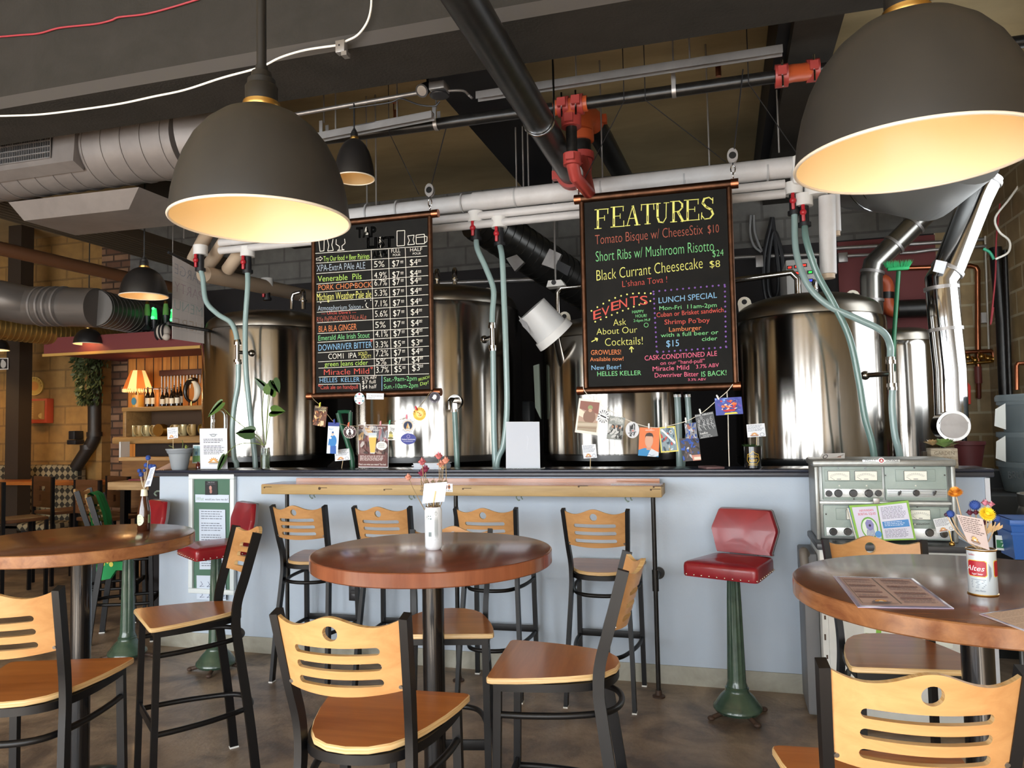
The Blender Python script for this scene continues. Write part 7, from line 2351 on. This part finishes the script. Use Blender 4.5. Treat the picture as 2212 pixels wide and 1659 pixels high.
o = MB().tube(catmull([at(u, v, Y=7.78) for u, v in ((1622, 465), (1620, 500), (1628, 530), (1645, 545))], 6), .012, 8).tube(catmull([at(u, v, Y=7.78) for u, v in ((1628, 465), (1630, 500), (1640, 530), (1650, 545))], 6), .012, 8).build('cable_loop', mat('grey_cable', '8a8a8a', 0.5))
tag(o, 'grey cables drooping on the wall beside the right board edge', 'cable')
o = MB().tube(catmull([at(u, v, Y=7.775) for u, v in ((1545, 560), (1600, 556), (1700, 552), (1800, 549))], 5), .02, 10).build('grey_conduit', M_galv)
tag(o, 'grey conduit running behind the right board along the back wall', 'conduit')
p = at(1205, 612, Y=5.9)
t = thing('emergency_light', 'white emergency light box between the boards under the dark duct', 'light', p)
MB().prism([at(u, v, Y=5.9) for u, v in ((1184, 606), (1212, 604), (1220, 616), (1180, 620))], (0, .12, 0)).build('light_box', M_white_plastic, t)
MB().cyl(at(1196, 610, Y=5.89), at(1196, 610, Y=5.91), .02, 16).build('lamp_hole', M_black, t)
MB().cyl(at(1200, 606, Y=5.96), (at(1200, 606, Y=5.96).x, 5.96, ZC), .008, 8).build('light_hanger', M_galv, t)
o = MB().cyl(at(950, 612, Y=7.775), at(1180, 603, Y=7.775), .025, 12).build('grey_conduit', M_galv)
tag(o, 'grey conduit on the dark wall between the two menu boards', 'conduit')
# green ladder-like handle behind the tap list
o = MB().tube(catmull([at(u, v, Y=5.12) for u, v in ((731, 892), (738, 920), (752, 960), (762, 1010), (765, 1200), (770, 1385))], 5), .02, 10).tube([at(u, v, Y=5.12) for u, v in ((731, 890), (745, 889), (757, 890))], .014, 8).tube([at(757, 890, Y=5.12), at(756, 930, Y=5.12), at(750, 950, Y=5.12)], .016, 10).build('fork_pole', mat('green_paint_steel', '1e5a3e', 0.35))
tag(o, 'green Y shaped handle standing behind the cards under the tap list', 'pole')
o = MB().prism([at(u, v, Y=5.8) for u, v in ((1152, 790), (1164, 786), (1168, 905), (1156, 880))], (0, .03, 0)).build('torn_sheet', mat('grey_green_sheet', '6a7468', 0.7))
tag(o, 'ragged grey sheet leaning between the centre and third tanks', 'sheet')
o = MB().box((at(1130, 905, Y=7.2).x, 7.2, at(1130, 905, Y=7.2).z), (.2, .2, .35), bevel=.02).build('dark_machine', mat('dark_machine_grey', '3a3c3e', 0.4))
tag(o, 'dark machine in the gap between the centre and third tanks', 'machine')
MBx = MB().span((at(1130, 905, Y=7.2).x - .12, 7.08, 0), (at(1130, 905, Y=7.2).x + .12, 7.32, at(1130, 905, Y=7.2).z - .178)).build('machine_stand', M_darksteel)
tag(MBx, 'dark stand under the machine between the centre and third tanks', 'stand')
# ------------------------------------------------------------------ far left: bar and dining area
BW = 7.55
# wood panelled bar back, soffit and brick pier
xa, xb = at(276, 850, Y=BW).x, -5.3
zt = at(360, 758, Y=7.4).z
struct('wall_bar', MB().span((xa, BW, 0), (xb, YB, zt)), M_wood_panel)
b = MB()
for k in range(14):
    x = xa + (xb - xa) * k / 14
    b.span((x - .006, BW - .004, 0), (x + .006, BW, zt))
struct('trim_8', b, mat('panel_groove', '3f2410', 0.7))
sx0 = at(95, 740, Y=6.65).x
zs_ = at(330, 752, Y=6.65).z
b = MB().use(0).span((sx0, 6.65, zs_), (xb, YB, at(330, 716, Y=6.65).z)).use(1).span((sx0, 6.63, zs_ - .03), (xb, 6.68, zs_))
struct('trim_9', b, [M_maroon, mat('gold_lit_edge', 'b9924e', 0.4)])  # lower edge strip coloured gold for the warm light on the soffit
struct('trim_10', MB().span((at(214, 900, Y=7.7).x, 7.66, 0), (at(226, 900, Y=7.7).x, YB, 3.2)), M_stone)
struct('trim_11', MB().span((at(12, 900, Y=7.2).x, 7.2, 0), (at(40, 900, Y=7.2).x, 7.38, ZC)), mat('dark_bronze_post', '2f241a', 0.6))
# warm lights of the bar zone
for (x, y, z, pw) in ((-7.6, 6.9, 2.45, 22), (-6.2, 7.1, 2.45, 14), (-9.3, 6.9, 2.5, 24)):
    lamp_light('bar_light', 'SPOT', (x, y, z), pw * 1.25, (1, .62, .26), .12, (x, y + .35, 0), None, 2.5)

# shelf with top board and lower counter
t = thing('bar_shelf', 'curved wooden bar shelf against the panelled wall, with mugs on it', 'shelf', at(360, 960, Y=7.3))
M_shelf = wood_mat('shelf_wood', '8a6a40', 'b58d58', 0.45, 'X', 0.5)
q0, q1 = at(262, 884, Y=7.1), at(466, 878, Y=7.1)
MB().span((q0.x, 7.1, q0.z - .03), (q1.x + .3, BW - .005, q0.z + .02), bevel=.01).build('top_board', M_shelf, t)
r0, r1 = at(248, 948, Y=7.0), at(470, 948, Y=7.0)
MB().span((r0.x, 6.95, r0.z - .06), (r1.x + .3, BW - .005, r0.z + .02), bevel=.02).build('lower_counter', M_shelf, t)
MB().span((q0.x, 7.12, r0.z), (q0.x + .05, BW - .005, q0.z), bevel=.01).build('side_board', M_shelf, t)
MB().span((q0.x + .05, BW - .03, r0.z), (q1.x + .3, BW - .006, q0.z)).build('back_board', mat('shelf_back', '4a3420', 0.7), t)
MB().span((r0.x + .15, 7.15, 0), (r1.x + .3, BW - .005, r0.z - .06)).build('bar_base', mat('bar_base_dark', '2c2018', 0.7), t)
SZT = q0.z + .02
SZL = r0.z + .02
# lamp
p = at(298, 880, Y=7.3); p.z = SZT
t = thing('table_lamp', 'lit table lamp with orange beaded shade standing on the bar shelf', 'lamp', p)
MB().cyl(p, p + Vector((0, 0, .15)), .065, 24).build('tin_base', mat('yellow_tin', 'c79a3a', 0.4), t)
b = MB()
b.poly([(p.x + .035 * cos(2 * pi * k / 20), p.y - .066, p.z + .075 + .045 * sin(2 * pi * k / 20)) for k in range(20)])
b.build('tin_emblem', mat('tin_blue', '3f7f9a', 0.5), t)
MB().cyl(p + Vector((0, 0, .15)), p + Vector((0, 0, .24)), .012, 10).build('lamp_neck', M_brass, t)
n = 10
b = MB()
zs0, zs1 = .22, .44
ring_ = lambda r, z: [p + Vector((r * cos(2 * pi * (k + .5) / n), r * sin(2 * pi * (k + .5) / n), z)) for k in range(n)]
A_, B2, C_ = ring_(.165, zs0), ring_(.125, zs0 + .11), ring_(.08, zs1)
for k in range(n):
    j = (k + 1) % n
    b.use(k % 2)
    b.poly([A_[k], A_[j], B2[j], B2[k]])
    b.use((k + (0)) % 2)
    b.poly([B2[k], B2[j], C_[j], C_[k]])
b.build('lamp_shade', [mat('orange_shade', 'd06a26', 0.7, emit=.55), mat('cream_shade', 'f2c27a', 0.7, emit=1.0)], t, smooth=0)
b = MB()
for k in range(40):
    a = 2 * pi * k / 40
    b.cyl(p + Vector((.163 * cos(a), .163 * sin(a), zs0)), p + Vector((.163 * cos(a), .163 * sin(a), zs0 - .035)), .006, 6)
b.build('fringe', mat('cream_fringe', 'e8c890', 0.7, emit=.5), t)
lamp_light('bulb_light', 'POINT', p + Vector((0, 0, .19)), 3, (1, .66, .3), .05)
# bottles
def bottle(label, x, y, z, h, r, m, lbl=True):
    t = thing('bottle', label, 'bottle', (x, y, z), group='bottles on the bar shelf')
    MB().lathe([(r * .95, 0), (r, .01), (r, h * .55), (r * .85, h * .64), (r * .36, h * .74), (r * .34, h * .96), (r * .4, h), (.002, h)], (x, y, z), 20, cap0=True).build('bottle_body', m, t)
    if lbl:
        MB().lathe([(r * 1.02, h * .15), (r * 1.02, h * .45)], (x, y, z), 20).build('label_band', pal('e2dac4'), t)
M_bdark = mat('dark_bottle_glass', '1c120c', 0.1, coat=.5)
for k, (u, v0, nm) in enumerate(((319, 848, 'brown bottle with pale label, left one in the glass case on the shelf'), (329, 846, 'brown bottle with pale label, right one in the glass case on the shelf'), (351, 855, 'short bottle with white label right of the glass case'), (360, 848, 'tall dark bottle with white label right of the glass case'), (371, 852, 'dark bottle standing fifth from left on the bar shelf'), (376, 845, 'dark bottle with white cap sixth from left on the shelf'), (383, 850, 'dark bottle standing seventh from left on the bar shelf'), (390, 843, 'dark bottle left of the black and white horn'))):
    yy = 7.2 + .06 * (k % 2)
    p = at(u, 878, Y=yy); q = at(u, v0, Y=yy)
    bottle(nm, p.x, yy, SZT, q.z - p.z + .07, .026, M_bdark)
t = thing('glass_case', 'small clear glass case over two bottles on the bar shelf', 'case', at(328, 880, Y=7.24))
a, c_ = at(312, 848, Y=7.14), at(344, 880, Y=7.14)
b = MB()
for x in (a.x, c_.x):
    for y in (7.14, 7.32):
        b.span((x - .003, y - .003, SZT), (x + .003, y + .003, a.z + .05))
for y in (7.14, 7.32):
    b.span((a.x, y - .003, a.z + .044), (c_.x, y + .003, a.z + .05))
for x in (a.x, c_.x):
    b.span((x - .003, 7.14, a.z + .044), (x + .003, 7.32, a.z + .05))
b.build('case_edge', M_chrome, t)
# chimes
t = thing('chime_bar', 'dark wooden bar with hanging metal chimes on the panelled wall', 'chimes', at(400, 810, Y=7.5))
a, c_ = at(348, 806, Y=7.5), at(448, 811, Y=7.5)
MB().span((a.x, 7.46, a.z - .04), (c_.x, 7.52, a.z + .03), bevel=.01).build('bar', mat('dark_red_wood', '3f1e14', 0.6), t)
for k in range(14):
    x = a.x + (c_.x - a.x) * (k + .6) / 14.5
    MB().cyl((x, 7.48, a.z - .03), (x, 7.48, a.z - .12 - .026 * (13 - k) * .75), .006, 8).build('chime', M_galv, t)
# horn
t = thing('powder_horn', 'black and white curved horn displayed on the bar shelf', 'horn', at(416, 860, Y=7.2))
cx = at(416, 845, Y=7.22)
pts, rr = [], []
for k in range(20):
    a = pi * (.35 + 1.45 * k / 19)
    pts.append(cx + Vector((.1 * cos(a) , 0, .125 * sin(a))))
    rr.append(.008 + .03 * (1 - k / 19))
MB().tube(pts, 0, 12, True, rr).build('horn_dark', mat('horn_black', '1a1512', 0.25), t)
pts2, rr2 = [], []
for k in range(16):
    a = pi * (.5 - .9 * k / 15)
    pts2.append(cx + Vector((.085 * cos(a), -.02, .11 * sin(a))))
    rr2.append(.034 * sin(pi * (k + .6) / 16.5) + .004)
MB().tube(pts2, 0, 12, True, rr2).build('horn_pale', mat('horn_white', 'd9cfb9', 0.3), t)
MB().cyl((cx.x, 7.2, SZT), (cx.x, 7.2, cx.z - .12), .01, 8).build('stand', M_brass, t)
# glass lantern
p = at(455, 878, Y=7.15); p.z = SZT
t = thing('glass_dispenser', 'tall glass and brass dispenser at the right end of the bar shelf', 'dispenser', p)
MB().lathe([(.05, 0), (.05, .02), (.02, .03), (.02, .06), (.045, .08), (.045, .22), (.03, .26), (.03, .30), (.015, .33), (.002, .34)], p, 24, cap0=True).build('glass_column', mat('smoky_glass', 'd9cba0', 0.1, 0.3), t)
MB().cyl(p + Vector((0, 0, .22)), p + Vector((0, 0, .235)), .05, 24).cyl(p + Vector((0, 0, .07)), p + Vector((0, 0, .085)), .05, 24).build('brass_ring', M_brass, t)
# mugs on the lower counter
def mug(label, x, y, z, r, h, m, flip=False):
    t = thing('mug', label, 'mug', (x, y, z), group='mugs on the bar counter')
    MB().lathe([(r * .9, 0), (r, .006), (r, h), (r * .88, h), (r * .86, .02), (.002, .015)], (x, y, z), 24, cap0=True).build('mug_body', m, t)
    MB().tube(catmull([(x + r * .3, y - r * .9, z + h * .15), (x + r * .2, y - r * 1.7, z + h * .2), (x + .0, y - r * 2.0, z + h * .5), (x - r * .1, y - r * 1.7, z + h * .85), (x - r * .05, y - r * .9, z + h * .9)], 5), .009, 8).build('handle', m, t)
M_mugs = [mat('stoneware_mug', 'b99a62', 0.35), mat('brass_mug', 'b08a3c', 0.3, .7), mat('glass_mug', 'c9b98a', 0.15, .2)]
places = ['leftmost', 'second', 'third', 'fourth', 'fifth', 'sixth', 'seventh', 'eighth', 'rightmost']
for k, u in enumerate((283, 297, 313, 331, 349, 375, 392, 412, 436)):
    p = at(u, 944, Y=7.22); p.z = SZL
    mug(places[k] + ' mug in the row on the lower counter of the bar shelf', p.x, 7.25, SZL, .042, .13, M_mugs[1 if k in (4, 8) else (0 if k % 2 else 2)])
p = at(347, 925, Y=7.1)
o = MB().cyl((p.x, 7.06, SZL + .07), (p.x, 7.14, SZL + .07), .07, 28).build('gold_tin', M_brass)
tag(o, 'round gold tin lying on its side among the mugs', 'tin')
# lava lamps on the soffit
def lava(label, u, v0, v1, lit, Y=6.74):
    p, q = at(u, v0, Y=Y), at(u, v1, Y=Y)
    p.z = max(p.z, 0)
    h = q.z - p.z
    t = thing('lava_lamp', label, 'lamp', p, group='lava lamps above the bar')
    MB().lathe([(h * .19, 0), (h * .17, h * .03), (h * .07, h * .16), (h * .06, h * .2), (h * .1, h * .48), (h * .102, h * .5)], p, 24, cap0=True, cap1=True).build('lamp_base', M_blk_plastic, t)
    MB().lathe([(h * .1, h * .5), (h * .095, h * .7), (h * .07, h * .9)], p, 24, cap0=True, cap1=True).build('glass_tube', mat('lava_green' + str(lit), '38e070' if lit else '5c8a48', 0.2, emit=.8 if lit else .05), t)
    MB().lathe([(h * .07, h * .9), (h * .05, h), (.002, h)], p, 20, cap0=True).build('lamp_cap', M_blk_plastic if lit else M_brass, t)
    if lit:
        MB().ball(p + Vector((0, -h * .05, h * .56)), h * .08, 10).ball(p + Vector((0, -h * .04, h * .88)), h * .06, 10).build('wax', mat('wax_green', '60ff90', 0.4, emit=1.6), t)
lava('unlit lava lamp leftmost above the bar', 318, 714, 651, 0)
lava('glowing green lava lamp left of the horned ornament above the bar', 333, 721, 660, 1)
lava('unlit lava lamp right of the glowing one above the bar', 358, 712, 650, 0, 6.80)
lava('glowing lava lamp half hidden behind the paper banner', 374, 726, 664, 1)
p = at(352, 733, Y=6.6)
t = thing('striped_ornament', 'black and white striped ornament sitting above the bar by the lava lamps', 'ornament', p)
MB().ball(p + Vector((0, 0, .08)), .085, 12, (1, .8, 1)).ball(p + Vector((.07, -.03, .02)), .04, 10).build('ornament_body', mat('ornament_white', 'b9b0a4', 0.5), t)
b = MB()
for a in (-.5, .1, .6):
    b.tube([p + Vector((.09 * sin(a) , -.072 * cos(q), .08 + .09 * sin(q))) for q in [-1.2 + .3 * k for k in range(9)]], .01, 6)
b.build('stripe', M_blk_plastic, t)
# shelf under the lamps: top of soffit
# paper banner
XBN = -4.35
t = thing('paper_banner', 'white paper banner with faint mirrored letters hanging by the left valves', 'banner', at(405, 560, X=XBN))
q = [at(u, v, X=XBN) for u, v in ((373, 552), (440, 588), (441, 742), (372, 732))]
c = Card([(373, 552), (440, 588), (441, 742), (372, 732)], 5, 'b9b4b2')
c.q = q
c.n = Vector((1, 0, 0))
c.mb = MB(); c.k = 1
c.mb.loft([q, [x - Vector((.002, 0, 0)) for x in q]])
for k, s_ in enumerate(('LARGE', 'PARTY', 'MENU', 'HERE')):
    cols = ['8a8f9a', 'a08a94', '87a09c', 'a09080']
    c.text(s_, .06, .94, .2 + .22 * k, .13, cols[k], mirror=True, thin=-.02)
for k in range(1, 8):
    c.stroke([(0, k / 8), (1, k / 8)], .006, 'a9a4a4')
for k in range(1, 4):
    c.stroke([(k / 4, 0), (k / 4, 1)], .008, 'c9c5c4')
c.thing('banner_sheet', None, None, None, t)
a, e = q[0] + Vector((0, -.05, .015)), q[1] + Vector((0, .08, .03))
MB().cyl(a, e, .012, 10).build('top_rod', M_blk_plastic, t)
a, e = q[3] + (q[2] - q[3]) * -.15 + Vector((.006, 0, .12)), q[2] + (q[2] - q[3]) * .12 + Vector((.006, 0, .12))
MB().cyl(a, e, .014, 10).build('bottom_rod', M_blk_plastic, t)
for x in (q[0], q[1]):
    MB().cyl(x, (x.x, x.y, ZC), .003, 6).build('hanging_wire', M_galv, t)
# copper brown pipe and hangers in the far ceiling
o = MB().cyl(at(-30, 530, X=-5.9), at(420, 632, X=-5.6), .06, 16).build('brown_pipe', mat('brown_iron_pipe', '5a3a24', 0.5))
tag(o, 'reddish brown pipe running back under the joists at far left', 'pipe')
# ivy covered down pipe
YP = 7.6
t = thing('down_pipe', 'dark vertical drain pipe with an elbow on the stone wall at left', 'pipe', at(205, 1000, Y=YP))
MB().tube([at(203, 690, Y=YP), at(204, 930, Y=YP), at(203, 945, Y=YP), at(196, 960, Y=YP), at(164, 1010, Y=YP)], .075, 20).build('pipe_body', mat('dark_iron', '241d17', 0.5), t)
for u, v in ((204, 938), (190, 966)):
    MB().cyl(at(u, v - 5, Y=YP), at(u, v + 5, Y=YP), .09, 20).build('hub', mat('dark_iron', '241d17', 0.5), t)
r_ = random.Random(12)
b = MB()
for k in range(900):
    f = r_.random()
    v = 750 + 120 * f
    a = r_.random() * 2 * pi
    sp_ = (.10 + .22 * r_.random()) * (1.0 - .5 * f)
    c0 = at(206, v, Y=YP - .02) + Vector((sp_ * cos(a), -.04 - .14 * abs(sin(a)), 0))
    d = Vector((r_.random() - .5, -r_.random() * .6, -r_.random())).normalized() * (.05 + .03 * r_.random())
    s_ = d.cross(Vector((.3, 1, .2))).normalized() * .022
    b.poly([c0, c0 + d * .5 + s_, c0 + d, c0 + d * .5 - s_])
o = b.build('ivy', mat('ivy_leaf', '3a4424', 0.6), None, normals=False)
tag(o, 'dark trailing ivy wrapped around the drain pipe on the stone wall', 'ivy', kind='stuff')
# wall pieces
t = thing('round_sign', 'round yellow beer sign on the yellow stone wall', 'sign', at(74, 834, Y=7.78))
c = disc_card((74, 834), 18.5, 20, 7.775, 'c9a24a', .02)
c.ringo(.5, .5, .5, .5, .05, 'e0c67a').oval(.5, .5, .25, .25, 'c8863c').arc('WITTEKAMM', .5, .5, .35, 190, -10, .13, '6a4a22')
c.thing('sign_face', None, None, None, t)
t = thing('red_radio', 'orange red box with slatted front mounted on the stone wall', 'radio', at(76, 888, Y=7.7))
a, c_ = at(53, 862, Y=7.68), at(100, 914, Y=7.68)
MB().span((a.x, 7.68, c_.z), (c_.x, 7.79, a.z), bevel=.008).build('box_body', mat('orange_red_box', 'b0452a', 0.5), t)
MB().span((a.x + .04, 7.672, c_.z + .05), (c_.x - .03, 7.682, a.z - .03)).build('front_panel', mat('amber_panel', '9a7440', 0.5), t)
b = MB()
for k in range(9):
    z = c_.z + .07 + (a.z - c_.z - .12) * k / 9
    b.span((a.x + .05, 7.668, z), (a.x + .16, 7.674, z + .006))
b.build('slat', pal('d8b878'), t)
MB().cyl(at(89, 898, Y=7.67), at(89, 898, Y=7.675), .035, 20).build('dial', pal('d8b060'), t)
c = Card([(-6, 773), (18, 773), (18, 798), (-6, 799)], 7.18, 'cfcac2')
c.rect(.08, .08, .92, .92, '1e1a18').oval(.55, .55, .25, .32, 'b9b4ac').oval(.5, .3, .14, .16, 'b9b4ac')
c.thing('framed_sketch', 'small framed animal sketch hung on the dark post at far left', 'picture')
t = thing('wall_speaker', 'small dark box unit on the stone wall left of the drain pipe', 'speaker', at(165, 945, Y=7.7))
MB().box(at(164, 940, Y=7.72), (.1, .14, .11), bevel=.01).build('speaker_body', M_blk_plastic, t)
MB().box(at(163, 955, Y=7.72), (.14, .14, .06), bevel=.01).build('speaker_base', M_blk_plastic, t)

# banquette, tables and square backed chairs
M_fabric = mat('diamond_fabric', '3d3628', 0.9)
nt = M_fabric.node_tree
vz = nt.nodes.new('ShaderNodeTexChecker'); vz.inputs['Scale'].default_value = 16
vz.inputs['Color1'].default_value = hx('2e281e'); vz.inputs['Color2'].default_value = hx('8a7c60')
tc = nt.nodes.new('ShaderNodeTexCoord'); mp = nt.nodes.new('ShaderNodeMapping')
mp.inputs['Rotation'].default_value = (0.0, 0.785, 0.0)
nt.links.new(tc.outputs['Object'], mp.inputs['Vector']); nt.links.new(mp.outputs['Vector'], vz.inputs['Vector'])
nt.links.new(vz.outputs['Color'], nt.nodes['Principled BSDF'].inputs['Base Color'])
t = thing('banquette', 'long bench with diamond patterned upholstery against the stone wall', 'bench', (-9.2, 7.5, 0))
bx1 = at(150, 1010, Y=7.5).x
MB().span((-10.9, 7.6, .45), (bx1, 7.76, at(80, 1005, Y=7.6).z), bevel=.02).build('back_cushion', M_fabric, t)
MB().span((-10.9, 7.2, .38), (bx1, 7.6, .47), bevel=.03).build('seat_cushion', M_fabric, t)
MB().span((-10.9, 7.26, 0), (bx1, 7.74, .38)).build('bench_base', M_dark, t)
M_orangewood = wood_mat('orange_wood', '8a4a1c', 'b5692c', 0.3, 'X', 0.6, coat=.4)
def simple_table(name, label, x0, x1, y0, y1, z, th, m, legs=True, edge=None):
    t = thing(name, label, 'table', ((x0 + x1) / 2, (y0 + y1) / 2, 0))
    b = MB().use(0).span((x0, y0, z - th), (x1, y1, z), bevel=.006)
    b.build('tabletop', m, t)
    for x in (x0 + .15, x1 - .15):
        MB().cyl((x, (y0 + y1) / 2, .03), (x, (y0 + y1) / 2, z - th), .04, 16).build('pedestal', M_ped, t)
        MB().cyl((x, (y0 + y1) / 2, 0), (x, (y0 + y1) / 2, .03), min(.2, (y1 - y0) * .4), 24).build('base', M_ped, t)
    return t
zt2 = .76 + .12
p0, p1 = at(-20, 1052, Y=6.6), at(335, 1032, Y=6.6)
simple_table('dining_table', 'long orange wood dining table in front of the patterned bench', -9.6, -6.75, 6.75, 7.1, 1.02, .04, M_orangewood)
e0 = at(232, 1046, Y=5.75); e1 = at(352, 1046, Y=5.75)
t = thing('butcher_block_table', 'high table with thick rough sawn timber top behind the brown bottle', 'table', (e0.x + .5, 5.95, 0))
MB().span((e0.x, 5.75, e0.z - .055), (e0.x + .95, 6.2, e0.z + .02), bevel=.006).build('tabletop', wood_mat('rough_sawn_timber', '8d6a44', 'c0a074', 0.6, 'X', 0.8), t)
for x in (e0.x + .12, e0.x + .83):
    for y in (5.83, 6.12):
        MB().box((x, y, (e0.z - .055) / 2), (.05, .05, e0.z - .055)).build('leg', M_ped, t)
o = MB().box((at(292, 1028, Y=5.9).x, 5.95, e0.z + .028), (.16, .1, .014), bevel=.003).build('red_book', pal('7a3238'))
tag(o, 'small red booklet lying on the rough sawn high table', 'booklet')
p = at(355, 1014, Y=5.6)
o = MB().cyl((p.x - .02, 5.55, p.z - .03), (p.x, 5.7, p.z + .03), .035, 20, .032).build('paper_cup', pal('d8b09a'))
tag(o, 'pale pink paper cup showing past the left end of the cap', 'cup')
o = MB().span((p.x - .08, 5.5, 0), (p.x + .08, 5.74, p.z - .066)).build('side_stand', M_dark)
tag(o, 'dark stand holding the pale pink cup behind the left wall end', 'stand')
# service counter catching light behind the high table
a, c_ = at(256, 988, Y=6.75), at(470, 986, Y=6.75)
t = thing('service_counter', 'pale wooden service counter lit by the bar lamp behind the high table', 'counter', (a.x + .6, 6.6, 0))
MB().span((a.x, 6.75, a.z - .04), (c_.x, 6.93, a.z + .0), bevel=.006).build('counter_top', wood_mat('pale_counter_wood', 'a87a48', 'd0a874', 0.5, 'X', 0.6), t)
MB().span((a.x + .03, 6.77, 0), (c_.x, 6.92, a.z - .04)).build('counter_front', wood_mat('log_front', '6f4a28', '9a6c3c', 0.6, 'X', 0.4), t)
MB().span((a.x - .012, 6.77, a.z - .02), (a.x + .01, 6.9, a.z + .17)).build('end_panel', M_white_plastic, t)

M_dkwood = mat('dark_chair_wood', '54331c', 0.45, noise=((3, 3, 30), '46290f', 0.4, 0.65))
def square_chair(label, x, y, rz, s=1.0):
    t = thing('square_back_chair', label, 'chair', (x, y, 0), rz, 'square backed chairs at the far left')
    H0, H1, w = .80 * s, 1.12 * s, .2
    y0 = -.2
    mb = MB()
    for (x0, x1, z0, z1) in ((-w, -.06, H0, H1), (.06, w, H0, H1), (-.06, .06, H1 - .1, H1), (-.06, .06, H1 - .19, H1 - .15), (-.06, .06, H0, H0 + .06), (-.015, .06, H0 + .06, H1 - .19)):
        mb.span((x0, y0 - .012, z0), (x1, y0 + .012, z1))
    mb.build('backrest', M_dkwood, t, world=False)
    MB().box((0, 0, .74 * s), (.4, .4, .035), bevel=.008).build('seat', M_dkwood, t, world=False)
    for sx in (-1, 1):
        MB().bar((sx * .2, -.2, 0), (sx * .2, -.2, H1), .03, .03, up=(0, 1, 0)).build('rear_leg', M_frame, t, world=False)
        MB().bar((sx * .19, .18, 0), (sx * .19, .18, .73 * s), .03, .03, up=(0, 1, 0)).build('front_leg', M_frame, t, world=False)
    MB().box((0, .18, .3), (.38, .02, .03)).build('foot_rail', M_frame, t, world=False)
    return t
for (u, v, y, rz, lab) in ((40, 1025, 5.75, -.35, 'square backed dark chair at the far left edge, at the orange table'), (137, 1012, 6.42, -.3, 'square backed dark chair second from left, at the orange table'), (234, 1000, 5.98, -.25, 'square backed dark chair behind the rough sawn high table'), (296, 992, 6.48, -.3, 'square backed chair right behind the blue pompom flowers')):
    p = at(u, v, Y=y)
    square_chair(lab, p.x, y, rz)
# green cloth over the far chair
cc_ = Vector((-4.45, 4.80, 0))
Mc = Matrix.Rotation(-1.03, 4, 'Z')
b = MB()
prof = [(-.235, .60), (-.27, .80), (-.30, 1.0), (-.325, 1.09), (-.29, 1.115), (-.25, 1.09), (-.20, .95), (-.165, .78)]
cols_ = 9
rows = []
for i in range(cols_):
    x = -.19 + .20 * i / (cols_ - 1)
    rows.append([b.bm.verts.new(cc_ + Mc @ Vector((x + .01 * sin(j * 2 + i), y_ + .008 * sin(i * 2.2), z_ - .03 * (j in (0, 7)) * (i % 3)))) for j, (y_, z_) in enumerate(prof)])
for i in range(cols_ - 1):
    for j in range(len(prof) - 1):
        b._face((rows[i][j], rows[i + 1][j], rows[i + 1][j + 1], rows[i][j + 1]))
o = b.build('green_cloth', mat('green_fabric', '1f8a4c', 0.8), None, smooth=80)
tag(o, 'green cloth draped over the back of the far slotted chair', 'cloth')
b = MB()
p = at(233, 1232, Y=4.75)
for k in range(3):
    b.use(k % 2)
pts = [at(u, v, Y=4.7) for u, v in ((208, 1210), (286, 1208), (282, 1232), (250, 1232), (238, 1250), (208, 1256))]
b.use(0).prism(pts, (0, .02, 0))
for u, v, r in ((222, 1218, .02), (232, 1214, .012), (240, 1219, .02), (216, 1230, .014)):
    q = at(u, v, Y=4.696)
    b.use(1).poly([(q.x + r * cos(2 * pi * k / 10), q.y, q.z + r * sin(2 * pi * k / 10)) for k in range(10)])
o = b.build('green_shirt', [mat('green_fabric', '1f8a4c', 0.8), pal('d8cf5a')])
tag(o, 'green patterned shirt tail hanging below the seat of the far slotted chair', 'cloth')
